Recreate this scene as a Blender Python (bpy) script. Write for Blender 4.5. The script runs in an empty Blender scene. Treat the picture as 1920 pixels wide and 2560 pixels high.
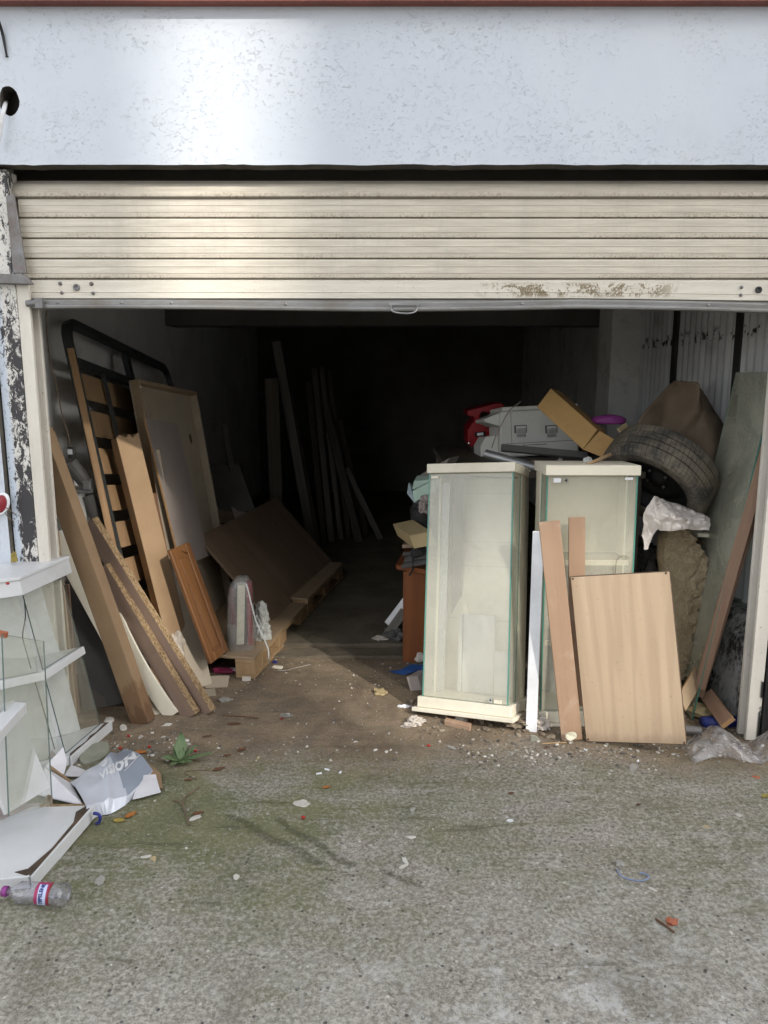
import bpy, bmesh, math, random
from mathutils import Vector, Matrix, noise

R = math.radians
sc = bpy.context.scene
COL = sc.collection
random.seed(7)

# ------------------------------------------------------------------ camera
cam = bpy.data.cameras.new('camera')
cam.sensor_fit = 'VERTICAL'
cam.sensor_height = 24.0
cam.lens = 1923.0 / 2560.0 * 24.0
cam.clip_end = 600.0
cam.clip_start = 0.05
camo = bpy.data.objects.new('camera', cam)
COL.objects.link(camo)
camo.location = (0, 0, 1.5)
camo.rotation_euler = (R(90 - 10.3), 0, 0)
sc.camera = camo

# ------------------------------------------------------------------ sky, sun, exposure
SUN_EL, SUN_AZ = 34.0, 140.0          # compass angle from +Y towards +X
world = bpy.data.worlds.new('World')
sc.world = world
world.use_nodes = True
wnt = world.node_tree
bg = wnt.nodes['Background']
sky = wnt.nodes.new('ShaderNodeTexSky')
sky.sky_type = 'NISHITA'
sky.sun_disc = False
sky.sun_elevation = R(SUN_EL)
sky.sun_rotation = R(SUN_AZ)
sky.dust_density = 2.0
hs = wnt.nodes.new('ShaderNodeHueSaturation')      # thin high cloud: a paler sky all round
hs.inputs['Saturation'].default_value = 0.22
wnt.links.new(sky.outputs[0], hs.inputs['Color'])
wnt.links.new(hs.outputs[0], bg.inputs[0])
bg.inputs[1].default_value = 0.15
sl = bpy.data.lights.new('sun', 'SUN')
sl.energy = 1.0
sl.angle = R(1.0)
sl.color = (1.0, 0.94, 0.85)
sun = bpy.data.objects.new('sun', sl)
COL.objects.link(sun)
sdir = Vector((math.sin(R(SUN_AZ)) * math.cos(R(SUN_EL)), math.cos(R(SUN_AZ)) * math.cos(R(SUN_EL)), math.sin(R(SUN_EL))))
sun.rotation_euler = (-sdir).to_track_quat('-Z', 'Y').to_euler()
sun.location = sdir * 20
vs = sc.view_settings
vs.view_transform = 'Standard'
vs.look = 'None'
vs.gamma = 1.0
vs.use_curve_mapping = False
vs.exposure = 1.85

sc.cycles.max_bounces = 6
sc.cycles.diffuse_bounces = 3
sc.cycles.glossy_bounces = 3
sc.cycles.transmission_bounces = 4
sc.cycles.transparent_max_bounces = 16
sc.cycles.caustics_reflective = False
sc.cycles.caustics_refractive = False

# ------------------------------------------------------------------ node helpers
class T:
    """a small material builder"""
    def __init__(s, name):
        s.m = bpy.data.materials.new(name)
        s.m.use_nodes = True
        s.nt = s.m.node_tree
        s.b = s.nt.nodes['Principled BSDF']
        s.o = s.nt.nodes['Material Output']
        s._c = {}
    def n(s, t, **k):
        x = s.nt.nodes.new(t)
        for a, v in k.items():
            setattr(x, a, v)
        return x
    def l(s, a, b):
        s.nt.links.new(a, b)
    def put(s, sock, v):
        if isinstance(v, bpy.types.NodeSocket):
            s.l(v, sock)
        elif isinstance(v, (tuple, list)) and len(v) == 3 and sock.type == 'RGBA':
            sock.default_value = (*v, 1)
        else:
            sock.default_value = v
    def obj(s, stretch=(1, 1, 1), rand=True):
        """object coordinates, shifted per object so that copies differ"""
        k = ('o', stretch, rand)
        if k in s._c:
            return s._c[k]
        tc = s.n('ShaderNodeTexCoord')
        mp = s.n('ShaderNodeMapping')
        mp.inputs['Scale'].default_value = stretch
        s.l(tc.outputs['Object'], mp.inputs['Vector'])
        if rand:
            oi = s.n('ShaderNodeObjectInfo')
            mu = s.n('ShaderNodeMath', operation='MULTIPLY')
            s.l(oi.outputs['Random'], mu.inputs[0]); mu.inputs[1].default_value = 37.0
            s.l(mu.outputs[0], mp.inputs['Location'])
        s._c[k] = mp.outputs[0]
        return mp.outputs[0]
    def pos(s, stretch=(1, 1, 1)):
        k = ('p', stretch)
        if k in s._c:
            return s._c[k]
        g = s.n('ShaderNodeNewGeometry')
        mp = s.n('ShaderNodeMapping')
        mp.inputs['Scale'].default_value = stretch
        s.l(g.outputs['Position'], mp.inputs['Vector'])
        s._c[k] = mp.outputs[0]
        return mp.outputs[0]
    def xyz(s, vec):
        x = s.n('ShaderNodeSeparateXYZ'); s.l(vec, x.inputs[0]); return x.outputs
    def noise(s, vec, scale, detail=4, rough=0.6, dist=0.0):
        x = s.n('ShaderNodeTexNoise')
        x.inputs['Scale'].default_value = scale; x.inputs['Detail'].default_value = detail
        x.inputs['Roughness'].default_value = rough; x.inputs['Distortion'].default_value = dist
        s.l(vec, x.inputs['Vector']); return x.outputs[0]
    def vor(s, vec, scale, out='Distance', feature='F1', rnd=1.0):
        x = s.n('ShaderNodeTexVoronoi'); x.feature = feature
        x.inputs['Scale'].default_value = scale; x.inputs['Randomness'].default_value = rnd
        s.l(vec, x.inputs['Vector']); return x.outputs[out]
    def wave(s, vec, scale, dist=2.0, detail=2, dirn='X', dscale=1.0):
        x = s.n('ShaderNodeTexWave'); x.bands_direction = dirn
        x.inputs['Scale'].default_value = scale; x.inputs['Distortion'].default_value = dist
        x.inputs['Detail'].default_value = detail; x.inputs['Detail Scale'].default_value = dscale
        s.l(vec, x.inputs['Vector']); return x.outputs['Fac']
    def ramp(s, fac, stops):
        x = s.n('ShaderNodeValToRGB'); e = x.color_ramp.elements
        while len(e) > 1: e.remove(e[-1])
        for i, (p, c) in enumerate(stops):
            q = e[0] if i == 0 else e.new(p)
            q.position = p
            q.color = (c, c, c, 1) if isinstance(c, (int, float)) else (*c, 1)
        s.l(fac, x.inputs[0]); return x.outputs[0]
    def sm(s, v, a, b):
        x = s.n('ShaderNodeMapRange'); x.interpolation_type = 'SMOOTHSTEP'
        x.inputs['From Min'].default_value = a; x.inputs['From Max'].default_value = b
        s.l(v, x.inputs['Value']); return x.outputs[0]
    def mix(s, f, a, b, mode='MIX'):
        x = s.n('ShaderNodeMix'); x.data_type = 'RGBA'; x.blend_type = mode
        s.put(x.inputs[0], f); s.put(x.inputs[6], a); s.put(x.inputs[7], b); return x.outputs[2]
    def ma(s, op, a, b=0.0, c=None):
        x = s.n('ShaderNodeMath', operation=op)
        s.put(x.inputs[0], a); s.put(x.inputs[1], b)
        if c is not None: s.put(x.inputs[2], c)
        return x.outputs[0]
    def bump(s, h, strength=0.5, dist=0.01, nrm=None):
        x = s.n('ShaderNodeBump'); x.inputs['Strength'].default_value = strength; x.inputs['Distance'].default_value = dist
        s.l(h, x.inputs['Height'])
        if nrm is not None: s.l(nrm, x.inputs['Normal'])
        return x.outputs[0]
    def done(s, col, rough=0.6, nrm=None, spec=0.4, metal=0.0):
        s.put(s.b.inputs['Base Color'], col); s.put(s.b.inputs['Roughness'], rough)
        s.b.inputs['Specular IOR Level'].default_value = spec
        s.put(s.b.inputs['Metallic'], metal)
        if nrm is not None: s.l(nrm, s.b.inputs['Normal'])
        return s.m

def plain(name, c1, c2=None, scale=6.0, rough=0.6, stretch=(1, 1, 1), grime=0.35, gcol=(0.10, 0.085, 0.065), bump=0.15, spec=0.35, metal=0.0, fine=90.0):
    """painted, moulded or cut stuff: two tones, grime in uneven patches, fine relief"""
    t = T(name); v = t.obj(stretch)
    if c2 is None: c2 = tuple(x * 0.8 for x in c1)
    a = t.noise(v, scale, 5, 0.65)
    col = t.mix(t.sm(a, 0.3, 0.7), c1, c2)
    f = t.noise(v, fine, 3, 0.6)
    g = t.ma('MULTIPLY', t.sm(t.noise(t.obj((1, 1, 1)), 4.0, 6, 0.7, 0.4), 0.48, 0.78), grime)
    col = t.mix(g, col, gcol)
    g2 = t.ma('MULTIPLY', t.sm(f, 0.60, 0.78), grime * 0.8)
    col = t.mix(g2, col, gcol)
    r = t.ma('ADD', t.ma('MULTIPLY', a, 0.2), rough - 0.1)
    return t.done(col, r, t.bump(f, bump, 0.004), spec, metal)

def wood(name, c1, c2, c3=None, rough=0.55, fig=1.0, grime=0.2, gcol=(0.08, 0.06, 0.045), bump=0.2):
    """boards with the grain along their own length (local z)"""
    t = T(name)
    v = t.obj((9, 9, 0.55))
    a = t.noise(v, 2.2 * fig, 6, 0.62, 1.2)
    fine = t.noise(t.obj((60, 60, 1.6)), 3.0, 4, 0.7, 0.3)
    w = t.wave(t.obj((1, 1, 0.12)), 9.0 * fig, 6.0, 3, 'X', 1.4)
    col = t.mix(t.sm(a, 0.32, 0.68), c1, c2)
    col = t.mix(t.ma('MULTIPLY', w, 0.28), col, c3 or c2)
    col = t.mix(t.ma('MULTIPLY', t.sm(fine, 0.55, 0.8), 0.35), col, tuple(x * 0.55 for x in c2))
    g = t.ma('MULTIPLY', t.sm(t.noise(t.obj(), 5.0, 6, 0.7, 0.5), 0.5, 0.8), grime)
    col = t.mix(g, col, gcol)
    return t.done(col, t.ma('ADD', t.ma('MULTIPLY', a, 0.2), rough - 0.1), t.bump(fine, bump, 0.003), 0.3)

MAT = {}
def m_(k): return MAT[k]

def build_materials():
    # --- stucco wall: pale blue white, sparse worm-like trowel marks
    t = T('blue white stucco'); p = t.pos()
    msk = t.sm(t.noise(p, 3.4, 3, 0.6, 0.6), 0.40, 0.62)
    n1 = t.noise(t.pos((1, 1, 2.0)), 46, 1.5, 0.5, 0.7)
    rid = t.sm(t.ma('ABSOLUTE', t.ma('SUBTRACT', n1, 0.55)), 0.028, 0.004)
    seg = t.sm(t.noise(p, 46, 1.5, 0.5), 0.49, 0.55)
    mk = t.ma('MULTIPLY', t.ma('MULTIPLY', rid, seg), msk)
    n2 = t.sm(t.noise(t.pos((1, 1, 1.6)), 85, 1.5, 0.5, 0.6), 0.645, 0.685)
    mk2 = t.ma('MULTIPLY', n2, t.sm(t.noise(p, 3.8, 4, 0.65), 0.44, 0.60))
    hgt = t.ma('ADD', t.ma('MULTIPLY', mk, -1.0), t.ma('MULTIPLY', mk2, -0.7))
    hgt = t.ma('ADD', hgt, t.ma('MULTIPLY', t.noise(p, 14, 3, 0.6), 0.5))
    base = t.mix(t.sm(t.noise(p, 2.3, 4, 0.6), 0.3, 0.7), (0.565, 0.60, 0.655), (0.525, 0.565, 0.625))
    base = t.mix(t.ma('MULTIPLY', t.sm(t.noise(t.pos((1.2, 1, 0.35)), 1.7, 5, 0.65), 0.52, 0.72), 0.24), base, (0.46, 0.46, 0.44))
    base = t.mix(t.ma('MULTIPLY', t.ma('MAXIMUM', mk, mk2), 0.34), base, (0.30, 0.32, 0.35))
    fine = t.noise(p, 160, 3, 0.6)
    nr = t.bump(hgt, 0.55, 0.006, t.bump(fine, 0.12, 0.002))
    MAT['stucco'] = t.done(base, 0.75, nr, 0.25)

    # --- roller shutter: cream paint, grime lying along each slat's lower half
    t = T('cream shutter paint'); p = t.pos(); o = t.obj((1, 1, 1), False); z = t.xyz(o)[2]
    long_n = t.noise(t.pos((0.8, 1, 9)), 6, 5, 0.65)
    base = t.mix(t.sm(long_n, 0.3, 0.72), (0.63, 0.58, 0.49), (0.49, 0.445, 0.37))
    base = t.mix(t.ma('MULTIPLY', t.sm(t.noise(t.pos((6, 1, 0.8)), 5, 4, 0.7), 0.60, 0.78), 0.30), base, (0.72, 0.70, 0.62))
    low = t.sm(z, 0.030, 0.0)
    band = t.sm(t.noise(t.pos((1, 1, 1)), 3.1, 5, 0.7, 0.5), 0.38, 0.58)
    spk = t.sm(t.noise(t.pos((1, 1, 1)), 110, 4, 0.7), 0.46, 0.60)
    dirt = t.ma('MULTIPLY', t.ma('MULTIPLY', low, band), spk)
    wide = t.ma('MULTIPLY', t.sm(t.noise(t.pos((0.5, 1, 3)), 5, 6, 0.7), 0.55, 0.75), t.sm(t.noise(p, 140, 3, 0.7), 0.5, 0.62))
    base = t.mix(t.ma('MULTIPLY', wide, 0.45), base, (0.30, 0.24, 0.16))
    base = t.mix(t.ma('MULTIPLY', t.sm(z, 0.030, 0.004), 0.22), base, (0.33, 0.27, 0.19))
    for zr in (0.021, 0.027, 0.044, 0.050):
        base = t.mix(t.ma('MULTIPLY', t.sm(t.ma('ABSOLUTE', t.ma('SUBTRACT', z, zr)), 0.0016, 0.0004), 0.28), base, (0.30, 0.26, 0.20))
    base = t.mix(t.ma('MULTIPLY', t.sm(t.noise(t.pos((2.2, 1, 0.5)), 3.0, 6, 0.75, 0.4), 0.46, 0.70), 0.42), base, (0.40, 0.375, 0.32))
    base = t.mix(t.ma('MULTIPLY', dirt, 0.72), base, (0.22, 0.17, 0.11))
    base = t.mix(t.ma('MULTIPLY', t.sm(z, 0.006, 0.0), 0.8), base, (0.10, 0.08, 0.06))
    MAT['shutter'] = t.done(base, t.ma('ADD', 0.42, t.ma('MULTIPLY', dirt, 0.4)), t.bump(t.noise(p, 60, 3), 0.06, 0.002), 0.4)
    # bottom slat carries dried mud towards its right half
    t = T('cream shutter paint with dried mud'); p = t.pos(); x = t.xyz(p)
    base = t.mix(t.sm(t.noise(t.pos((0.8, 1, 9)), 6, 5, 0.65), 0.3, 0.72), (0.66, 0.62, 0.54), (0.56, 0.52, 0.44))
    zone = t.ma('MULTIPLY', t.sm(x[0], 0.30, 0.48), t.sm(x[0], 1.15, 1.0))
    blob = t.noise(t.pos((1.0, 1, 1.0)), 11, 6, 0.72, 0.5)
    hz = t.ma('MULTIPLY', t.sm(x[2], 1.772, 1.79), t.sm(x[2], 1.838, 1.82))
    mud = t.ma('MULTIPLY', t.ma('MULTIPLY', zone, hz), t.sm(t.ma('ADD', blob, t.ma('MULTIPLY', t.noise(p, 130, 3, 0.7), 0.35)), 0.685, 0.72))
    sp = t.ma('MULTIPLY', t.sm(t.noise(p, 120, 4, 0.7), 0.57, 0.66), t.sm(t.noise(p, 4, 4, 0.7), 0.48, 0.66))
    base = t.mix(t.ma('MULTIPLY', sp, 0.75), base, (0.26, 0.20, 0.13))
    base = t.mix(mud, base, (0.23, 0.185, 0.12))
    MAT['shutter_low'] = t.done(base, 0.5, t.bump(t.ma('ADD', mud, t.ma('MULTIPLY', t.noise(p, 200, 3), 0.5)), 0.35, 0.004), 0.35)

    # --- peeling paint on the steel door post
    t = T('peeling white paint on black steel'); p = t.pos((1, 1, 0.55)); x = t.xyz(t.pos())
    a = t.noise(p, 42, 6, 0.8, 0.8)
    b = t.noise(t.pos((1, 1, 0.4)), 7, 4, 0.65)
    wear = t.ma('MULTIPLY', t.sm(x[2], 1.72, 1.40), t.sm(x[0], -1.445, -1.415))
    v = t.ma('ADD', t.ma('ADD', a, t.ma('MULTIPLY', b, 0.75)), t.ma('MULTIPLY', wear, 0.12))
    bare = t.sm(v, 0.95, 0.98)
    spot = t.sm(t.noise(t.pos(), 95, 4, 0.7), 0.60, 0.66)
    paint = t.mix(t.sm(x[0], -1.44, -1.42), (0.52, 0.58, 0.66), (0.62, 0.60, 0.56))
    paint = t.mix(t.ma('MULTIPLY', t.sm(t.noise(t.pos((1, 1, .3)), 9, 5, 0.7), 0.5, 0.75), 0.5), paint, (0.36, 0.33, 0.30))
    col = t.mix(t.ma('MAXIMUM', bare, t.ma('MULTIPLY', spot, 0.8)), paint, (0.045, 0.042, 0.045))
    MAT['peel'] = t.done(col, 0.6, t.bump(bare, -0.5, 0.003), 0.35)

    t = T('worn cream rail paint'); p = t.pos((1, 1, 0.3))
    c = t.mix(t.sm(t.noise(p, 11, 5, 0.7), 0.3, 0.72), (0.66, 0.62, 0.55), (0.56, 0.52, 0.46))
    c = t.mix(t.sm(t.noise(t.pos((1, 1, 0.5)), 48, 5, 0.75), 0.655, 0.70), c, (0.13, 0.11, 0.10))
    xx = t.xyz(t.pos())
    chip = t.ma('MULTIPLY', t.sm(xx[0], 1.535, 1.545), t.sm(t.noise(t.pos((1, 1, 0.6)), 6, 4, 0.7), 0.5, 0.54))
    c = t.mix(chip, c, (0.02, 0.02, 0.02))
    MAT['rail'] = t.done(c, 0.5, None, 0.35)

    # --- concrete yard
    t = T('weathered concrete yard'); p = t.pos(); x = t.xyz(p)
    big = t.noise(p, 1.1, 5, 0.62, 0.3); med = t.noise(p, 5.0, 6, 0.70, 0.4); fin = t.noise(p, 66, 5, 0.75); grit = t.noise(p, 135, 4, 0.75)
    c = t.mix(t.sm(med, 0.32, 0.68), (0.435, 0.405, 0.350), (0.245, 0.218, 0.170))
    c = t.mix(t.ma('MULTIPLY', t.sm(big, 0.38, 0.66), 0.30), c, (0.25, 0.23, 0.195))
    c = t.mix(t.ma('MULTIPLY', t.sm(x[1], 2.15, 1.35), 0.45), c, (0.61, 0.57, 0.495))
    c = t.mix(t.sm(fin, 0.40, 0.62), t.mix(0.50, c, (0.13, 0.12, 0.10)), t.mix(0.38, c, (0.62, 0.59, 0.53)))
    c = t.mix(t.ma('MULTIPLY', t.sm(grit, 0.55, 0.63), 0.75), c, (0.085, 0.08, 0.07))
    c = t.mix(t.ma('MULTIPLY', t.sm(grit, 0.43, 0.36), 0.65), c, (0.60, 0.585, 0.55))
    # aggregate: pebbles of several greys showing at the surface
    vd = t.vor(p, 52); pick = t.xyz(t.vor(p, 52, 'Color'))
    agg = t.ma('MULTIPLY', t.sm(vd, 0.30, 0.22), t.sm(pick[0], 0.72, 0.75))
    c = t.mix(t.ma('MULTIPLY', agg, 0.9), c, t.ramp(pick[1], [(0.0, (0.05, 0.05, 0.055)), (0.45, (0.13, 0.125, 0.12)), (0.6, (0.42, 0.40, 0.36)), (1.0, (0.66, 0.64, 0.60))]))
    # chalky efflorescence towards the street, mostly right
    chz = t.ma('MULTIPLY', t.sm(x[1], 2.35, 1.35), t.sm(x[0], -1.2, 0.8))
    chk = t.ma('MULTIPLY', t.sm(t.ma('ADD', t.noise(p, 9, 6, 0.78, 0.8), t.ma('MULTIPLY', grit, 0.55)), 0.80, 0.90), chz)
    c = t.mix(t.ma('MULTIPLY', chk, 0.85), c, (0.66, 0.66, 0.65))
    # moss in the damp middle of the yard, streaked by wheels
    rm = t.n('ShaderNodeMapping'); rm.inputs['Rotation'].default_value = (0, 0, R(38)); rm.inputs['Scale'].default_value = (1.0, 7.0, 1.0); t.l(p, rm.inputs['Vector'])
    strk = t.noise(rm.outputs[0], 2.4, 5, 0.65, 0.5)
    mz = t.ma('MULTIPLY', t.sm(t.ma('ADD', x[1], t.ma('MULTIPLY', t.ma('SUBTRACT', big, 0.5), 1.2)), 1.30, 2.45), t.sm(x[1], 3.05, 2.72))
    mzl = t.ma('MULTIPLY', t.sm(x[0], 0.5, -0.8), mz)
    mn = t.noise(p, 2.6, 6, 0.7, 0.6)
    moss = t.ma('ADD', t.ma('MULTIPLY', mzl, t.sm(mn, 0.26, 0.60)), t.ma('MULTIPLY', t.ma('MULTIPLY', mz, 0.80), t.sm(t.ma('ADD', t.ma('MULTIPLY', mn, 0.5), t.ma('MULTIPLY', strk, 0.5)), 0.38, 0.60)))
    moss = t.ma('MULTIPLY', moss, t.sm(fin, 0.95, 0.30))
    c = t.mix(t.ma('MULTIPLY', t.ma('MINIMUM', moss, 1.0), 0.78), c, t.mix(t.sm(med, 0.3, 0.7), (0.092, 0.102, 0.034), (0.185, 0.185, 0.085)))
    grv = t.ma('MULTIPLY', t.ma('MULTIPLY', t.sm(strk, 0.60, 0.70), t.sm(x[1], 3.0, 2.6)), t.sm(x[1], 1.2, 1.9))
    c = t.mix(t.ma('MULTIPLY', grv, 0.45), c, (0.085, 0.082, 0.05))
    # brown earth trodden out of the garage
    ez = t.ma('ADD', x[1], t.ma('MULTIPLY', t.ma('SUBTRACT', big, 0.5), 0.9))
    e = t.sm(ez, 2.60, 3.00)
    ec = t.mix(t.sm(med, 0.3, 0.7), (0.145, 0.102, 0.064), (0.285, 0.215, 0.140))
    ec = t.mix(t.ma('MULTIPLY', t.sm(grit, 0.55, 0.64), 0.5), ec, (0.07, 0.052, 0.035))
    ec = t.mix(t.ma('MULTIPLY', t.sm(grit, 0.42, 0.35), 0.4), ec, (0.36, 0.31, 0.25))
    ec = t.mix(t.ma('MULTIPLY', t.sm(strk, 0.5, 0.66), 0.4), ec, (0.10, 0.075, 0.05))
    c = t.mix(t.ma('MULTIPLY', e, 0.90), c, ec)
    # old cracks and wheel grooves, each where it lies in the slab
    wp = t.n('ShaderNodeVectorMath', operation='MULTIPLY_ADD')
    nz = t.n('ShaderNodeTexNoise'); nz.inputs['Scale'].default_value = 9; nz.inputs['Detail'].default_value = 4; t.l(p, nz.inputs['Vector'])
    t.l(nz.outputs['Color'], wp.inputs[0]); wp.inputs[1].default_value = (0.07, 0.07, 0); t.l(p, wp.inputs[2])
    def seg(a, b, w):
        a = Vector((a[0] + 0.035, a[1] + 0.035, 0)); b = Vector((b[0] + 0.035, b[1] + 0.035, 0)); ba = b - a
        fl = t.n('ShaderNodeVectorMath', operation='MULTIPLY'); t.l(wp.outputs[0], fl.inputs[0]); fl.inputs[1].default_value = (1, 1, 0)
        pa = t.n('ShaderNodeVectorMath', operation='SUBTRACT'); t.l(fl.outputs[0], pa.inputs[0]); pa.inputs[1].default_value = a
        dt = t.n('ShaderNodeVectorMath', operation='DOT_PRODUCT'); t.l(pa.outputs[0], dt.inputs[0]); dt.inputs[1].default_value = ba / ba.length_squared
        cl = t.n('ShaderNodeClamp'); t.l(dt.outputs['Value'], cl.inputs[0])
        sc_ = t.n('ShaderNodeVectorMath', operation='SCALE'); sc_.inputs[0].default_value = ba; t.l(cl.outputs[0], sc_.inputs['Scale'])
        df = t.n('ShaderNodeVectorMath', operation='DISTANCE'); t.l(pa.outputs[0], df.inputs[0]); t.l(sc_.outputs[0], df.inputs[1])
        return t.sm(df.outputs['Value'], w, w * 0.25)
    crk = None
    for a_, b_, w_ in (((-0.536, 2.415, 0.000), (-0.321, 2.256, 0.000), 0.022), ((-0.321, 2.256, 0.000), (-0.197, 2.161, 0.000), 0.024), ((-0.361, 2.387, 0.000), (-0.114, 2.155, -0.000), 0.018), ((0.000, 2.121, 0.000), (0.110, 2.056, 0.000), 0.014)):
        q_ = seg(a_, b_, w_); crk = q_ if crk is None else t.ma('MAXIMUM', crk, q_)
    crk = t.ma('MULTIPLY', crk, t.sm(fin, 0.72, 0.42))
    c = t.mix(t.ma('MULTIPLY', crk, 0.42), c, (0.085, 0.085, 0.042))
    # damp darker stains
    stn = t.ma('MULTIPLY', t.sm(t.noise(p, 1.9, 5, 0.7, 0.8), 0.54, 0.68), t.sm(x[1], 1.0, 1.7))
    c = t.mix(t.ma('MULTIPLY', stn, 0.30), c, (0.105, 0.095, 0.070))
    h = t.ma('ADD', t.ma('MULTIPLY', fin, 1.0), t.ma('MULTIPLY', grit, 0.6))
    h = t.ma('SUBTRACT', h, t.ma('MULTIPLY', crk, 0.7))
    h = t.ma('SUBTRACT', h, t.ma('MULTIPLY', grv, 0.5))
    MAT['ground'] = t.done(c, 0.9, t.bump(h, 0.8, 0.012), 0.2)

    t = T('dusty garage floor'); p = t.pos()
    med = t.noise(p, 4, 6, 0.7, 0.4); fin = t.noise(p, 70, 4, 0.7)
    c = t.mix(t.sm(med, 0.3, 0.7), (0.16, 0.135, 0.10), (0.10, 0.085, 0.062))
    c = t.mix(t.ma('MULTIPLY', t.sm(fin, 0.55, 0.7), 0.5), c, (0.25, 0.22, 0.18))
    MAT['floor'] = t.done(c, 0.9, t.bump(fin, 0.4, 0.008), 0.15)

    MAT['plaster'] = plain('grey stained plaster', (0.70, 0.70, 0.68), (0.57, 0.57, 0.56), 1.6, 0.85, (1, 1, 1), 0.55, (0.09, 0.085, 0.08), 0.3, 0.2, fine=40)
    MAT['concrete_pale'] = plain('pale raw concrete', (0.42, 0.41, 0.39), (0.34, 0.33, 0.31), 1.2, 0.9, grime=0.3)
    MAT['plaster_pale'] = plain('pale grey plaster', (0.82, 0.82, 0.80), (0.70, 0.70, 0.69), 1.6, 0.85, (1, 1, 1), 0.3, (0.22, 0.21, 0.20), 0.3, 0.2, fine=40)
    MAT['ceil'] = plain('dark ceiling', (0.14, 0.13, 0.12), (0.10, 0.09, 0.08), 2, 0.9, grime=0.5)  # one dark tone for ceiling, back wall and inner beam
    MAT['soffit'] = plain('dark lintel soffit', (0.09, 0.08, 0.065), (0.05, 0.045, 0.04), 6, 0.9, grime=0.6, gcol=(0.22, 0.20, 0.16), bump=0.6, fine=50)  # near-black tone on the front wall's underside and inner faces
    # damp concrete plinth with dark mould
    t = T('mouldy concrete plinth'); p = t.pos()
    a = t.noise(p, 3.2, 6, 0.75, 0.6)
    c = t.mix(t.sm(t.ma('ADD', a, t.ma('MULTIPLY', t.noise(p, 45, 4, 0.7), 0.35)), 0.58, 0.76), (0.34, 0.33, 0.32), (0.035, 0.032, 0.03))
    MAT['plinth'] = t.done(c, 0.85, t.bump(t.noise(p, 50, 4), 0.4, 0.01), 0.2)
    MAT['red'] = plain('faded red steel paint', (0.24, 0.075, 0.052), (0.17, 0.055, 0.042), 3, 0.55, (0.5, 1, 3), 0.5, (0.06, 0.03, 0.025), 0.2, 0.35)
    # corrugated translucent sheets, grey with grime
    t = T('grimy corrugated sheet'); p = t.pos()
    a = t.noise(t.pos((1, 1, 0.4)), 3.5, 5, 0.7, 0.4)
    c = t.mix(t.sm(a, 0.3, 0.7), (0.60, 0.61, 0.62), (0.42, 0.425, 0.43))
    z = t.xyz(p)[2]
    seam = t.ma('MULTIPLY', t.sm(z, 1.64, 1.66), t.sm(z, 1.74, 1.69))
    blot = t.ma('MULTIPLY', seam, t.sm(t.noise(t.pos((1, 1, .6)), 26, 4, 0.7), 0.53, 0.60))
    c = t.mix(blot, c, (0.02, 0.02, 0.02))
    c = t.mix(t.ma('MULTIPLY', t.sm(t.noise(t.pos(), 2.2, 4, 0.7), 0.55, 0.75), 0.5), c, (0.14, 0.13, 0.12))
    MAT['corr'] = t.done(c, 0.55, None, 0.35)

    MAT['white'] = plain('white laminate', (0.60, 0.605, 0.61), (0.53, 0.535, 0.54), 3, 0.35, grime=0.22, gcol=(0.26, 0.24, 0.20), bump=0.04, spec=0.45)
    MAT['cream'] = plain('cream laminate', (0.74, 0.69, 0.565), (0.68, 0.63, 0.505), 3, 0.40, grime=0.22, gcol=(0.28, 0.24, 0.17), bump=0.04, spec=0.4)
    MAT['chip'] = None
    t = T('raw chipboard'); v = t.obj()
    cc = t.vor(t.obj((1, 1, 0.6)), 190, 'Color'); pk = t.xyz(cc)
    c = t.ramp(pk[0], [(0.0, (0.115, 0.072, 0.036)), (0.35, (0.21, 0.14, 0.075)), (0.7, (0.265, 0.182, 0.10)), (1.0, (0.33, 0.24, 0.14))])
    c = t.mix(t.ma('MULTIPLY', t.sm(t.noise(v, 6, 4), 0.5, 0.75), 0.4), c, (0.14, 0.09, 0.05))
    MAT['chip'] = t.done(c, 0.8, t.bump(pk[1], 0.5, 0.003), 0.2)
    MAT['rawedge'] = plain('swollen wet chipboard core', (0.10, 0.065, 0.04), (0.05, 0.035, 0.024), 20, 0.9, grime=0.4, bump=0.7)
    MAT['purple_lam'] = wood('brown violet laminate', (0.275, 0.190, 0.135), (0.23, 0.165, 0.135), (0.21, 0.155, 0.14), 0.4, 0.6, 0.35)
    # cardboard with faint flutes
    t = T('brown cardboard'); v = t.obj()
    c = t.mix(t.sm(t.noise(v, 3, 5, 0.65), 0.3, 0.7), (0.295, 0.200, 0.118), (0.245, 0.163, 0.094))
    fl = t.wave(t.obj((1, 1, 1)), 42, 0.6, 1, 'X')
    c = t.mix(t.ma('MULTIPLY', fl, 0.07), c, (0.22, 0.14, 0.075))
    c = t.mix(t.ma('MULTIPLY', t.sm(t.noise(v, 9, 5, 0.7), 0.60, 0.78), 0.30), c, (0.17, 0.11, 0.065))
    MAT['card'] = t.done(c, 0.75, t.bump(fl, 0.06, 0.002, t.bump(t.noise(v, 60, 3), 0.1, 0.003)), 0.2)
    t = T('brown cardboard with a wet foot'); v = t.obj(); z = t.xyz(t.obj((1, 1, 1), False))[2]
    c = t.mix(t.sm(t.noise(v, 3, 5, 0.65), 0.3, 0.7), (0.295, 0.200, 0.118), (0.245, 0.163, 0.094))
    wet = t.sm(t.ma('ADD', z, t.ma('MULTIPLY', t.noise(t.obj((2.2, 2.2, 0.5)), 16, 5, 0.7), 0.30)), 0.36, 0.30)
    wet2 = t.sm(t.ma('ADD', z, t.ma('MULTIPLY', t.noise(t.obj((3, 3, 0.5)), 18, 5, 0.7), 0.30)), 0.245, 0.20)
    c = t.mix(t.ma('MULTIPLY', wet, 0.75), c, (0.165, 0.092, 0.048))
    c = t.mix(t.ma('MULTIPLY', wet2, 0.6), c, (0.10, 0.055, 0.03))
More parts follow.
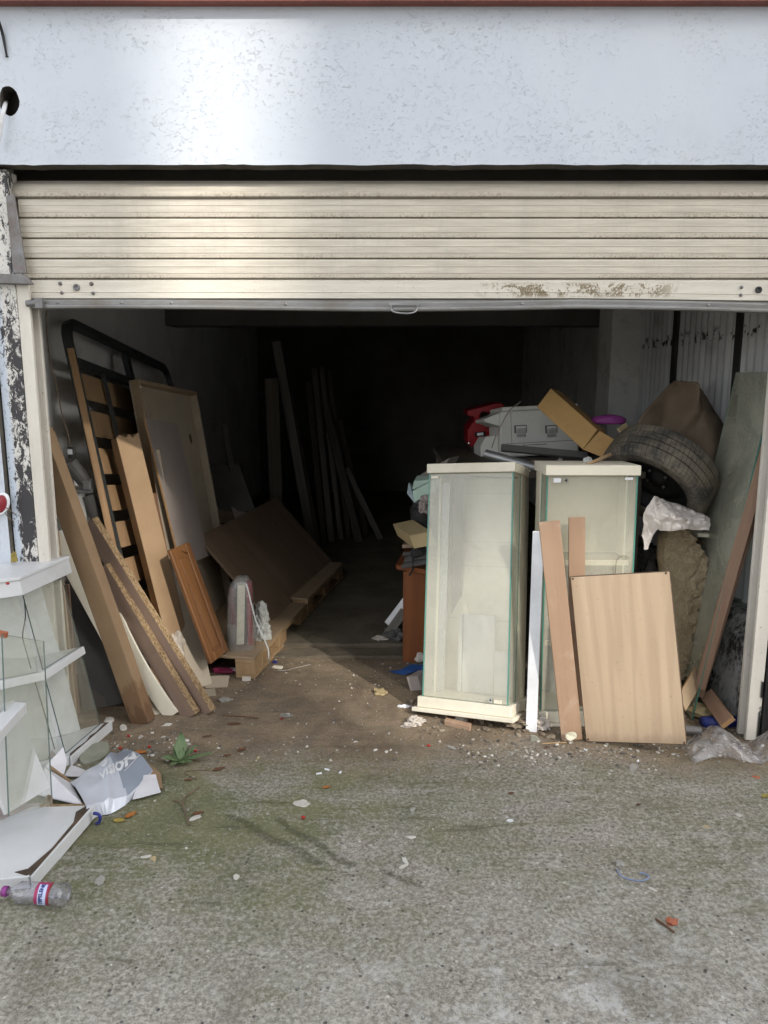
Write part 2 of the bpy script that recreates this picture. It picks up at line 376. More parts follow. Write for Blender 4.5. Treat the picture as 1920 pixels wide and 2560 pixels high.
    MAT['card_wet'] = t.done(c, 0.75, t.bump(t.noise(v, 60, 3), 0.1, 0.003), 0.2)
    MAT['mdf'] = plain('raw fibreboard', (0.33, 0.245, 0.155), (0.28, 0.205, 0.13), 3, 0.75, grime=0.3, gcol=(0.14, 0.10, 0.065))
    MAT['beigeboard'] = plain('beige board', (0.40, 0.34, 0.26), (0.34, 0.29, 0.22), 2, 0.6, grime=0.3, gcol=(0.16, 0.13, 0.10))
    MAT['greyboard'] = plain('grey lilac panel', (0.34, 0.29, 0.26), (0.28, 0.24, 0.225), 2, 0.5, grime=0.3, gcol=(0.12, 0.10, 0.09))
    MAT['pine'] = wood('pine batten', (0.34, 0.21, 0.105), (0.27, 0.16, 0.078), None, 0.6, 1.5)
    MAT['paleply'] = wood('pallet pine', (0.40, 0.28, 0.155), (0.31, 0.20, 0.105), None, 0.7, 1.3, 0.35)
    MAT['slat'] = wood('birch bed slat', (0.33, 0.215, 0.12), (0.28, 0.175, 0.095), None, 0.5, 0.7, 0.25)
    MAT['ply'] = wood('dull plywood', (0.24, 0.17, 0.115), (0.20, 0.14, 0.095), None, 0.6, 0.5, 0.4)
    MAT['honey'] = wood('varnished honey wood', (0.195, 0.092, 0.037), (0.14, 0.062, 0.024), (0.11, 0.046, 0.018), 0.3, 1.0, 0.2)
    t = T('pale wood print'); v = t.obj((3.2, 3.2, 0.28))
    dv = t.n('ShaderNodeVectorMath', operation='ADD'); t.l(v, dv.inputs[0])
    wv = t.n('ShaderNodeVectorMath', operation='SCALE'); nz = t.n('ShaderNodeTexNoise'); nz.inputs['Scale'].default_value = 1.6; nz.inputs['Detail'].default_value = 3; t.l(v, nz.inputs['Vector'])
    t.l(nz.outputs['Color'], wv.inputs[0]); wv.inputs['Scale'].default_value = 1.1; t.l(wv.outputs[0], dv.inputs[1])
    ring = t.wave(dv.outputs[0], 1.5, 2.5, 3, 'X', 1.6); big = t.noise(t.obj((7, 7, 0.35)), 1.0, 4, 0.6, 0.5); fin = t.noise(t.obj((70, 70, 1.8)), 3.0, 4, 0.7, 0.3)
    c = t.mix(t.sm(big, 0.32, 0.68), (0.525, 0.395, 0.268), (0.435, 0.318, 0.21))
    c = t.mix(t.ma('MULTIPLY', t.sm(ring, 0.45, 1.0), 0.30), c, (0.35, 0.235, 0.158))
    c = t.mix(t.ma('MULTIPLY', t.sm(fin, 0.55, 0.78), 0.25), c, (0.30, 0.19, 0.13))
    c = t.mix(t.ma('MULTIPLY', t.sm(t.noise(t.obj(), 7, 6, 0.75, 0.6), 0.60, 0.80), 0.30), c, (0.24, 0.16, 0.11))
    c = t.mix(t.ma('MULTIPLY', t.sm(t.noise(t.obj(), 90, 3, 0.7), 0.66, 0.72), 0.6), c, (0.16, 0.11, 0.075))
    zb = t.xyz(t.obj((1, 1, 1), False))[2]
    c = t.mix(t.ma('MULTIPLY', t.sm(t.ma('ADD', zb, t.ma('MULTIPLY', t.noise(t.obj((3, 3, 1)), 9, 5, 0.7), 0.10)), 0.10, 0.05), 0.45), c, (0.22, 0.155, 0.10))
    MAT['beech'] = t.done(c, 0.45, t.bump(fin, 0.04, 0.002), 0.35)
    MAT['strip'] = wood('dusty reddish board', (0.335, 0.222, 0.145), (0.28, 0.178, 0.115), None, 0.6, 0.4, 0.55, (0.52, 0.43, 0.35))
    MAT['brown'] = wood('brown moulding', (0.31, 0.20, 0.135), (0.25, 0.155, 0.105), None, 0.5, 1.0, 0.25)
    MAT['desk'] = wood('red brown desk veneer', (0.22, 0.078, 0.030), (0.165, 0.055, 0.022), None, 0.4, 0.8, 0.3)
    MAT['darkwood'] = wood('dull dark board', (0.095, 0.08, 0.062), (0.065, 0.054, 0.043), None, 0.7, 0.8, 0.3)
    MAT['greywood'] = wood('grey weathered board', (0.15, 0.138, 0.12), (0.105, 0.096, 0.085), None, 0.8, 1.0, 0.3)
    MAT['darkgrey'] = plain('dark grey panel', (0.115, 0.110, 0.105), (0.085, 0.082, 0.08), 4, 0.6, grime=0.3)
    MAT['steelframe'] = plain('dark green grey steel', (0.042, 0.048, 0.048), (0.03, 0.034, 0.035), 5, 0.45, grime=0.25, gcol=(0.10, 0.09, 0.075), spec=0.5)
    MAT['metal'] = plain('dull galvanised steel', (0.36, 0.36, 0.36), (0.26, 0.26, 0.26), 6, 0.42, grime=0.4, gcol=(0.10, 0.085, 0.07), metal=0.7)
    MAT['rustmetal'] = plain('grey steel with rust', (0.22, 0.22, 0.225), (0.15, 0.14, 0.135), 14, 0.55, grime=0.6, gcol=(0.12, 0.07, 0.04), metal=0.4)
    MAT['barmetal'] = plain('dirty bar steel', (0.26, 0.26, 0.255), (0.17, 0.165, 0.155), 9, 0.5, (0.4, 1, 1), 0.6, (0.15, 0.11, 0.07), 0.3, 0.4, metal=0.3)
    MAT['chrome'] = plain('chrome', (0.62, 0.62, 0.62), (0.5, 0.5, 0.5), 20, 0.2, grime=0.15, metal=1.0)
    MAT['black'] = plain('black rubber', (0.022, 0.022, 0.023), (0.03, 0.03, 0.03), 8, 0.6, grime=0.25, gcol=(0.09, 0.08, 0.065))
    MAT['ink'] = plain('black line', (0.015, 0.015, 0.015), None, 8, 0.6, grime=0.0)
    t = T('dusty worn tyre'); v = t.obj()
    c = t.mix(t.sm(t.noise(v, 7, 6, 0.72, 0.5), 0.36, 0.66), (0.06, 0.056, 0.052), (0.20, 0.172, 0.13))
    c = t.mix(t.ma('MULTIPLY', t.sm(t.noise(v, 42, 5, 0.75), 0.56, 0.68), 0.5), c, (0.24, 0.21, 0.16))
    xy = t.xyz(t.obj((1, 1, 1), False)); an = t.ma('ARCTAN2', xy[1], xy[0])
    cut = t.ma('SINE', t.ma('ADD', t.ma('MULTIPLY', an, 74.0), t.ma('MULTIPLY', xy[2], 60.0)))
    rad = t.ma('SQRT', t.ma('ADD', t.ma('MULTIPLY', xy[0], xy[0]), t.ma('MULTIPLY', xy[1], xy[1])))
    cut = t.ma('MULTIPLY', t.sm(cut, 0.80, 0.97), t.sm(rad, 0.238, 0.246))
    c = t.mix(t.ma('MULTIPLY', cut, 0.55), c, (0.03, 0.028, 0.026))
    MAT['tyre'] = t.done(c, 0.85, t.bump(cut, -0.7, 0.006, t.bump(t.noise(v, 55, 5, 0.75), 0.5, 0.005)), 0.2)
    t = T('insulation wool'); v = t.obj()
    c = t.mix(t.sm(t.noise(v, 9, 6, 0.75, 0.6), 0.3, 0.7), (0.46, 0.375, 0.25), (0.29, 0.23, 0.145))
    c = t.mix(t.ma('MULTIPLY', t.sm(t.noise(v, 120, 4, 0.7), 0.5, 0.66), 0.5), c, (0.56, 0.48, 0.34))
    MAT['wool'] = t.done(c, 1.0, t.bump(t.noise(v, 95, 5, 0.8), 1.0, 0.012), 0.05)
    MAT['burlap'] = plain('brown felt sheet', (0.185, 0.138, 0.095), (0.14, 0.103, 0.072), 4, 0.9, grime=0.4, gcol=(0.16, 0.125, 0.09), bump=0.5)
    MAT['cloth'] = plain('white tarpaulin', (0.76, 0.71, 0.67), (0.66, 0.60, 0.555), 3, 0.5, grime=0.4, gcol=(0.28, 0.22, 0.17), bump=0.05)
    MAT['bagwhite'] = plain('pale grey plastic sack', (0.50, 0.51, 0.48), (0.42, 0.43, 0.41), 4, 0.4, grime=0.25, bump=0.05)
    MAT['paper'] = plain('crumpled white paper', (0.55, 0.51, 0.46), (0.42, 0.37, 0.32), 9, 0.8, grime=0.45, gcol=(0.24, 0.17, 0.11))
    MAT['copier'] = plain('grey white office plastic', (0.68, 0.675, 0.63), (0.62, 0.62, 0.58), 3, 0.45, grime=0.2, bump=0.04)
    MAT['redplastic'] = plain('glossy red plastic', (0.30, 0.010, 0.016), (0.24, 0.008, 0.013), 4, 0.3, grime=0.1, bump=0.02, spec=0.5)
    MAT['purple'] = plain('purple plastic', (0.24, 0.045, 0.22), (0.20, 0.035, 0.185), 4, 0.4, grime=0.15)
    MAT['mint'] = plain('pale mint foam', (0.42, 0.55, 0.47), (0.38, 0.50, 0.43), 6, 0.9, grime=0.2, bump=0.3)
    MAT['skyfoam'] = plain('pale blue foam', (0.40, 0.48, 0.52), (0.35, 0.42, 0.46), 6, 0.9, grime=0.2, bump=0.4)
    MAT['tan'] = plain('tan box board', (0.46, 0.365, 0.20), (0.40, 0.31, 0.165), 5, 0.75, grime=0.25, gcol=(0.18, 0.13, 0.08))
    MAT['amber'] = plain('amber cardboard', (0.52, 0.325, 0.13), (0.46, 0.28, 0.11), 3, 0.7, grime=0.25, gcol=(0.18, 0.11, 0.05))
    MAT['blue'] = plain('blue plastic', (0.022, 0.07, 0.22), (0.018, 0.055, 0.17), 6, 0.45, grime=0.3)
    MAT['darkblue'] = plain('dark blue pipe', (0.02, 0.035, 0.20), (0.015, 0.025, 0.14), 8, 0.4, grime=0.5, gcol=(0.20, 0.19, 0.20))
    MAT['redbag'] = plain('red printed plastic', (0.26, 0.02, 0.03), (0.20, 0.015, 0.022), 5, 0.4, grime=0.2)
    MAT['pink'] = plain('pink foil', (0.36, 0.04, 0.12), (0.30, 0.03, 0.10), 5, 0.4, grime=0.2)
    MAT['ivory'] = plain('ivory box', (0.68, 0.64, 0.50), (0.62, 0.58, 0.45), 4, 0.6, grime=0.1)
    MAT['silver'] = plain('silver printed carton', (0.58, 0.605, 0.665), (0.50, 0.525, 0.59), 2.5, 0.32, grime=0.06, gcol=(0.30, 0.30, 0.32), bump=0.03, spec=0.6, metal=0.12)
    MAT['silver_dark'] = plain('steel blue print', (0.27, 0.31, 0.37), (0.34, 0.37, 0.43), 3, 0.32, grime=0.06, spec=0.6, metal=0.1)
    MAT['print'] = plain('white print', (0.80, 0.81, 0.83), None, 4, 0.45, grime=0.0, bump=0.0)
    MAT['carton'] = plain('white carton', (0.66, 0.65, 0.68), (0.60, 0.59, 0.61), 4, 0.6, grime=0.18)
    MAT['stone'] = plain('grey stone', (0.33, 0.32, 0.29), (0.24, 0.23, 0.20), 12, 0.9, grime=0.3, bump=0.6)
    MAT['slate'] = plain('mossy flat stone', (0.27, 0.27, 0.215), (0.21, 0.215, 0.165), 9, 0.9, grime=0.35, bump=0.5)
    MAT['whitechip'] = plain('white plaster', (0.58, 0.56, 0.51), (0.46, 0.43, 0.38), 20, 0.9, grime=0.25, bump=0.4)
    MAT['brick'] = plain('orange brick shard', (0.42, 0.14, 0.07), (0.34, 0.11, 0.06), 15, 0.9, grime=0.2)
    MAT['berry'] = plain('red berry', (0.36, 0.025, 0.015), (0.28, 0.02, 0.012), 20, 0.3, grime=0.1)
    MAT['leaf_dry'] = plain('dry orange leaf', (0.38, 0.16, 0.035), (0.30, 0.10, 0.025), 25, 0.6, grime=0.3, gcol=(0.30, 0.24, 0.05))
    MAT['leaf_brown'] = plain('dry brown leaf', (0.14, 0.062, 0.03), (0.09, 0.042, 0.022), 25, 0.7, grime=0.3)
    MAT['leaf_yellow'] = plain('yellowing leaf', (0.36, 0.25, 0.05), (0.22, 0.20, 0.06), 20, 0.6, grime=0.35, gcol=(0.16, 0.06, 0.03))
    MAT['weed'] = plain('weed leaf', (0.115, 0.165, 0.075), (0.085, 0.135, 0.055), 12, 0.5, grime=0.15, gcol=(0.15, 0.17, 0.08))
    MAT['twig'] = plain('dry twig', (0.17, 0.125, 0.08), (0.12, 0.085, 0.055), 20, 0.8)
    MAT['litter'] = plain('mixed litter', (0.30, 0.25, 0.19), (0.10, 0.07, 0.045), 30, 0.9, grime=0.5)
    MAT['gravel'] = None
    t = T('gravel'); g = t.n('ShaderNodeNewGeometry')
    MAT['gravel'] = t.done(t.ramp(g.outputs['Random Per Island'], [(0, (0.07, 0.065, 0.06)), (0.3, (0.17, 0.155, 0.13)), (0.6, (0.30, 0.28, 0.24)), (0.85, (0.42, 0.39, 0.34)), (1, (0.62, 0.60, 0.55))]), 0.9, None, 0.2)
    # --- glass, plastics
    def thin(name, tint, dust, dustcol, rough=0.02, bmp=0.0, dscale=5.0, thr=(0.35, 0.8), base=0.0, spec=1.0):
        t = T(name); t.nt.nodes.remove(t.b)
        tr = t.n('ShaderNodeBsdfTransparent'); tr.inputs[0].default_value = (*tint, 1)
        gl = t.n('ShaderNodeBsdfGlossy'); gl.inputs['Roughness'].default_value = rough
        df = t.n('ShaderNodeBsdfDiffuse'); df.inputs[0].default_value = (*dustcol, 1)
        fr = t.n('ShaderNodeLayerWeight'); fr.inputs[0].default_value = 0.5
        v = t.obj()
        if bmp:
            nr = t.bump(t.noise(v, 14, 4, 0.6, 1.0), bmp, 0.02)
            for q in (gl.inputs['Normal'], df.inputs['Normal'], fr.inputs['Normal']): t.l(nr, q)
        d = t.ma('ADD', t.ma('MULTIPLY', t.sm(t.noise(v, dscale, 6, 0.7, 0.5), *thr), dust), base)
        a = t.n('ShaderNodeMixShader'); t.l(d, a.inputs[0]); t.l(tr.outputs[0], a.inputs[1]); t.l(df.outputs[0], a.inputs[2])
        b = t.n('ShaderNodeMixShader'); t.l(t.ma('MULTIPLY', t.ma('ADD', t.ma('MULTIPLY', t.ma('POWER', fr.outputs['Facing'], 5.0), 0.9), 0.04), spec), b.inputs[0]); t.l(a.outputs[0], b.inputs[1]); t.l(gl.outputs[0], b.inputs[2])
        t.l(b.outputs[0], t.o.inputs['Surface'])
        return t.m
    MAT['glass'] = thin('dusty clear glass', (0.975, 0.985, 0.970), 0.10, (0.66, 0.64, 0.53), base=0.06)
    MAT['glass_milky'] = thin('milky dusty glass', (0.975, 0.985, 0.965), 0.16, (0.82, 0.775, 0.64), 0.04, 0, 2.2, (0.25, 0.8), 0.15)
    MAT['glass_dirty'] = thin('old greenish glass', (0.80, 0.86, 0.80), 0.35, (0.54, 0.52, 0.43), 0.05, 0, 2.5, (0.25, 0.7), 0.22)
    MAT['bag_clear'] = thin('clear plastic bag', (0.97, 0.97, 0.975), 0.16, (0.62, 0.60, 0.62), 0.08, 0.22, 7.0, (0.3, 0.75), 0.06, 2.0)
    MAT['wrap'] = thin('milky plastic wrap', (0.93, 0.93, 0.92), 0.22, (0.62, 0.62, 0.60), 0.10, 0.4, 8.0, (0.3, 0.75), 0.12, 1.6)
    MAT['pet'] = thin('clear bottle plastic', (0.95, 0.95, 0.98), 0.12, (0.60, 0.60, 0.70), 0.06, 0.25, 12.0, (0.3, 0.7), 0.05, 1.6)
    MAT['bulb'] = thin('lamp bulb glass', (0.85, 0.85, 0.82), 0.1, (0.5, 0.5, 0.48), 0.03, 0, 5, (0.3, 0.7), 0.10, 1.5)
    t = T('green glass edge'); v = t.obj()
    MAT['gedge'] = t.done(t.mix(t.noise(v, 8, 3), (0.055, 0.20, 0.155), (0.09, 0.27, 0.215)), 0.25, None, 0.5)
    t = T('dark glass edge')
    MAT['gedge_dark'] = t.done((0.05, 0.085, 0.075), 0.25, None, 0.5)
    t = T('scratched mirror foil'); v = t.obj((3, 3, 1))
    MAT['foil'] = t.done(t.mix(t.sm(t.noise(v, 60, 5, 0.75), 0.45, 0.65), (0.40, 0.41, 0.40), (0.27, 0.27, 0.26)), 0.35, None, 0.4, 0.25)
build_materials()

# ------------------------------------------------------------------ geometry helpers
WM = {}
V = Vector

def tag(o, label, cat, group=None):
    o['label'] = label; o['category'] = cat
    if group: o['group'] = group
    return o

def link(name, data, mats, M, parent, smooth=False):
    o = bpy.data.objects.new(name, data)
    COL.objects.link(o)
    if data is not None:
        for m in mats: data.materials.append(m)
        if smooth:
            data.polygons.foreach_set('use_smooth', [True] * len(data.polygons))
    o.matrix_basis = (WM[parent.name].inverted() @ M) if parent is not None else M
    if parent is not None: o.parent = parent
    WM[o.name] = M.copy()
    return o

def thing(name, loc, label, cat, group=None, rot=None):
    M = Matrix.Translation(V(loc))
    if rot is not None: M = M @ rot.to_4x4()
    o = bpy.data.objects.new(name, None)
    o.empty_display_size = 0.1
    COL.objects.link(o)
    o.matrix_basis = M; WM[o.name] = M
    return tag(o, label, cat, group)

def mats_of(mat):
    if isinstance(mat, (tuple, list)): return [m_(k) for k in mat]
    return [m_(mat)]

def obj(name, bm, mat, parent=None, M=None, smooth=False, bevel=0.0, local=False):
    """one mesh object. Without M the mesh is in world coordinates and gets its origin at its base;
    local=True: mesh (and M) are in the parent's own frame."""
    if bevel > 0:
        bmesh.ops.bevel(bm, geom=bm.edges[:], offset=bevel, segments=1, affect='EDGES', clamp_overlap=True)
    if local:
        M = WM[parent.name] @ (M or Matrix())
    elif M is None:
        lo = [min(v.co[i] for v in bm.verts) for i in range(3)]; hi = [max(v.co[i] for v in bm.verts) for i in range(3)]
        c = V(((lo[0] + hi[0]) / 2, (lo[1] + hi[1]) / 2, lo[2]))
        bmesh.ops.translate(bm, verts=bm.verts, vec=-c)
        M = Matrix.Translation(c)
    me = bpy.data.meshes.new(name)
    bm.to_mesh(me); bm.free()
    return link(name, me, mats_of(mat), M, parent, smooth)

def bx(bm, lo, hi, mi=0):
    vs_ = [bm.verts.new((x, y, z)) for z in (lo[2], hi[2]) for y in (lo[1], hi[1]) for x in (lo[0], hi[0])]
    for f in ((0, 2, 3, 1), (4, 5, 7, 6), (0, 1, 5, 4), (2, 6, 7, 3), (0, 4, 6, 2), (1, 3, 7, 5)):
        q = bm.faces.new([vs_[i] for i in f]); q.material_index = mi
    return bm

def box(lo, hi): return bx(bmesh.new(), lo, hi)

def prism(bm, pts, a, b, axis=2, mi=0):
    """polygon pts (2D, counter-clockwise) extruded along an axis from a to b"""
    def put(p, h):
        if axis == 2: return (p[0], p[1], h)
        if axis == 1: return (p[0], h, p[1])
        return (h, p[0], p[1])
    lo = [bm.verts.new(put(p, a)) for p in pts]; hi = [bm.verts.new(put(p, b)) for p in pts]
    fs = [bm.faces.new(lo[::-1]), bm.faces.new(hi)]
    n = len(pts)
    for i in range(n):
        fs.append(bm.faces.new((lo[i], lo[(i + 1) % n], hi[(i + 1) % n], hi[i])))
    for f in fs: f.material_index = mi
    bmesh.ops.recalc_face_normals(bm, faces=fs)
    return bm

def lathe(bm, prof, n=32, cap=False, mi=0):
    """profile of (radius, z) turned about z"""
    rings = []
    for r, z in prof:
        rings.append([bm.verts.new((r * math.cos(2 * math.pi * i / n), r * math.sin(2 * math.pi * i / n), z)) for i in range(n)])
    for a, b in zip(rings, rings[1:]):
        for i in range(n):
            f = bm.faces.new((a[i], a[(i + 1) % n], b[(i + 1) % n], b[i])); f.material_index = mi
    if cap:
        bm.faces.new(rings[0][::-1]).material_index = mi; bm.faces.new(rings[-1]).material_index = mi
    return bm

def tube(bm, pts, r, n=8, mi=0, cap=True):
    pts = [V(p) for p in pts]
    rs = r if isinstance(r, (list, tuple)) else [r] * len(pts)
    prev = None; rings = []
    for i, p in enumerate(pts):
        d = (pts[min(i + 1, len(pts) - 1)] - pts[max(i - 1, 0)]).normalized()
        if prev is None:
            u = d.orthogonal().normalized()
        else:
            u = (prev - prev.dot(d) * d).normalized()
        prev = u; w = d.cross(u)
        rings.append([bm.verts.new(p + rs[i] * (math.cos(2 * math.pi * k / n) * u + math.sin(2 * math.pi * k / n) * w)) for k in range(n)])
    for a, b in zip(rings, rings[1:]):
        for i in range(n):
            bm.faces.new((a[i], a[(i + 1) % n], b[(i + 1) % n], b[i])).material_index = mi
    if cap:
        bm.faces.new(rings[0][::-1]).material_index = mi; bm.faces.new(rings[-1]).material_index = mi
    return bm

def curve_pts(ctrl, n=8):
    """Catmull-Rom through control points"""
    c = [V(p) for p in ctrl]; c = [2 * c[0] - c[1]] + c + [2 * c[-1] - c[-2]]
    out = []
    for i in range(1, len(c) - 2):
        for k in range(n):
            t = k / n
            a, b, d, e = c[i - 1], c[i], c[i + 1], c[i + 2]
            out.append(0.5 * ((2 * b) + (-a + d) * t + (2 * a - 5 * b + 4 * d - e) * t * t + (-a + 3 * b - 3 * d + e) * t ** 3))
    out.append(c[-2])
    return out

def boxmesh(w, t, L, bev=0.0015, seg=1, bow=0.0, x0=None, two=False, rag=0.0, seed=0):
    """board: x across, y through (0 = front face), z along; two=True puts the edges on material slot 1;
    rag: torn, uneven top end"""
    if x0 is None: x0 = -w / 2
    bm = box((x0, 0, 0), (x0 + w, t, L))
    if bev: bmesh.ops.bevel(bm, geom=bm.edges[:], offset=bev, segments=1, affect='EDGES', clamp_overlap=True)
    if rag:
        for i in range(1, 7):
            bmesh.ops.bisect_plane(bm, geom=bm.verts[:] + bm.edges[:] + bm.faces[:], plane_co=(x0 + w * i / 7, 0, 0), plane_no=(1, 0, 0))
        for v in bm.verts:
            if v.co.z > L * 0.9: v.co.z += rag * noise.noise(V((v.co.x * 45 + seed, v.co.y * 20, 0.3)))
    if seg > 1:
        for i in range(1, seg):
            bmesh.ops.bisect_plane(bm, geom=bm.verts[:] + bm.edges[:] + bm.faces[:], plane_co=(0, 0, L * i / seg), plane_no=(0, 0, 1))
        for v in bm.verts:
            s = v.co.z / L
            v.co.y += bow * 4 * s * (1 - s)
    if two:
        bm.normal_update()
        for f in bm.faces: f.material_index = 0 if abs(f.normal.y) > 0.9 else 1
    return bm

def frame_m(o, x, y, z):
    M = Matrix.Identity(4)
    for i, a in enumerate((x, y, z)):
        for k in range(3): M[k][i] = a[k]
    for k in range(3): M[k][3] = o[k]
    return M

def plank(name, p0, p1, w, t, n, mat, parent=None, **k):
    """board from the middle of its foot p0 to the middle of its head p1 (front face), front face turned to n"""
    p0, p1, n = V(p0), V(p1), V(n)
    z = (p1 - p0).normalized(); y = -(n - n.dot(z) * z).normalized(); x = y.cross(z)
    two = isinstance(mat, (tuple, list))
    return obj(name, boxmesh(w, t, (p1 - p0).length, two=two, **k), mat, parent, frame_m(p0, x, y, z))

def brd(name, bl, br, tl, t, mat, parent=None, **k):
    """board from three corners of its front face"""
    bl, br, tl = V(bl), V(br), V(tl)
    x = (br - bl).normalized(); z = (tl - bl); z = (z - z.dot(x) * x); L = z.length; z.normalize(); y = z.cross(x)
    two = isinstance(mat, (tuple, list))
    return obj(name, boxmesh((br - bl).length, t, L, x0=0.0, two=two, **k), mat, parent, frame_m(bl, x, y, z))

def hexa(name, a, L, H, D, mat, parent=None, bevel=0.002):
    """box with one corner at a and three edge vectors"""
    bm = bmesh.new(); a, L, H, D = V(a), V(L), V(H), V(D)
    c = [a + i * L + j * D + k * H for k in (0, 1) for j in (0, 1) for i in (0, 1)]
    vs_ = [bm.verts.new(p) for p in c]
    for f in ((0, 2, 3, 1), (4, 5, 7, 6), (0, 1, 5, 4), (2, 6, 7, 3), (0, 4, 6, 2), (1, 3, 7, 5)):
        bm.faces.new([vs_[i] for i in f])
    bmesh.ops.recalc_face_normals(bm, faces=bm.faces[:])
    return obj(name, bm, mat, parent, bevel=bevel)

def crumple(center, size, seed=0, sub=4, amp=0.28, freq=2.2, flat=True, fold=0.5):
    """creased lump: paper, sacks, cloth; its underside is flattened at the centre's z"""
    bm = bmesh.new()
    bmesh.ops.create_icosphere(bm, subdivisions=sub, radius=1.0)
    o = V((seed * 3.1, seed * 1.7, seed * 2.3))
    for v in bm.verts:
        p = v.co.copy()
        d = noise.voronoi(p * freq + o)[0]
        r = 1 + amp * (noise.noise(p * freq * 0.8 + o) * 1.2) - fold * amp * (1 - min(1.0, (d[1] - d[0]) * 2.4))
        q = p * r
        if flat: q.z = max(q.z, -0.55) + 0.55
        v.co = V((q.x * size[0], q.y * size[1], q.z * size[2])) + V(center)
    return bm

def sheet(name, f, nu, nv, mat, thick, parent=None, smooth=False):
    bm = bmesh.new()
    g = [[bm.verts.new(f(i / nu, j / nv)) for i in range(nu + 1)] for j in range(nv + 1)]
    for j in range(nv):
        for i in range(nu):
            bm.faces.new((g[j][i], g[j][i + 1], g[j + 1][i + 1], g[j + 1][i]))
    o = obj(name, bm, mat, parent, smooth=smooth)
    if thick:
        md = o.modifiers.new('thickness', 'SOLIDIFY'); md.thickness = thick; md.offset = 0.0
    return o

def stone(bm, c, r, seed, fl=0.6, sub=1):
    b2 = bmesh.new(); bmesh.ops.create_icosphere(b2, subdivisions=sub, radius=1.0)
    rot = Matrix.Rotation(seed * 2.399, 3, 'Z')
    mp = {}
    for v in b2.verts:
        k = 1 + 0.35 * noise.noise(v.co * 1.3 + V((seed, seed * .7, 0)))
        p = rot @ V((v.co.x * 1.3, v.co.y * 0.9, v.co.z * fl)) * (k * r)
        mp[v.index] = bm.verts.new(p + V(c))
    for f in b2.faces: bm.faces.new([mp[v.index] for v in f.verts])
    b2.free()

def text_mesh(s, size, shear=0.0, bold=0.0, space=1.0):
    cu = bpy.data.curves.new('lettering', 'FONT'); cu.body = s; cu.size = size; cu.shear = shear; cu.offset = bold; cu.space_character = space
    cu.align_x = 'LEFT'; cu.resolution_u = 3
    o = bpy.data.objects.new('lettering', cu); COL.objects.link(o)
    dg = bpy.context.evaluated_depsgraph_get()
    me = bpy.data.meshes.new_from_object(o.evaluated_get(dg))
    bpy.data.objects.remove(o); bpy.data.curves.remove(cu)
    bm = bmesh.new(); bm.from_mesh(me); bpy.data.meshes.remove(me)
    return bm

# ------------------------------------------------------------------ ground
def gh(x, y):
    """gentle unevenness of the yard"""
    k = max(0.0, min(1.0, (2.4 - abs(x)) / 0.5)) * max(0.0, min(1.0, (y - 0.5) / 0.4)) * max(0.0, min(1.0, (3.95 - y) / 0.3))
    return k * (0.010 * noise.noise(V((x * 1.6, y * 1.6, 0))) + 0.005 * noise.noise(V((x * 5, y * 5, 3))) + 0.0025 * noise.noise(V((x * 14, y * 14, 7))))

def make_ground():
    bm = bmesh.new()
    nx, ny = 190, 150
    X0, X1, Y0, Y1 = -2.5, 2.5, 0.4, 4.0
    g = [[bm.verts.new((X0 + (X1 - X0) * i / nx, Y0 + (Y1 - Y0) * j / ny, gh(X0 + (X1 - X0) * i / nx, Y0 + (Y1 - Y0) * j / ny))) for i in range(nx + 1)] for j in range(ny + 1)]
    for j in range(ny):
        for i in range(nx):
            bm.faces.new((g[j][i], g[j][i + 1], g[j + 1][i + 1], g[j + 1][i]))
    B = 250.0
    A = [bm.verts.new(p) for p in ((-B, -B, 0), (B, -B, 0), (B, B, 0), (-B, B, 0))]
    bm.faces.new([A[0], A[1]] + [g[0][i] for i in range(nx, -1, -1)])
    bm.faces.new([A[1], A[2]] + [g[j][nx] for j in range(ny, -1, -1)])
    bm.faces.new([A[2], A[3]] + [g[ny][i] for i in range(0, nx + 1)])
    bm.faces.new([A[3], A[0]] + [g[j][0] for j in range(0, ny + 1)])
    o = obj('ground', bm, 'ground', M=Matrix(), smooth=True)
    o['kind'] = 'structure'
make_ground()

# raised slab of the garage with an uneven front edge, and the worn sill in front of it
bm = bmesh.new()
edge = [(-1.56 + 3.3 * i / 40, 4.06 + 0.03 * noise.noise(V((i * 0.4, 0, 0)))) for i in range(41)]
prism(bm, edge + [(1.74, 9.6), (-1.56, 9.6)], -0.02, 0.022)
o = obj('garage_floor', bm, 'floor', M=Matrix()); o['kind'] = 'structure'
bm = bmesh.new()
edge = [(-0.62 + 0.9 * i / 20, 3.90 + 0.02 * noise.noise(V((i * 0.7, 2, 0)))) for i in range(21)]
prism(bm, edge + [(0.28, 4.02), (-0.5, 4.02)], -0.02, 0.012)
o = obj('concrete_sill', bm, 'floor', M=Matrix()); o['kind'] = 'structure'

# ------------------------------------------------------------------ the garage building
LB = 2.233                     # underside of the front wall
bld = thing('garage_building', (0, 3.2, 0), 'low garage with blue white stucco front and wide open doorway', 'building')
bm = bmesh.new()
FY, FT = 2.94, 0.07
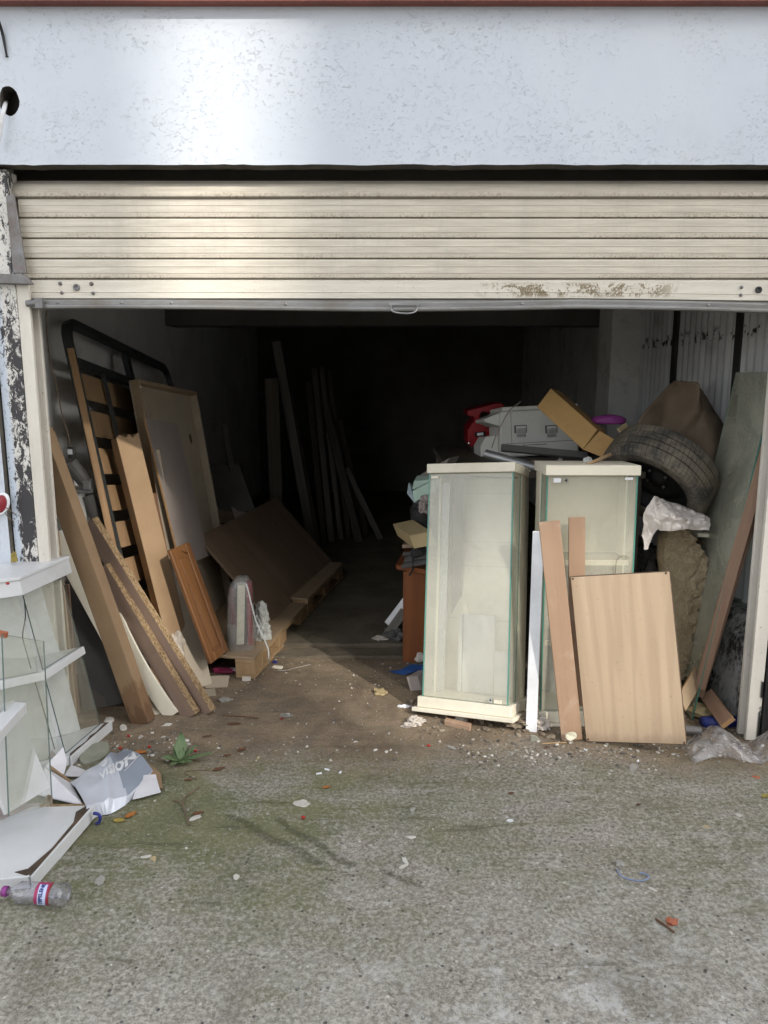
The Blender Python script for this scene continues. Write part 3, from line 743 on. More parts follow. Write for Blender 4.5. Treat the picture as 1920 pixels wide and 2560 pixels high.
# front wall round the doorway, with a ragged lower edge and a hole for the pipe on the left
def front_wall():
    bm = bmesh.new()
    rag = []
    n = 90
    for i in range(n + 1):
        x = -1.465 + (1.62 + 1.465) * i / n
        rag.append((x, LB + 0.004 * noise.noise(V((x * 6, 0, 0))) + 0.003 * noise.noise(V((x * 25, 4, 0)))))
    pts = [(-5, 0), (-1.465, 0)] + rag + [(1.62, 0), (5, 0), (5, 3.6), (-5, 3.6)]
    # cable hole
    hc = V(((-1.328, 2.940, 2.444)[0], (-1.328, 2.940, 2.444)[2]))
    hole = []
    for k in range(18):
        a = 2 * math.pi * k / 18
        r = 1 + 0.18 * noise.noise(V((math.cos(a) * 1.5, math.sin(a) * 1.5, 5)))
        hole.append((hc.x + 0.037 * r * math.cos(a), hc.y + 0.048 * r * math.sin(a)))
    outer = [bm.verts.new((p[0], FY, p[1])) for p in pts]
    oe = [bm.edges.new((outer[i], outer[(i + 1) % len(outer)])) for i in range(len(outer))]
    inner = [bm.verts.new((p[0], FY, p[1])) for p in hole]
    ie = [bm.edges.new((inner[i], inner[(i + 1) % len(inner)])) for i in range(len(inner))]
    bmesh.ops.triangle_fill(bm, edges=oe + ie, use_beauty=True)
    r = bmesh.ops.extrude_face_region(bm, geom=bm.faces[:])
    bmesh.ops.translate(bm, verts=[v for v in r['geom'] if isinstance(v, bmesh.types.BMVert)], vec=(0, FT, 0))
    bmesh.ops.recalc_face_normals(bm, faces=bm.faces[:])
    return bm
bm = front_wall()
bm.normal_update()
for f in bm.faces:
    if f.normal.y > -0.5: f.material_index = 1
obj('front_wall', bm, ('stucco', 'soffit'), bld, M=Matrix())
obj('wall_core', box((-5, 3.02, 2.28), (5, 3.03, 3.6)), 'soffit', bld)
# red steel beam above
bm = bmesh.new()
bx(bm, (-5, 2.905, 2.759), (5, 2.938, 2.93))
bx(bm, (-5, 2.896, 2.748), (5, 2.939, 2.760))
obj('fascia_beam', bm, 'red', bld)
# door post, dark gap strip and rails
bm = bmesh.new(); bx(bm, (-1.46, 2.965, 0), (-1.371, 3.05, 2.225))
obj('jamb_strip', bm, 'peel', bld, bevel=0.003)
bm = bmesh.new(); bx(bm, (-1.369, 2.967, 0), (-1.325, 2.985, 1.85)); bx(bm, (-1.369, 2.987, 0), (-1.331, 2.997, 1.85)); bx(bm, (-1.369, 3.022, 0), (-1.316, 3.04, 2.0)); bx(bm, (-1.369, 2.9971, 0), (-1.362, 3.0219, 2.0))
obj('guide_rail', bm, 'rail', bld, M=Matrix(), bevel=0.0012)
bm = bmesh.new(); bx(bm, (1.498, 2.967, 0.0), (1.552, 2.985, 1.85)); bx(bm, (1.492, 3.022, 0), (1.552, 3.04, 2.0)); bx(bm, (1.545, 2.9851, 0), (1.552, 3.0219, 2.0))
obj('guide_rail', bm, 'rail', bld, M=Matrix(), bevel=0.0012)
bm = bmesh.new(); bx(bm, (1.565, 2.975, 0), (1.619, 3.06, 2.225))
obj('jamb_strip', bm, 'black', bld, bevel=0.002)  # black strip put in for the dark gap beside the right rail
# steel catch on the left post
bm = bmesh.new()
prism(bm, [(-1.455, 1.822), (-1.297, 1.819), (-1.322, 1.853), (-1.435, 1.857)], 2.935, 2.9645, 1)
obj('latch_plate', bm, 'rustmetal', bld, bevel=0.002)
bm = bmesh.new()
prism(bm, [(-1.372, 1.86), (-1.322, 1.86), (-1.335, 2.02), (-1.345, 2.14), (-1.375, 2.13)], 2.956, 2.966, 1)
obj('guide_plate', bm, 'rustmetal', bld, bevel=0.0015)
# interior shell
obj('side_wall', box((-1.72, 3.05, 0), (-1.55, 9.6, 2.5)), 'plaster_pale', bld)
obj('wall_return', box((-1.55, 3.051, 0), (-1.44, 3.10, 2.45)), 'plaster_pale', bld)
obj('side_wall', box((1.70, 3.06, 0), (1.86, 9.6, 2.5)), 'plaster', bld)
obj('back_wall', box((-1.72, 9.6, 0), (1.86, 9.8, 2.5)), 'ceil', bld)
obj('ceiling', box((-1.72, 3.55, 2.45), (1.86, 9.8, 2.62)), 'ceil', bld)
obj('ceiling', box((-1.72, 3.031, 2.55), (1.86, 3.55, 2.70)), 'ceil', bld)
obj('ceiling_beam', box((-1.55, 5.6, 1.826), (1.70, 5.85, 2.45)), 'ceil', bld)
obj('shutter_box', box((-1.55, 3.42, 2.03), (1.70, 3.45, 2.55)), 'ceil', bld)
# column and corrugated sheets on the right
obj('column', box((1.475, 5.1, 0), (1.699, 5.42, 2.45)), 'plaster', bld, bevel=0.006)
def corr(y0, y1, x):
    bm = bmesh.new(); n = int((y1 - y0) / 0.0095)
    lo, hi = [], []
    for i in range(n + 1):
        y = y0 + (y1 - y0) * i / n
        xx = x + 0.009 * math.cos(2 * math.pi * (y - y0) / 0.076)
        lo.append(bm.verts.new((xx, y, 0.42))); hi.append(bm.verts.new((xx, y, 2.40)))
    for i in range(n): bm.faces.new((lo[i], lo[i + 1], hi[i + 1], hi[i]))
    bmesh.ops.recalc_face_normals(bm, faces=bm.faces[:])
    return bm
for y0, y1 in ((3.10, 3.66), (3.72, 4.46), (4.53, 5.09)):
    obj('wall_panel', corr(y0, y1, 1.672), 'corr', bld, smooth=True)
for y0 in (3.66, 4.465):
    obj('wall_stud', box((1.655, y0 + 0.002, 0.42), (1.69, y0 + 0.06, 2.40)), 'black', bld)
bm = bmesh.new()
prism(bm, [(1.52, 0), (1.699, 0), (1.699, 0.45), (1.60, 0.45), (1.545, 0.36)], 3.07, 5.09, 1)
for v in bm.verts: v.co.x += 0.0
obj('plinth', bm, 'plinth', bld, bevel=0.008)
# painted marks on the left pier
bm = bmesh.new()
for a, b in (((-1.514, 2.936, 0.738), (-1.497, 2.936, 0.745)), ((-1.500, 2.936, 0.743), (-1.497, 2.936, 0.718)), ((-1.508, 2.936, 0.736), (-1.511, 2.936, 0.718))):
    tube(bm, (a, b), 0.0022, 5)
obj('paint_mark', bm, 'print', bld)

# added concrete screen behind the camera, never in view: it keeps the yard in open
# shade and lets low sun through two openings shaped for the bright patches
def across():
    t = thing('added_sun_screen', (9, -7.2, 0), 'added unseen concrete screen behind the camera with openings that shape the sun patches', 'building')
    H, xl, xr = 14.2, -1.5, 14.0
    op = [(7.52, 8.16, 9.3, 13.4), (8.46, 9.95, 8.74, 10.0)]
    xs = sorted({xl, xr} | {v for q in op for v in q[:2]}); zs = sorted({0.0, H} | {v for q in op for v in q[2:]})
    bm = bmesh.new()
    for i in range(len(xs) - 1):
        for j in range(len(zs) - 1):
            cx, cz = (xs[i] + xs[i + 1]) / 2, (zs[j] + zs[j + 1]) / 2
            if any(a < cx < b and c < cz < d for a, b, c, d in op): continue
            bx(bm, (xs[i], -7.2, zs[j]), (xs[i + 1], -7.0, zs[j + 1]))
    bmesh.ops.remove_doubles(bm, verts=bm.verts, dist=0.0001)
    obj('front_wall', bm, 'concrete_pale', t)
    for x in (xl, xr - 0.4):
        obj('column', box((x, -6.995, 0), (x + 0.4, -6.85, H)), 'concrete_pale', t)
    for z in (3.2, 6.4, H):
        obj('screen_ledge', box((xl - .2, -7.25, z), (xr + .2, -6.75, z + 0.22)), 'concrete_pale', t)
across()

# ------------------------------------------------------------------ roller shutter
shu = thing('roller_shutter', (0.08, 3.0, 1.73), 'cream slatted roller shutter pulled down a quarter over the doorway', 'shutter')
SL, SRt = -1.352, 1.548
def slat_mesh(h):
    prof = [(0.014, 0.0), (0.014, 0.0035), (0.001, 0.0045), (0.0, 0.0065), (0.0, 0.0205), (-0.0013, 0.0225), (-0.0013, 0.0245), (0.0, 0.0265), (0.0, 0.0435), (-0.0013, 0.0455), (-0.0013, 0.0475), (0.0, 0.0495), (-0.0004, h - 0.006), (0.001, h - 0.0015), (0.014, h)]
    bm = bmesh.new(); n = 24; rows = []
    for y, z in prof:
        rows.append([bm.verts.new((SL + (SRt - SL) * i / n, y, z)) for i in range(n + 1)])
    for a, b in zip(rows, rows[1:]):
        for i in range(n): bm.faces.new((a[i], a[i + 1], b[i + 1], b[i]))
    me = bpy.data.meshes.new('slat'); bm.to_mesh(me); bm.free()
    me.materials.append(m_('shutter'))
    return me
SH = 0.0725
sme = slat_mesh(SH)
def add_slat(M):
    o = bpy.data.objects.new('slat', sme); COL.objects.link(o)
    o.parent = shu; o.matrix_basis = WM[shu.name].inverted() @ M
    md = o.modifiers.new('thickness', 'SOLIDIFY'); md.thickness = 0.006; md.offset = -1
    return o
Z0 = 1.844
for i in range(4):
    add_slat(Matrix.Translation((0, 3.0 + 0.0012 * (i % 2), Z0 + SH * i)))
# the upper slats lie on the roll and tip backwards
bm = bmesh.new(); rr = 0.066; rows = []
for k in range(19):
    a = R(-4 + k * 11); q = rr - (0.006 if k in (6, 12) else 0.0)
    rows.append([bm.verts.new((SL - 0.03 + (SRt + 0.03 - SL) * i / 24, 3.0 + rr - q * math.cos(a), q * math.sin(a))) for i in range(25)])
for a, b in zip(rows, rows[1:]):
    for i in range(24): bm.faces.new((a[i], a[i + 1], b[i + 1], b[i]))
o = obj('shutter_roll', bm, 'shutter', shu, M=Matrix.Translation((0, 0, Z0 + SH * 4 + 0.001)), smooth=True)
md = o.modifiers.new('thickness', 'SOLIDIFY'); md.thickness = 0.005; md.offset = 1
# plain bottom slat and bar, the bar slightly bent
bm = bmesh.new(); n = 60
rows = []
for y, z in ((0.008, 1.772), (0.0, 1.775), (0.0, 1.795), (-0.002, 1.797), (0.0, 1.799), (0.0, 1.838), (0.010, 1.8435)):
    rows.append([bm.verts.new((SL + (SRt - SL) * i / n, 3.0 + y, z - (0.010 * max(0, (i / n - 0.72) / 0.28) if z < 1.80 else 0))) for i in range(n + 1)])
for a, b in zip(rows, rows[1:]):
    for i in range(n): bm.faces.new((a[i], a[i + 1], b[i + 1], b[i]))
o = obj('bottom_slat', bm, 'shutter_low', shu, M=Matrix()); md = o.modifiers.new('thickness', 'SOLIDIFY'); md.thickness = 0.006; md.offset = -1
def sag(x):
    u = (x - SL) / (SRt - SL)
    return -0.006 * math.sin(math.pi * min(1, u * 1.4)) - 0.020 * max(0, (u - 0.72) / 0.28) + 0.004 * math.sin(u * 9)
bm = bmesh.new(); rows = []
for y, z in ((0.012, 1.772), (-0.012, 1.768), (-0.014, 1.764), (-0.014, 1.752), (-0.026, 1.748), (-0.028, 1.742), (-0.026, 1.736), (0.010, 1.735), (0.012, 1.772)):
    rows.append([bm.verts.new((SL - 0.02 + (SRt + 0.02 - SL) * i / n, 3.0 + y, z + (sag(SL + (SRt - SL) * i / n) if z < 1.77 else -0.008 * max(0, (i / n - 0.72) / 0.28)))) for i in range(n + 1)])
for a, b in zip(rows, rows[1:]):
    for i in range(n): bm.faces.new((a[i], a[i + 1], b[i + 1], b[i]))
bm.faces.new([r_[0] for r_ in rows[:-1]]); bm.faces.new([r_[-1] for r_ in rows[:-1]][::-1])
bmesh.ops.recalc_face_normals(bm, faces=bm.faces[:])
obj('bottom_bar', bm, 'barmetal', shu, M=Matrix())
for x, z, r in ((-1.217, 1.828, .0075), (-1.214, 1.794, .0065), (-1.10, 1.827, .0075), (-1.096, 1.793, .0065), (1.345, 1.814, .0065), (1.345, 1.786, .0065), (1.475, 1.814, .006), (1.478, 1.786, .006)):
    bm = bmesh.new(); lathe(bm, ((0.001, 0.006), (r * .6, 0.005), (r, 0.002), (r, -0.002)), 12)
    obj('bolt', bm, 'rustmetal', shu, M=Matrix.Translation((x, 2.9995, z)) @ Matrix.Rotation(R(90), 4, 'X'), smooth=True)
for x, z in ((-1.157, 1.814), (1.41, 1.805)):
    bm = bmesh.new(); lathe(bm, ((0.001, 0.002), (0.006, 0.002), (0.0065, 0.004), (0.0125, 0.004), (0.0125, -0.002)), 20)
    obj('lock_barrel', bm, 'rustmetal' if x < 0 else 'black', shu, M=Matrix.Translation((x, 2.9995, z)) @ Matrix.Rotation(R(90), 4, 'X'), smooth=True)
for x in (-1.226, -0.985, -0.80, -0.37, 0.52, 1.22):
    bm = bmesh.new(); lathe(bm, ((0.001, 0.005), (0.004, 0.004), (0.0055, 0.001), (0.0055, -0.003)), 10)
    obj('screw', bm, 'metal', shu, M=Matrix.Translation((x, 2.987, 1.757 + sag(x))) @ Matrix.Rotation(R(90), 4, 'X'), smooth=True)
hx = (0.074, 2.970, 1.737)[0]
bm = bmesh.new()
tube(bm, curve_pts([(hx - .045, 2.975, 1.748), (hx - .048, 2.955, 1.735), (hx - .040, 2.945, 1.722), (hx - .015, 2.94, 1.716), (hx + .02, 2.94, 1.715), (hx + .043, 2.945, 1.722), (hx + .05, 2.955, 1.737), (hx + .046, 2.975, 1.75)], 5), 0.0032, 8)
obj('handle', bm, 'metal', shu, smooth=True)
bm = bmesh.new(); bx(bm, (hx - .055, 2.968, 1.745), (hx + .058, 2.9735, 1.757))
obj('handle_plate', bm, 'metal', shu, bevel=0.0015)
bm = bmesh.new(); tube(bm, ((-1.335, 2.966, 1.752), (-1.296, 2.966, 1.755)), 0.012, 12); bx(bm, (-1.30, 2.955, 1.735), (-1.272, 2.968, 1.772))
obj('end_stop', bm, 'rustmetal', shu)

# cables on the wall
bm = bmesh.new(); tube(bm, curve_pts([(-1.326, 2.900, 2.701), (-1.326, 2.915, 2.684), (-1.325, 2.930, 2.656), (-1.323, 2.932, 2.617), (-1.321, 2.936, 2.587)], 6), [0.0035] * 24 + [0.006], 7)
tube(bm, curve_pts([(-1.332, 2.910, 2.700), (-1.332, 2.925, 2.677), (-1.330, 2.934, 2.652), (-1.326, 2.936, 2.618), (-1.322, 2.936, 2.588)], 6), 0.003, 7)
o = obj('cable', bm, 'ink', smooth=True); tag(o, 'thin black cable loop hanging on the stucco at upper left', 'cable')
bm = bmesh.new(); tube(bm, curve_pts([(-1.372, 3.020, 2.473), (-1.338, 2.920, 2.414), (-1.343, 2.905, 2.374), (-1.352, 2.905, 2.335), (-1.366, 2.905, 2.291)], 5), 0.0075, 10)
o = obj('conduit_pipe', bm, 'white', smooth=True); tag(o, 'thin white pipe leaving the hole in the stucco wall', 'pipe')
# round red lamp on the left pier
lp = thing('side_lamp', (-1.476, 2.930, 0.988), 'broken red side lamp fixed on the left pier', 'lamp')
c = V((-1.477, 2.925, 1.000))
bm = bmesh.new(); lathe(bm, ((0.001, 0.012), (0.015, 0.011), (0.026, 0.006), (0.030, 0.0)), 24)
bmesh.ops.scale(bm, verts=bm.verts, vec=(0.8, 1.25, 1)); obj('lens', bm, 'redbag', lp, M=Matrix.Translation(c) @ Matrix.Rotation(R(90), 4, 'X') @ Matrix.Rotation(R(-20), 4, 'Z'), smooth=True)
bm = bmesh.new(); lathe(bm, ((0.029, 0.003), (0.034, 0.004), (0.037, -0.002), (0.034, -0.014)), 24)
bmesh.ops.scale(bm, verts=bm.verts, vec=(0.8, 1.25, 1)); obj('rim', bm, 'print', lp, M=Matrix.Translation(c) @ Matrix.Rotation(R(90), 4, 'X') @ Matrix.Rotation(R(-20), 4, 'Z'), smooth=True)
bm = bmesh.new(); tube(bm, curve_pts([(-1.466, 2.925, 0.966), (-1.454, 2.920, 0.952), (-1.441, 2.925, 0.936), (-1.440, 2.935, 0.925)], 4), 0.0015, 6)
tube(bm, curve_pts([(-1.455, 2.920, 0.986), (-1.439, 2.920, 0.973), (-1.437, 2.955, 0.950)], 4), 0.002, 6)
obj('wire', bm, 'twig', lp)

# ------------------------------------------------------------------ left: two broken display cabinets
def lean_prism(pts, z0, z1, k, ky=0.0):
    bm = bmesh.new(); prism(bm, pts, z0, z1)
    for v in bm.verts:
        v.co.x -= k * v.co.z; v.co.y += ky * v.co.z
    return bm

A = V((-1.215, 2.75))
def pa(*q): return [(A.x + a, A.y + b) for a, b in q]
K = 0.175
ca = thing('display_cabinet', (-1.3, 2.85, 0), 'white corner display cabinet with chipped shelves leaning on the peeling door post', 'cabinet')
baseA = pa((0, 0), (0.048, 0.30), (-0.03, 0.245), (-0.104, 0.165), (-0.40, 0.165), (-0.40, -0.26), (-0.26, -0.19))
obj('base', lean_prism(baseA, 0.004, 0.042, 0), ('white'), ca, bevel=0.002)
bm = bmesh.new(); prism(bm, pa((0.003, -0.002), (0.010, -0.003), (0.062, 0.30), (0.051, 0.302)), 0.004, 0.043)
obj('edge_strip', bm, 'white', ca, bevel=0.001)
bm = bmesh.new(); prism(bm, pa((-0.004, 0.02), (0.003, 0.0), (0.051, 0.29), (0.036, 0.28), (0.030, 0.20), (0.018, 0.17), (0.020, 0.10), (0.008, 0.08)), 0.0425, 0.0445)
obj('chipped_core', bm, 'rawedge', ca)
shelfA = pa((-0.004, 0.005), (0.040, 0.285), (-0.03, 0.235), (-0.110, 0.16), (-0.40, 0.16), (-0.40, -0.25), (-0.26, -0.185))
obj('shelf', lean_prism(shelfA, 0.352, 0.384, K), 'white', ca, bevel=0.002)
topA = pa((0.004, -0.012), (0.056, 0.315), (-0.03, 0.262), (-0.125, 0.182), (-0.40, 0.182), (-0.40, -0.285), (-0.27, -0.215))
obj('top', lean_prism(topA, 0.690, 0.748, K), 'white', ca, bevel=0.002)
bm = lean_prism(pa((0.010, -0.016), (0.060, 0.317), (-0.40, 0.19), (-0.40, -0.29), (-0.27, -0.222)), 0.7485, 0.7615, K)
obj('top_lip', bm, 'white', ca, bevel=0.002)
# back panels between base, shelf and top
for z0, z1 in ((0.043, 0.351), (0.385, 0.689)):
    obj('back_panel', lean_prism(pa((-0.042, 0.212), (-0.034, 0.222), (-0.118, 0.156), (-0.126, 0.146)), z0, z1, K), 'white', ca)
    obj('back_panel', lean_prism(pa((-0.128, 0.144), (-0.122, 0.154), (-0.39, 0.150), (-0.39, 0.140)), z0, z1, K), 'white', ca)
def pane(pts2, z0, z1, k, parent, mat=('glass', 'gedge_dark'), th=0.005):
    (x0, y0), (x1, y1) = pts2
    d = V((x1 - x0, y1 - y0)).normalized(); nn = V((-d.y, d.x)) * th
    bm = bmesh.new(); prism(bm, [(x0, y0), (x1, y1), (x1 + nn.x, y1 + nn.y), (x0 + nn.x, y0 + nn.y)], z0, z1)
    for v in bm.verts: v.co.x -= k * v.co.z
    bm.normal_update()
    for f in bm.faces:
        h = V((f.normal.x, f.normal.y)); f.material_index = 0 if abs(h.x * -d.y + h.y * d.x) > 0.9 else 1
    return obj('glass_pane', bm, mat, parent)
pane(pa((-0.012, 0.02), (0.030, 0.272)), 0.044, 0.350, K, ca)
pane(pa((-0.012, 0.02), (0.030, 0.272)), 0.386, 0.688, K, ca)
pane(pa((-0.255, -0.16), (-0.022, 0.0)), 0.044, 0.350, K, ca)
pane(pa((-0.255, -0.16), (-0.022, 0.0)), 0.386, 0.688, K, ca)
bm = bmesh.new(); tube(bm, curve_pts([(-1.349, 2.780, 0.661), (-1.351, 2.780, 0.592), (-1.370, 2.785, 0.516), (-1.365, 2.790, 0.460), (-1.351, 2.790, 0.384), (-1.322, 2.800, 0.214), (-1.295, 2.810, 0.040)], 6), 0.0022, 6)
obj('gasket', bm, 'ink', ca)
bm = bmesh.new(); lathe(bm, ((0.001, 0.03), (0.012, 0.029), (0.013, 0.022), (0.006, 0.018), (0.006, 0.010), (0.014, 0.006), (0.015, 0.0)), 16)
obj('knob', bm, 'chrome', ca, M=Matrix.Translation(V((-1.370, 2.800, 0.336))), smooth=True)
bm = bmesh.new(); prism(bm, pa((0.008, 0.26), (0.030, 0.265), (0.034, 0.285), (0.010, 0.28)), 0.672, 0.689)
for v in bm.verts: v.co.x -= K * v.co.z
obj('hinge', bm, 'rustmetal', ca)

# nearer cabinet, mostly out of frame
cb = thing('display_cabinet', (-1.15, 2.2, 0), 'nearer broken white display cabinet with flat white base board cut by the frame', 'cabinet')
bp = [(-1.041, 2.028), (-0.997, 2.407), (-1.17, 2.400), (-1.62, 2.40), (-1.62, 1.93)]
obj('base', lean_prism(bp, 0.006, 0.046, 0), 'white', cb, bevel=0.002)
bm = bmesh.new(); prism(bm, [(-1.036, 2.025), (-1.029, 2.024), (-0.984, 2.410), (-0.993, 2.412)], 0.004, 0.048)
obj('edge_strip', bm, 'white', cb, bevel=0.001)
bm = bmesh.new(); prism(bm, [(-1.046, 2.035), (-1.037, 2.03), (-0.994, 2.404), (-1.010, 2.402), (-1.034, 2.360), (-1.018, 2.30), (-1.030, 2.16), (-1.058, 2.06), (-1.09, 2.045), (-1.05, 2.03)], 0.0465, 0.0485)
obj('chipped_core', bm, 'rawedge', cb)
bm = bmesh.new(); prism(bm, [(-1.01, 2.402), (-0.998, 2.408), (-1.17, 2.404), (-1.17, 2.392)], 0.0465, 0.0500)
obj('chipped_edge', bm, 'chip', cb)
obj('floor_plate', lean_prism([(-1.175, 2.40), (-1.20, 2.39), (-1.55, 2.0), (-1.62, 2.10), (-1.62, 2.41)], 0.0465, 0.056, 0), 'greyboard', cb)
bl, br, tr = V((-1.150, 2.140, 0.175)), V((-1.098, 2.330, 0.155)), V((-1.239, 2.340, 0.440))
brd('back_panel', bl, br, bl + (tr - br), 0.012, 'white', cb)
bl, br, tr = V((-1.130, 2.120, 0.182)), V((-1.114, 2.370, 0.068)), V((-1.219, 2.370, 0.667))
brd('glass_pane', bl, br, bl + (tr - br), 0.005, ('glass', 'gedge_dark'), cb, bev=0)
a_, b_ = V((-1.148, 2.320, 0.457)), V((-1.123, 2.050, 0.509))
bm = bmesh.new(); prism(bm, [(a_.x, a_.y), (a_.x - .05, a_.y + .008), (b_.x - .06, b_.y + .02), (b_.x, b_.y)], a_.z - 0.034, a_.z)
for v in bm.verts: v.co.z += (v.co.y - a_.y) * -0.02
obj('shelf', bm, 'white', cb, bevel=0.002)
bm = bmesh.new(); bx(bm, (-0.02, -0.006, -0.008), (0.012, 0.008, 0.01))
obj('corner_bracket', bm, 'brick', cb, M=Matrix.Translation(V((-1.228, 2.370, 0.667))) @ Matrix.Rotation(0.2, 4, 'Y'))
bm = crumple((-1.120, 2.360, 0.074), (0.012, 0.008, 0.028), 3, 2); obj('rag', bm, 'litter', cb)
hp = V((-0.970, 2.360, 0.021)); hp.z = 0.0
bm = bmesh.new(); tube(bm, curve_pts([hp + V(q) for q in ((0, 0, .004), (.012, 0, .012), (.016, 0, .028), (.010, 0, .040), (-.006, 0, .043))], 4), 0.0055, 8)
o = obj('metal_clip', bm, 'darkblue', smooth=True); tag(o, 'small dark metal clip standing beside the white base board', 'clip')

# ------------------------------------------------------------------ silver carton and plastic bottle
def carton():
    t = thing('silver_carton', (-1.035, 2.599, 0.020), 'crushed silver cardboard carton printed VISION lying on the mossy concrete', 'carton')
    # printed face: a folded sheet from the lower left corner to the upper right
    c00, c10, c11, c01 = V((-1.024, 2.447, 0.015)), V((-0.877, 2.488, 0.000)), V((-0.888, 2.720, 0.002)), V((-1.130, 2.550, 0.048))
    c10 = V((-0.904, 2.500, 0.026)); c11 = V((-0.880, 2.700, 0.013)); c01 = V((-1.151, 2.600, 0.018)); c00 = V((-1.006, 2.380, 0.058)); top = V((-1.045, 2.880, -0.003)); mid = V((-1.068, 2.800, 0.024))
    def f(u, v):
        # u along the long side, v from the lower edge to the upper edge
        lo = c00.lerp(c10, u / 0.8) if u < 0.8 else c10.lerp(c11, (u - 0.8) / 0.2)
        hi = c01.lerp(mid, u / 0.75) if u < 0.75 else mid.lerp(top, (u - 0.75) / 0.25)
        p = lo.lerp(hi, v)
        p.z += 0.030 * math.sin(math.pi * v) * (0.4 + 0.6 * u) + 0.006 * noise.noise(V((u * 5, v * 4, 1))) + 0.010 * max(0, 1 - abs(u - 0.42 - 0.3 * v) * 9)
        p.z = max(p.z, 0.006)
        return p
    o = sheet('printed_face', f, 26, 18, ('silver', 'silver_dark'), 0.003, t)
    for i, pl in enumerate(o.data.polygons):
        u = (i % 26) / 26
        v = (i // 26) / 18
        pl.material_index = 1 if (u + 0.10 * v > 0.74) else 0
    def lettering(bm, u0, v0, su, sv, name, rise=0.0022):
        for cut in range(1, 40):
            bmesh.ops.bisect_plane(bm, geom=bm.verts[:] + bm.edges[:] + bm.faces[:], plane_co=(cut * 0.12, 0, 0), plane_no=(1, 0, 0))
        for cut in range(1, 8):
            bmesh.ops.bisect_plane(bm, geom=bm.verts[:] + bm.edges[:] + bm.faces[:], plane_co=(0, cut * 0.12, 0), plane_no=(0, 1, 0))
        for v in bm.verts:
            q = f(min(1, u0 + su * v.co.x), min(1, v0 + sv * v.co.y))
            v.co = q + V((0, -0.4, 1)).normalized() * (rise + 0.0018)
        obj(name, bm, 'print', t, M=WM[t.name] if False else None)
    # the word
    lettering(text_mesh('VISION', 1.0, 0.25, 0.045, 1.05), 0.40, 0.42, 0.172, 0.30, 'lettering')
    bm = bmesh.new(); n = 22
    ring = [(0.56 + 0.065 * math.cos(2 * math.pi * k / n), 0.83 + 0.13 * math.sin(2 * math.pi * k / n)) for k in range(n)]
    vv = [bm.verts.new((a, b, 0)) for a, b in ring]; bm.faces.new(vv)
    for v in bm.verts:
        v.co = f(v.co.x, min(1, v.co.y)) + V((0, -0.0022, 0.0045))
    obj('year_badge', bm, 'print', t)
    bm = text_mesh('2020', 1.0, 0.0, 0.0, 1.0)
    for v in bm.verts: v.co = f(0.52 + 0.034 * v.co.x, 0.79 + 0.10 * v.co.y) + V((0, -0.004, 0.0065))
    obj('badge_year', bm, 'silver', t)
    bm = bmesh.new()
    for (u0, v0, u1, v1) in ((0.83, 0.52, 0.985, 0.56), (0.82, 0.36, 0.99, 0.40), (0.83, 0.60, 0.95, 0.63)):
        pts = [f(u0 + (u1 - u0) * k / 6, v0 + (v1 - v0) * k / 6) + V((0, -0.002, 0.004)) for k in range(7)]
        tube(bm, pts, 0.0012, 5)
    obj('printed_rule', bm, 'print', t)
    # grey underside flap folding down to the ground and the drip-shaped corner
    lo = [f(k / 12, 0.0) for k in range(13)]
    bm = bmesh.new(); a = [bm.verts.new(p) for p in lo]
    g = []
    for k, p in enumerate(lo):
        u = k / 12; q = p.copy(); q.z = 0.004; q.y += -0.012 - 0.02 * u + 0.012 * math.sin(u * 9); g.append(bm.verts.new(q))
    for k in range(12): bm.faces.new((a[k], a[k + 1], g[k + 1], g[k]))
    o = obj('side_flap', bm, 'silver', t); md = o.modifiers.new('thickness', 'SOLIDIFY'); md.thickness = 0.003
    # left end flaps: white inside, brown edge
    e0, e1, e2, e3 = V((-1.024, 2.400, 0.048)), V((-1.151, 2.600, 0.018)), V((-1.250, 2.620, 0.068)), V((-1.203, 2.520, 0.115)); e3.z = 0.01
    bm = bmesh.new(); bm.faces.new([bm.verts.new(p) for p in (e0, e1, e2, V((e2.x + .01, e2.y - .1, 0.02)))])
    o = obj('end_flap', bm, 'carton', t); md = o.modifiers.new('thickness', 'SOLIDIFY'); md.thickness = 0.004
    bm = bmesh.new(); tube(bm, (e1 + V((0, 0, .003)), e2 + V((.02, 0, .003))), 0.005, 4); obj('flap_edge', bm, 'card', t)
    bm = bmesh.new(); bm.faces.new([bm.verts.new(p) for p in (V((-1.255, 2.630, 0.064)), V((-1.198, 2.660, 0.017)), V((-1.211, 2.720, 0.037)), V((-1.229, 2.740, 0.086)))])
    o = obj('end_flap', bm, 'carton', t); md = o.modifiers.new('thickness', 'SOLIDIFY'); md.thickness = 0.003
    bm = bmesh.new(); bm.faces.new([bm.verts.new(p) for p in (V((-1.296, 2.720, 0.034)), V((-1.280, 2.740, 0.011)), V((-1.267, 2.760, 0.045)), V((-1.282, 2.760, 0.063)))])
    o = obj('end_flap', bm, 'greyboard', t); md = o.modifiers.new('thickness', 'SOLIDIFY'); md.thickness = 0.003
    bm = bmesh.new(); bm.faces.new([bm.verts.new(p) for p in (V((-1.188, 2.640, 0.025)), V((-1.139, 2.660, 0.010)), V((-1.139, 2.720, 0.002)), V((-1.214, 2.760, 0.003)))])
    o = obj('inner_flap', bm, 'carton', t); md = o.modifiers.new('thickness', 'SOLIDIFY'); md.thickness = 0.003
    # white sheets under the right end
    for k, (pp, mm, zz) in enumerate(((((1230, 810), (1560, 740), (1500, 510), (1300, 480)), 'carton', .012), (((1260, 420), (1590, 700), (1560, 520), (1440, 360)), 'card', .006), (((1250, 290), (1345, 285), (1530, 490), (1380, 560)), 'carton', .024), (((400, 440), (700, 300), (1000, 260), (900, 560)), 'greyboard', .014))):
        pass
    return t
carton()
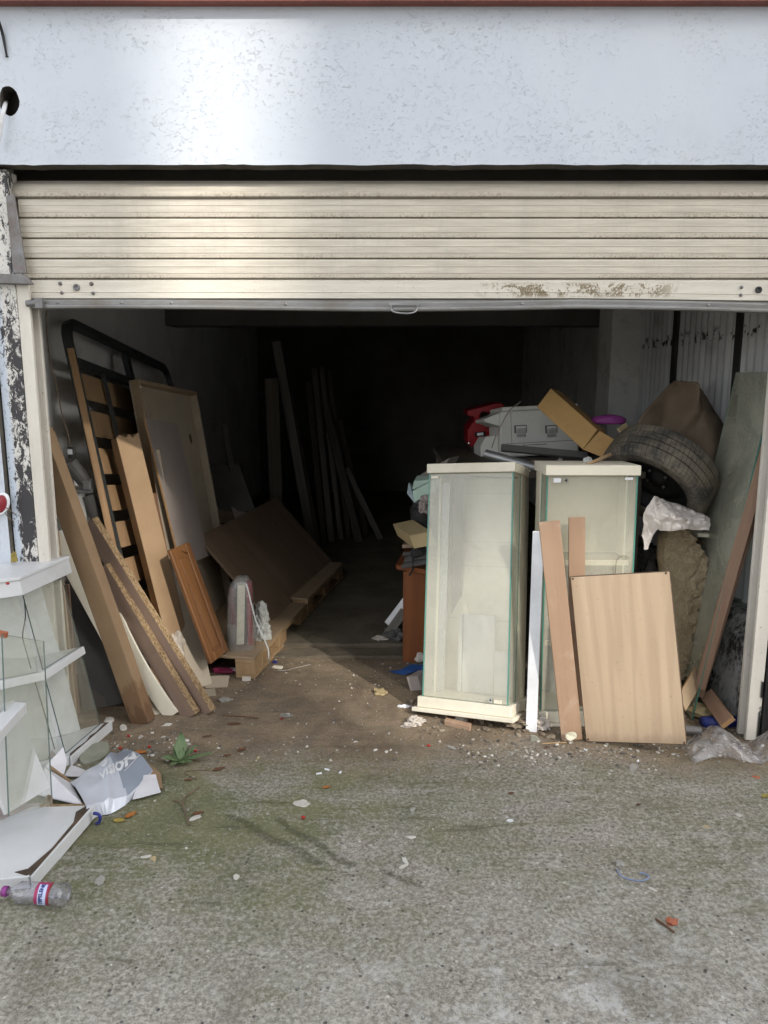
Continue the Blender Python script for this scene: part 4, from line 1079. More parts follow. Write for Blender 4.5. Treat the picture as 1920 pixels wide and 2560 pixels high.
for pts, z, mat, lab in ((((-0.890, 2.497, 0.010), (-0.803, 2.541, 0.010), (-0.853, 2.653, 0.016), (-0.910, 2.643, 0.020)), 0.010, 'carton', 'white carton sheet sticking out under the silver carton'),
                         (((-0.910, 2.649, 0.004), (-0.804, 2.573, 0.004), (-0.843, 2.680, 0.004), (-0.916, 2.764, 0.004)), 0.004, 'card', 'brown cardboard edge beneath the white carton sheet')):
    bm = bmesh.new(); bm.faces.new([bm.verts.new(p) for p in pts]); bmesh.ops.recalc_face_normals(bm, faces=bm.faces[:])
    bmesh.ops.subdivide_edges(bm, edges=bm.edges[:], cuts=4, use_grid_fill=True)
    for v in bm.verts: v.co.z += 0.004 + 0.006 * noise.noise(V((v.co.x * 14, v.co.y * 14, 2)))
    o = obj('carton_sheet', bm, mat); md = o.modifiers.new('thickness', 'SOLIDIFY'); md.thickness = 0.003; tag(o, lab, 'carton')

def bottle():
    a, b = V((-1.095, 1.980, 0.033)), V((-0.903, 1.963, 0.033))
    z = (b - a).normalized(); x = V((0, 0, 1)).cross(z).normalized(); y = z.cross(x)
    L = (b - a).length
    t = thing('plastic_bottle', a, 'clear crushed plastic water bottle with pink and blue label', 'bottle')
    M = frame_m(a, x, y, z)
    r = 0.031
    prof = [(0.0125, 0.018), (0.0125, 0.024), (0.016, 0.032), (0.024, 0.045)]
    for k in range(7): prof += [(r, 0.055 + k * 0.008), (r - 0.002, 0.059 + k * 0.008)]
    prof += [(r - 0.0015, 0.113), (r - 0.0015, 0.155), (r, 0.160), (r, 0.190), (r - 0.004, L - 0.006), (r - 0.012, L), (0.001, L - 0.008)]
    bm = bmesh.new(); lathe(bm, prof, 40)
    for v in bm.verts:
        k = 0.10 * noise.noise(V((v.co.x * 30, v.co.y * 30, v.co.z * 18))) if v.co.z > 0.05 else 0
        v.co.x *= 1 + k; v.co.y *= 1 + k
    obj('bottle_body', bm, 'pet', t, M=M, smooth=True)
    bm = bmesh.new(); lathe(bm, ((0.0135, 0.0), (0.0145, 0.003), (0.0145, 0.014), (0.0128, 0.016)), 24); bm.faces.new(bm.verts[:24][::-1])
    obj('cap', bm, 'purple', t, M=M, smooth=False)
    def band(z0, z1, a0, a1, mat, nm, rr=0.0305, slope=0.0):
        bm = bmesh.new(); n = 16; rows = []
        for j in (0, 1):
            rows.append([bm.verts.new((rr * math.cos(a0 + (a1 - a0) * i / n), rr * math.sin(a0 + (a1 - a0) * i / n), (z0, z1)[j] + slope * math.sin(math.pi * i / n))) for i in range(n + 1)])
        for i in range(n): bm.faces.new((rows[0][i], rows[0][i + 1], rows[1][i + 1], rows[1][i]))
        return obj(nm, bm, mat, t, M=M, smooth=True)
    # angle where the camera looks at the bottle's upper front
    view = (V((0, 0, 1.5)) - a).normalized(); ang = math.atan2(view.dot(y), view.dot(x))
    band(0.108, 0.150, ang - 1.3, ang + 1.2, 'pink', 'label', 0.0303)
    band(0.116, 0.140, ang - 0.85, ang + 1.25, 'lettercloth', 'label_panel', 0.0308, 0.003)
    band(0.146, 0.152, ang - 1.3, ang + 1.2, 'redbag', 'label_stripe', 0.0308)
    bm = text_mesh('TEPELENE', 1.0, 0.0, 0.05, 1.0)
    s = 0.0135; sgn = 1 if True else -1
    for v in bm.verts:
        aa = ang + 1.05 - v.co.x * s / 0.0312; zz_ = 0.1325 - v.co.y * s * 1.05
        v.co = V((0.0314 * math.cos(aa), 0.0314 * math.sin(aa), zz_))
    obj('label_lettering', bm, 'darkblue', t, M=M)
MAT['lettercloth'] = plain('pale blue label', (0.50, 0.56, 0.74), (0.44, 0.50, 0.70), 8, 0.4, grime=0.05, bump=0.0)
bottle()

# ------------------------------------------------------------------ left: boards, cartons and the bed base
CARD = V((0.10, -1, 0.25))
o = plank('cardboard_tube', (-1.055, 3.108, 0.000), (-1.429, 3.160, 1.264), 0.086, 0.06, (-0.28, -1, 0.1), 'card_wet', seg=4, bow=0.004); tag(o, 'long brown cardboard tube with a wet foot leaning by the left rail', 'cardboard')
o = plank('chipboard_plank', (-0.795, 3.203, 0.000), (-1.332, 3.380, 0.837), 0.085, 0.036, (-0.55, -1, 0.10), ('purple_lam', 'chip')); tag(o, 'violet brown laminated chipboard plank, rightmost of the crossed pair', 'plank')
o = plank('chipboard_plank', (-0.860, 3.176, 0.000), (-1.271, 3.340, 0.636), 0.085, 0.036, (-0.55, -1, 0.10), ('purple_lam', 'chip')); tag(o, 'brown laminated chipboard plank between white sheet and violet plank', 'plank')
o = plank('white_sheet', (-0.942, 3.194, 0.000), (-1.256, 3.360, 0.504), 0.07, 0.012, (-0.2, -1, 0.2), 'cream', seg=10, bow=-0.045); tag(o, 'bent cream sheet between cardboard tube and chipboard planks', 'sheet')
o = plank('cream_board', (-1.016, 3.199, 0.000), (-1.152, 3.270, 0.319), 0.06, 0.01, (0.1, -1, 0.2), 'cream', seg=6, bow=0.02); tag(o, 'short cream board standing right of the wet cardboard foot', 'board')
o = plank('white_plank', (-1.223, 3.300, 0.308), (-1.458, 3.320, 0.800), 0.075, 0.02, (0.1, -1, 0.5), ('cream', 'white')); tag(o, 'white plank slanting behind the leaning cardboard tube', 'plank')
o = plank('brown_plank', (-1.306, 3.420, 0.357), (-1.460, 3.420, 0.723), 0.07, 0.02, (0.1, -1, 0.4), 'ply'); tag(o, 'dark brown plank slanting behind the white plank', 'plank')
o = plank('grey_board', (-1.257, 3.288, 0.000), (-1.370, 3.400, 0.576), 0.17, 0.016, (0.25, -1, 0.2), 'darkgrey'); tag(o, 'dark grey panel standing behind the corner cabinet glass', 'panel')
o = plank('grey_board', (-1.310, 3.266, 0.000), (-1.436, 3.460, 0.643), 0.10, 0.016, (0.35, -1, 0.2), 'greywood'); tag(o, 'narrow grey brown board left of the dark grey panel', 'panel')
o = plank('tan_plank', (-1.335, 3.060, 0.040), (-1.375, 3.110, 0.852), 0.055, 0.018, (0.1, -1, 0.05), 'mdf'); tag(o, 'thin tan plank standing upright right behind the left rail', 'plank')
o = plank('brown_plank', (-1.378, 3.220, -0.005), (-1.390, 3.240, 0.589), 0.03, 0.018, (0.1, -1, 0.05), 'brown'); tag(o, 'narrow brown batten seen through the cabinet glass', 'plank')

# double bed base of steel with birch slats, leaning on the left wall
def bed():
    t = thing('bed_base', (-1.0, 4.1, 0), 'dark steel double bed base with birch slats leaning on the left wall', 'bed base')
    Tp = V((-1.46, 3.60, 1.735)); W = V((0.01, 0.991, -0.134)).normalized(); U = V((-0.21, 0.13, 0.97)); U = (U - U.dot(W) * W).normalized(); N = W.cross(U)
    if N.x < 0: N = -N
    Lh, Wd = 1.86, 1.62
    M = frame_m(Tp - U * Lh, W, N, U)       # local x along the width, y towards the room, z up the frame
    def P3(x, z, y=0.0): return V((x, y, z))
    # outer frame: rounded corners on top
    path = [P3(0, 0.02), P3(0, Lh - 0.10)] + [P3(0.10 - 0.10 * math.cos(a), Lh - 0.10 + 0.10 * math.sin(a)) for a in (0.4, 0.8, 1.2)] + [P3(0.10, Lh)] + [P3(Wd - 0.10, Lh)] + [P3(Wd - 0.10 + 0.10 * math.sin(a), Lh - 0.10 + 0.10 * math.cos(a)) for a in (0.4, 0.8, 1.2)] + [P3(Wd, Lh - 0.10), P3(Wd, 0.02)]
    bm = bmesh.new()
    for p in path:
        pass
    tube(bm, path, 0.026, 4)
    obj('frame', bm, 'steelframe', t, M=M)
    obj('cross_bar', box((0.02, -0.016, Lh - 0.21), (Wd - 0.02, 0.012, Lh - 0.17)), 'steelframe', t, M=M)
    obj('centre_bar', box((Wd / 2 - 0.03, -0.018, 0.03), (Wd / 2 + 0.03, 0.010, Lh - 0.03)), 'steelframe', t, M=M)
    obj('rod', box((0.30, 0.012, 0.05), (0.318, 0.028, Lh - 0.21)), 'steelframe', t, M=M)
    z = Lh - 0.36; k = 0
    base = boxmesh(Wd / 2 - 0.065, 0.010, 0.125, bev=0.002, x0=0.03)
    me = bpy.data.meshes.new('slat'); base.to_mesh(me); base.free(); me.materials.append(m_('slat'))
    while z > 0.05:
        for side in (0, 1):
            Ms = M @ Matrix.Translation((side * (Wd / 2), -0.012, z))
            o = bpy.data.objects.new('slat', me); COL.objects.link(o); o.parent = t; o.matrix_basis = WM[t.name].inverted() @ Ms
        z -= 0.178
bed()
o = plank('pine_batten', (-1.213, 3.400, 0.626), (-1.420, 3.560, 1.608), 0.030, 0.018, (0.5, -1, 0.1), 'pine'); tag(o, 'thin orange pine batten leaning along the bed base', 'batten')
o = plank('cardboard_tube', (-0.965, 3.583, 0.000), (-1.205, 3.620, 1.207), 0.110, 0.075, (0.85, -1, 0.1), 'card', rag=0.03, seg=3, bow=0.004); tag(o, 'tall brown cardboard tube with torn top in front of the bed base', 'cardboard')
# shallow tray panel (wardrobe back) with a rim
def tray():
    br, tr_ = V((-0.962, 4.500, 0.093)), V((-1.178, 4.720, 1.373))
    t = thing('tray_panel', (br.x, br.y, 0.12), 'tall beige wardrobe door with raised rim leaning left of the pallet', 'door panel')
    tl = V((-1.295, 3.980, 1.458)); x = (tr_ - tl).normalized(); z = (tr_ - br); z = (z - z.dot(x) * x); L = z.length; z.normalize(); y = z.cross(x); Wd = (tr_ - tl).length
    M = frame_m(tl - z * L, x, y, z)
    obj('sheet', box((0.0, 0.0, 0.0), (Wd, 0.008, L)), 'beigeboard', t, M=M)
    obj('top_rail', box((0.0, -0.045, L - 0.018), (Wd, -0.0005, L)), 'mdf', t, M=M, bevel=0.001)
    obj('side_rail', box((Wd - 0.018, -0.045, 0), (Wd, -0.0005, L - 0.0185)), 'beigeboard', t, M=M, bevel=0.001)
    obj('side_rail', box((0.0, -0.045, 0), (0.018, -0.0005, L - 0.0185)), 'mdf', t, M=M, bevel=0.001)
    for zz in (0.04, 0.30, 0.66):
        bm = bmesh.new(); lathe(bm, ((0.001, 0.003), (0.006, 0.002), (0.007, 0)), 10)
        obj('screw_cap', bm, 'white', t, M=M @ Matrix.Translation((0.009, -0.0455, L - zz)) @ Matrix.Rotation(R(90), 4, 'X'))
    bm = bmesh.new(); prism(bm, [(0.62, L - .26), (0.65, L - .25), (0.655, L - .30), (0.63, L - .315)], -0.002, -0.0008, 1)
    obj('stain', bm, 'rawedge', t, M=M)
    return M, Wd, L
tray()
bl, br = V((-1.076, 3.900, 0.050)), V((-0.897, 4.200, -0.052))
bl, tl, tr_ = V((-1.013, 3.740, 0.539)), V((-1.184, 3.900, 1.272)), V((-1.166, 4.420, 1.206))
o = brd('lilac_board', bl, bl + (tr_ - tl), tl, 0.012, ('greyboard', 'pine')); tag(o, 'grey lilac panel with wooden edge standing inside the beige door', 'panel')
o = plank('beige_strip', (-1.013, 3.740, 0.174), (-1.153, 3.860, 1.116), 0.05, 0.014, (0.5, -1, 0.1), ('beigeboard', 'mdf')); tag(o, 'narrow beige board standing in front of the lilac panel', 'board')
o = plank('pine_batten', (-1.023, 3.700, 0.227), (-1.150, 3.800, 0.906), 0.022, 0.012, (0.5, -1, 0.1), 'honey'); tag(o, 'thin honey batten between torn cardboard tube and beige board', 'batten')
o = plank('curled_sheet', (-0.877, 3.500, 0.006), (-0.979, 3.660, 0.472), 0.10, 0.004, (0.5, -1, 0.2), 'beigeboard', seg=12, bow=0.05); tag(o, 'curled beige hardboard sheet at the foot of torn cardboard tube', 'sheet')

# raised panel cabinet door
def cab_door():
    bl, br, tl = V((-0.821, 3.480, 0.133)), V((-0.775, 3.660, 0.132)), V((-0.989, 3.600, 0.677))
    x = (br - bl).normalized(); z = (tl - bl); z = z - z.dot(x) * x; L = z.length; z.normalize(); y = z.cross(x); w = (br - bl).length
    M = frame_m(bl, x, y, z)
    t = thing('cabinet_door', bl, 'small honey wood cabinet door with raised panel leaning on the pallet', 'door')
    fr = 0.045
    obj('stile', box((0, 0, 0), (fr, 0.02, L)), 'honey', t, M=M, bevel=0.004)
    obj('stile', box((w - fr, 0, 0), (w, 0.02, L)), 'honey', t, M=M, bevel=0.004)
    obj('rail', box((fr + .0005, 0.0005, 0), (w - fr - .0005, 0.02, fr)), 'honey', t, M=M, bevel=0.003)
    bm = bmesh.new(); n = 12
    arc = [(fr + .0005 + (w - 2 * fr - .001) * i / n, L - fr - 0.006 + 0.022 * math.sin(math.pi * i / n)) for i in range(n + 1)]
    prism(bm, arc + [(w - fr - .0005, L), (fr + .0005, L)], 0.0005, 0.02, 1)
    obj('rail', bm, 'honey', t, M=M)
    bm = bmesh.new(); bx(bm, (fr - .004, 0.010, fr - .004), (w - fr + .004, 0.017, L - fr + .015))
    obj('panel', bm, 'honey', t, M=M)
    bm = bmesh.new(); bx(bm, (fr + .014, 0.005, fr + .014), (w - fr - .014, 0.0099, L - fr - .014))
    obj('raised_field', bm, 'honey', t, M=M, bevel=0.0045)
cab_door()

# pallets
def pallet(corner, L, W, label, mat='paleply'):
    d = V((0.346, 1.85, 0)).normalized(); s = V((-d.y, d.x, 0)); up = V((0, 0, 1))
    M = frame_m(V(corner), d, s, up)
    t = thing('pallet', corner, label, 'pallet', 'pallets along the left wall')
    obj('deck', box((0, 0, 0.098), (L, W, 0.112)), 'mdf', t, M=M, bevel=0.002)
    for i in range(3):
        for j in range(2):
            x0 = 0.0 + i * (L - 0.13) / 2; y0 = 0.0 + j * (W - 0.1)
            obj('block', box((x0 + 0.002, y0 + 0.002, 0.018), (x0 + 0.13, y0 + 0.1, 0.0795)), mat, t, M=M @ Matrix.Translation((0, 0, 0)), bevel=0.002)
    for j in range(2):
        y0 = j * (W - 0.1)
        obj('stringer', box((0, y0, 0.080), (L, y0 + 0.1, 0.0975)), mat, t, M=M, bevel=0.0015)
        obj('bottom_board', box((0, y0, 0.0), (L, y0 + 0.1, 0.0175)), mat, t, M=M, bevel=0.0015)
pallet((-0.640, 3.60, 0.004), 0.92, 0.72, 'pallet with beige deck carrying the wrapped parcel')
pallet((-0.465, 4.535, 0.026), 0.92, 0.78, 'farther pallet deeper inside below the leaning plywood')
o = brd('plywood_sheet', (-0.635, 4.170, 0.116), (-0.375, 5.500, 0.127), (-0.999, 4.500, 0.588), 0.016, 'ply'); tag(o, 'large dull plywood sheet leaning low above the pallets', 'plywood')

# wrapped parcel on the pallet
def parcel():
    b = V((-0.729, 3.694, 0.116))
    t = thing('wrapped_parcel', b, 'ivory and red box in milky plastic wrap on the pallet corner', 'parcel')
    hexa('inner_box', b + V((-0.020, 0.03, 0.02)), (0.036, 0.01, 0), (0.014, 0.01, 0.31), (-0.01, 0.05, 0), 'ivory', t)
    hexa('red_box', b + V((0.032, 0.06, 0.004)), (0.028, 0.01, 0), (0.0, 0.02, 0.33), (-0.02, 0.06, 0), 'redbag', t)
    hexa('red_box', b + V((-0.055, 0.10, 0.10)), (0.02, 0.01, 0), (0.0, 0.01, 0.19), (-0.02, 0.04, 0), 'redbag', t)
    bm = bmesh.new(); n = 26; rows = []
    for j in range(15):
        s = j / 14; z = 0.002 + s * 0.375
        ww = 0.066 * (1 - 0.30 * s ** 2) * (1.0 if s < 0.92 else 1 - (s - 0.92) * 6.0); dd = 0.072 * (1 - 0.25 * s ** 2) * (1.0 if s < 0.92 else 1 - (s - 0.92) * 6.0)
        row = []
        for i in range(n):
            a = 2 * math.pi * i / n
            cx, sx = math.cos(a), math.sin(a)
            k = 1 / max(abs(cx), abs(sx)) ** 0.75
            q = 1 + 0.14 * noise.noise(V((cx * 2.4, sx * 2.4, s * 3.2)))
            row.append(bm.verts.new(b + V((cx * ww * k * q + 0.012 * s, sx * dd * k * q + 0.055, z))))
        rows.append(row)
    for a_, b_ in zip(rows, rows[1:]):
        for i in range(n): bm.faces.new((a_[i], a_[(i + 1) % n], b_[(i + 1) % n], b_[i]))
    bm.faces.new(rows[-1])
    obj('plastic_wrap', bm, 'wrap', t, smooth=True)
parcel()
bm = crumple((-0.638, 3.870, 0.116), (0.045, 0.05, 0.075), 5, 4, 0.35, 2.0)
bm2 = crumple(V((-0.638, 3.870, 0.116)) + V((-0.006, 0.03, 0.085)), (0.042, 0.045, 0.07), 9, 4, 0.35, 2.0)
me = bpy.data.meshes.new('t'); bm2.to_mesh(me); bm2.free(); bm.from_mesh(me); bpy.data.meshes.remove(me)
o = obj('plastic_sack', bm, 'bagwhite'); tag(o, 'pale grey plastic sack right of the wrapped parcel', 'sack')
pp = curve_pts([(-0.699, 3.700, 0.473), (-0.675, 3.660, 0.461), (-0.657, 3.650, 0.389), (-0.631, 3.640, 0.288), (-0.604, 3.630, 0.226), (-0.573, 3.620, 0.153), (-0.568, 3.600, 0.104), (-0.583, 3.755, 0.003), (-0.511, 3.708, 0.004), (-0.454, 3.742, 0.004), (-0.383, 3.786, 0.004)], 6)
bm = bmesh.new(); a = [bm.verts.new(p + V((-0.003, 0, 0.001))) for p in pp]; b = [bm.verts.new(p + V((0.003, 0.002, 0.002))) for p in pp]
for i in range(len(pp) - 1): bm.faces.new((a[i], a[i + 1], b[i + 1], b[i]))
o = obj('strap', bm, 'bagwhite'); md = o.modifiers.new('thickness', 'SOLIDIFY'); md.thickness = 0.0015; tag(o, 'thin white packing strap trailing from parcel to floor', 'strap')
bm = crumple((-1.027, 3.600, 0.109), (0.060, 0.05, 0.095), 14, 4, 0.30, 2.6); o = obj('newspaper_bundle', bm, 'paper'); tag(o, 'crumpled white newspaper bundle behind the chipboard planks', 'paper')
for k, (a, b, c, lab) in enumerate((((-0.862, 3.495, 0.004), (-0.755, 3.504, 0.004), (-0.847, 3.580, 0.030), 'flat grey cardboard piece before the pallet'), ((-0.849, 3.393, 0.003), (-0.790, 3.410, 0.003), (-0.862, 3.480, 0.003), 'torn cardboard scrap nearest the chipboard planks'))):
    o = brd('cardboard_scrap', a, b, c, 0.004, 'beigeboard'); tag(o, lab, 'cardboard')
bm = crumple((-0.805, 3.692, 0.004), (0.07, 0.02, 0.016), 4, 3); o = obj('foil_wrapper', bm, 'pink'); tag(o, 'pink foil wrapper under the near pallet', 'wrapper')
bm = crumple(V((-0.770, 3.692, 0.012)), (0.03, 0.012, 0.010), 8, 3); o = obj('white_wrapper', bm, 'print'); tag(o, 'white plastic scrap under the near pallet', 'wrapper')
bm = crumple((-0.571, 3.818, 0.003), (0.014, 0.008, 0.010), 2, 2); o = obj('plastic_piece', bm, 'darkblue'); tag(o, 'small blue plastic piece beside pallet and strap', 'scrap')
o = brd('wood_offcut', (-0.575, 3.747, 0.012), (-0.526, 3.732, 0.012), (-0.576, 3.772, 0.012), 0.010, 'cream'); tag(o, 'small pale wood offcut beside the strap', 'offcut')
o = brd('paper_label', (-0.701, 3.585, -0.005), (-0.659, 3.590, -0.007), (-0.701, 3.588, 0.023), 0.002, 'paper'); tag(o, 'torn white label at the foot of the pallet block', 'label')
# remote on its cord, wall bracket, pipe
t = thing('remote_control', (-1.347, 3.300, 1.154), 'small black and white remote control hanging by a cord on the left wall', 'remote')
bm = bmesh.new(); c = V((-1.347, 3.300, 1.157)); bx(bm, c + V((-0.014, -0.006, -0.022)), c + V((0.014, 0.006, 0.026)))
obj('case', bm, 'black', t, bevel=0.003)
bm = bmesh.new(); bx(bm, c + V((-0.010, -0.0075, -0.004)), c + V((0.010, -0.0062, 0.018))); obj('face_plate', bm, 'print', t)
bm = bmesh.new(); tube(bm, curve_pts([(-1.345, 3.160, 1.740), (-1.359, 3.180, 1.691), (-1.372, 3.220, 1.549), (-1.370, 3.260, 1.443), (-1.364, 3.280, 1.321), (-1.353, 3.300, 1.240), (-1.348, 3.300, 1.182)], 6), 0.0028, 6)
obj('cord', bm, 'twig', t, smooth=True)
t = thing('gate_motor', (-1.391, 3.500, 1.006), 'dusty grey steel gate actuator fixed low on the left wall', 'actuator')
c = V((-1.390, 3.500, 1.033))
bm = bmesh.new(); tube(bm, (c + V((-0.045, 0, 0.06)), c + V((0.01, 0.02, -0.03))), 0.035, 14); obj('motor_housing', bm, 'darkgrey', t, smooth=False)
bm = bmesh.new(); bx(bm, c + V((-0.05, -0.03, -0.06)), c + V((-0.035, -0.02, 0.0))); bx(bm, c + V((-0.05, -0.032, -0.075)), c + V((0.06, -0.02, -0.0605))); bx(bm, c + V((0.02, -0.04, -0.06)), c + V((0.055, -0.02, -0.02))); obj('bracket', bm, 'rustmetal', t, bevel=0.002)
bm = bmesh.new(); tube(bm, (c + V((0.03, 0.0, -0.09)), c + V((0.16, 0.02, -0.55))), 0.030, 14); obj('rod_tube', bm, 'darkgrey', t)
bm = bmesh.new(); bx(bm, c + V((-0.02, -0.01, -0.5)), c + V((0.015, 0.02, -0.076))); obj('mount_plate', bm, 'plaster', t)
bm = bmesh.new(); tube(bm, curve_pts([(-1.351, 3.060, 1.279), (-1.331, 3.070, 1.290), (-1.320, 3.080, 1.281), (-1.319, 3.080, 1.269)], 4), 0.0016, 5)
o = obj('bent_nail', bm, 'ink'); tag(o, 'bent black wire hook on the wall above the cardboard tube', 'hook')
for x, y, x2 in ((1530, 190, 1560), (1550, 735, 1580)):
    pass

# dim boards far inside along the left wall (foot, head in the room)
def dim(k, foot, head, w, mat, t=0.02, n=(0.6, -1, 0)):
    o = plank('leaning_board', foot, head, w, t, n, mat)
    return tag(o, k, 'board', 'dim boards leaning along the left wall')
ordn = ('first', 'second', 'third', 'fourth', 'fifth', 'sixth', 'seventh', 'eighth', 'ninth', 'tenth')
for i, (hd, ft, w, mat) in enumerate((
        ((-0.820, 5.700, 1.456), (-0.818, 5.750, 0.804), 0.10, 'darkwood'), ((-0.807, 5.900, 1.728), (-0.624, 6.200, 0.317), 0.07, 'greywood'), ((-0.778, 6.400, 1.338), (-0.596, 6.300, 0.298), 0.06, 'darkwood'),
        ((-0.663, 6.800, 1.421), (-0.549, 6.600, 0.295), 0.05, 'darkwood'), ((-0.626, 7.000, 1.534), (-0.489, 6.700, 0.277), 0.055, 'greywood'), ((-0.567, 7.100, 1.548), (-0.407, 6.800, 0.216), 0.04, 'greywood'),
        ((-0.504, 7.200, 1.531), (-0.343, 6.900, 0.198), 0.035, 'darkwood'), ((-0.513, 6.900, 1.162), (-0.271, 6.700, 0.228), 0.07, 'darkwood'), ((-0.421, 7.200, 1.062), (-0.205, 7.000, 0.171), 0.06, 'darkwood'), ((-0.339, 6.900, 0.651), (-0.116, 6.800, 0.202), 0.05, 'greywood'))):
    hd, ft = V(hd), V(ft); k = min(1.6, (hd.z - 0.024) / max(0.05, hd.z - ft.z))
    dim(ordn[i] + ' from the left of the dim narrow boards leaning deep inside', hd + (ft - hd) * k, hd, w, mat)
o = dim('dark square panel leaning on the left wall above the plywood', (-0.962, 5.000, 0.594), (-1.110, 5.250, 0.872), 0.24, 'darkgrey')
o = dim('narrow pale board rising left of the dark square panel', (-0.989, 5.150, 0.615), (-1.104, 5.350, 1.150), 0.035, 'greywood')
o = dim('short pale board end above the plywood sheet', (-0.937, 4.950, 0.555), (-1.000, 5.100, 0.669), 0.09, 'greyboard')
o = dim('small brown board end left of the short pale board', (-1.030, 4.900, 0.535), (-1.042, 4.950, 0.609), 0.15, 'ply')
o = dim('dim slanting board right of the short pale board', (-0.916, 5.200, 0.554), (-1.039, 5.500, 0.659), 0.08, 'darkwood')

# ------------------------------------------------------------------ right: two glass display cases
def glass_box(bm_lo, bm_hi, thin_axis):
    bm = box(bm_lo, bm_hi); bm.normal_update()
    for f in bm.faces: f.material_index = 0 if abs(f.normal[thin_axis]) > 0.9 else 1
    return bm
def lock_parts(t, M, x, z):
    obj('lock_plate', box((x - 0.0075, -0.0115, z - 0.0085), (x + 0.0075, -0.0052, z + 0.0085)), 'chrome', t, M=M, bevel=0.001)
    bm = bmesh.new(); lathe(bm, ((0.001, 0.003), (0.004, 0.003), (0.005, 0.0)), 14)
    obj('lock_barrel', bm, 'ink', t, M=M @ Matrix.Translation((x, -0.0116, z)) @ Matrix.Rotation(R(90), 4, 'X'))
def showcase(label, FLb, FRb, FLt, D, split, inner):
    FLb, FRb, FLt = V(FLb), V(FRb), V(FLt)
    x = (FRb - FLb).normalized(); z = FLt - FLb; z = z - z.dot(x) * x; H = z.length; z.normalize(); y = z.cross(x); W = (FRb - FLb).length
    M = frame_m(FLb, x, y, z)
    t = thing('glass_showcase', FLb - 0.075 * z, label, 'display case', 'glass display cases')
    obj('plinth', box((-0.016, -0.016, -0.046), (W + 0.016, D + 0.016, -0.0005)), 'cream', t, M=M, bevel=0.002)
    obj('foot_board', box((-0.034, -0.036, -0.064), (W + 0.034, D + 0.02, -0.0465)), 'cream', t, M=M, bevel=0.002)
    obj('top', box((-0.007, -0.012, H), (W + 0.007, D + 0.012, H + 0.042)), 'cream', t, M=M, bevel=0.002)
    obj('back_panel', box((0.001, D - 0.014, 0), (W - 0.001, D, H - 0.0005)), 'cream', t, M=M)
    obj('glass_door', glass_box((0.006, 0, 0.003), (W - 0.006, 0.005, H - 0.003), 1), ('glass_milky', 'gedge'), t, M=M)
    # side walls: glass in front, laminate behind
    for sx in (0, 1):
        xa, xb = (0, 0.0055) if sx == 0 else (W - 0.0055, W)
        obj('side_glass', glass_box((xa, 0.0055, 0.001), (xb, D * split - 0.001, H - 0.001), 0), ('glass_milky', 'gedge'), t, M=M)
        xa, xb = (-0.001, 0.014) if sx == 0 else (W - 0.014, W + 0.001)
        obj('side_panel', box((xa, D * split, 0), (xb, D - 0.0145, H - 0.0005)), 'cream', t, M=M, bevel=0.0012)
    # green polished front edges of the side panes
    for xa in (0.0, W - 0.0058):
        obj('glass_edge', box((xa, 0.0, 0.001), (xa + 0.0057, 0.0053, H - 0.001)), 'gedge', t, M=M)
    inner(t, M, W, D, H)
    return t
def inner1(t, M, W, D, H):
    obj('mirror_strip', box((0.0148, D * 0.50, 0.004), (0.052, D * 0.512, H - 0.03)), 'foil', t, M=M)
    obj('loose_board', box((0.095, D - 0.075, 0.002), (0.110, D - 0.015, 0.36)), 'white', t, M=M, bevel=0.001)
    obj('loose_board', box((0.112, D - 0.060, 0.002), (0.262, D - 0.045, 0.360)), 'white', t, M=M, bevel=0.001)
    obj('loose_board', box((0.265, D - 0.062, 0.002), (W - 0.02, D - 0.047, 0.20)), 'white', t, M=M, bevel=0.001)
    obj('loose_board', box((0.075, D - 0.040, 0.002), (0.094, D - 0.0145, 0.21)), 'cream', t, M=M, bevel=0.001)
    for zz in (0.335, 0.585, 0.70, 0.93):
        obj('shelf_mark', box((0.02, D - 0.0152, H * zz), (W - 0.02, D - 0.0141, H * zz + 0.0022)), 'foil', t, M=M)
    lock_parts(t, M, W - 0.075, 0.017)
    obj('hinge', box((W - 0.062, -0.004, 0.004), (W - 0.028, -0.0006, 0.020)), 'cream', t, M=M)
    obj('hinge', box((0.012, -0.004, H - 0.024), (0.046, -0.0006, H - 0.013)), 'cream', t, M=M)
def inner2(t, M, W, D, H):
    for zz in (H * 0.635, H * 0.29):
        bm = glass_box((0.016, 0.03, zz), (W - 0.016, D - 0.016, zz + 0.006), 2); obj('glass_shelf', bm, ('glass_milky', 'gedge'), t, M=M)
        obj('shelf_rail', box((0.016, 0.024, zz - 0.012), (W - 0.016, 0.0295, zz + 0.010)), 'cream', t, M=M)
    obj('mirror_sheet', box((0.02, D - 0.020, 0.004), (W - 0.02, D - 0.0145, H * 0.60)), 'foil', t, M=M)
    obj('hinge', box((0.028, -0.004, H - 0.030), (0.058, -0.0006, H - 0.012)), 'print', t, M=M)
    obj('hinge', box((W - 0.055, -0.004, H - 0.018), (W - 0.022, -0.0006, H - 0.008)), 'print', t, M=M)
    lock_parts(t, M, 0.078, H - 0.020)
    bm = bmesh.new(); tube(bm, curve_pts([(W - 0.02, -0.006, H * 0.66), (W - 0.05, -0.006, H * 0.67), (W - 0.075, -0.006, H * 0.65), (W - 0.08, -0.006, H * 0.58)], 5), 0.0012, 5); obj('wire', bm, 'twig', t, M=M)
showcase('cream glass showcase tilted beside the brown desk, left of the pair', (0.170, 3.225, 0.081), (0.526, 3.060, 0.109), (0.234, 3.450, 1.051), 0.27, 0.46, inner1)
showcase('upright cream glass showcase behind the reddish strips, right of the pair', (0.676, 3.130, 0.055), ((0.676, 3.130, 0.055)[0] + 0.378, 3.125, (0.676, 3.130, 0.055)[2]), (0.659, 3.170, 1.079), 0.24, 0.5, inner2)

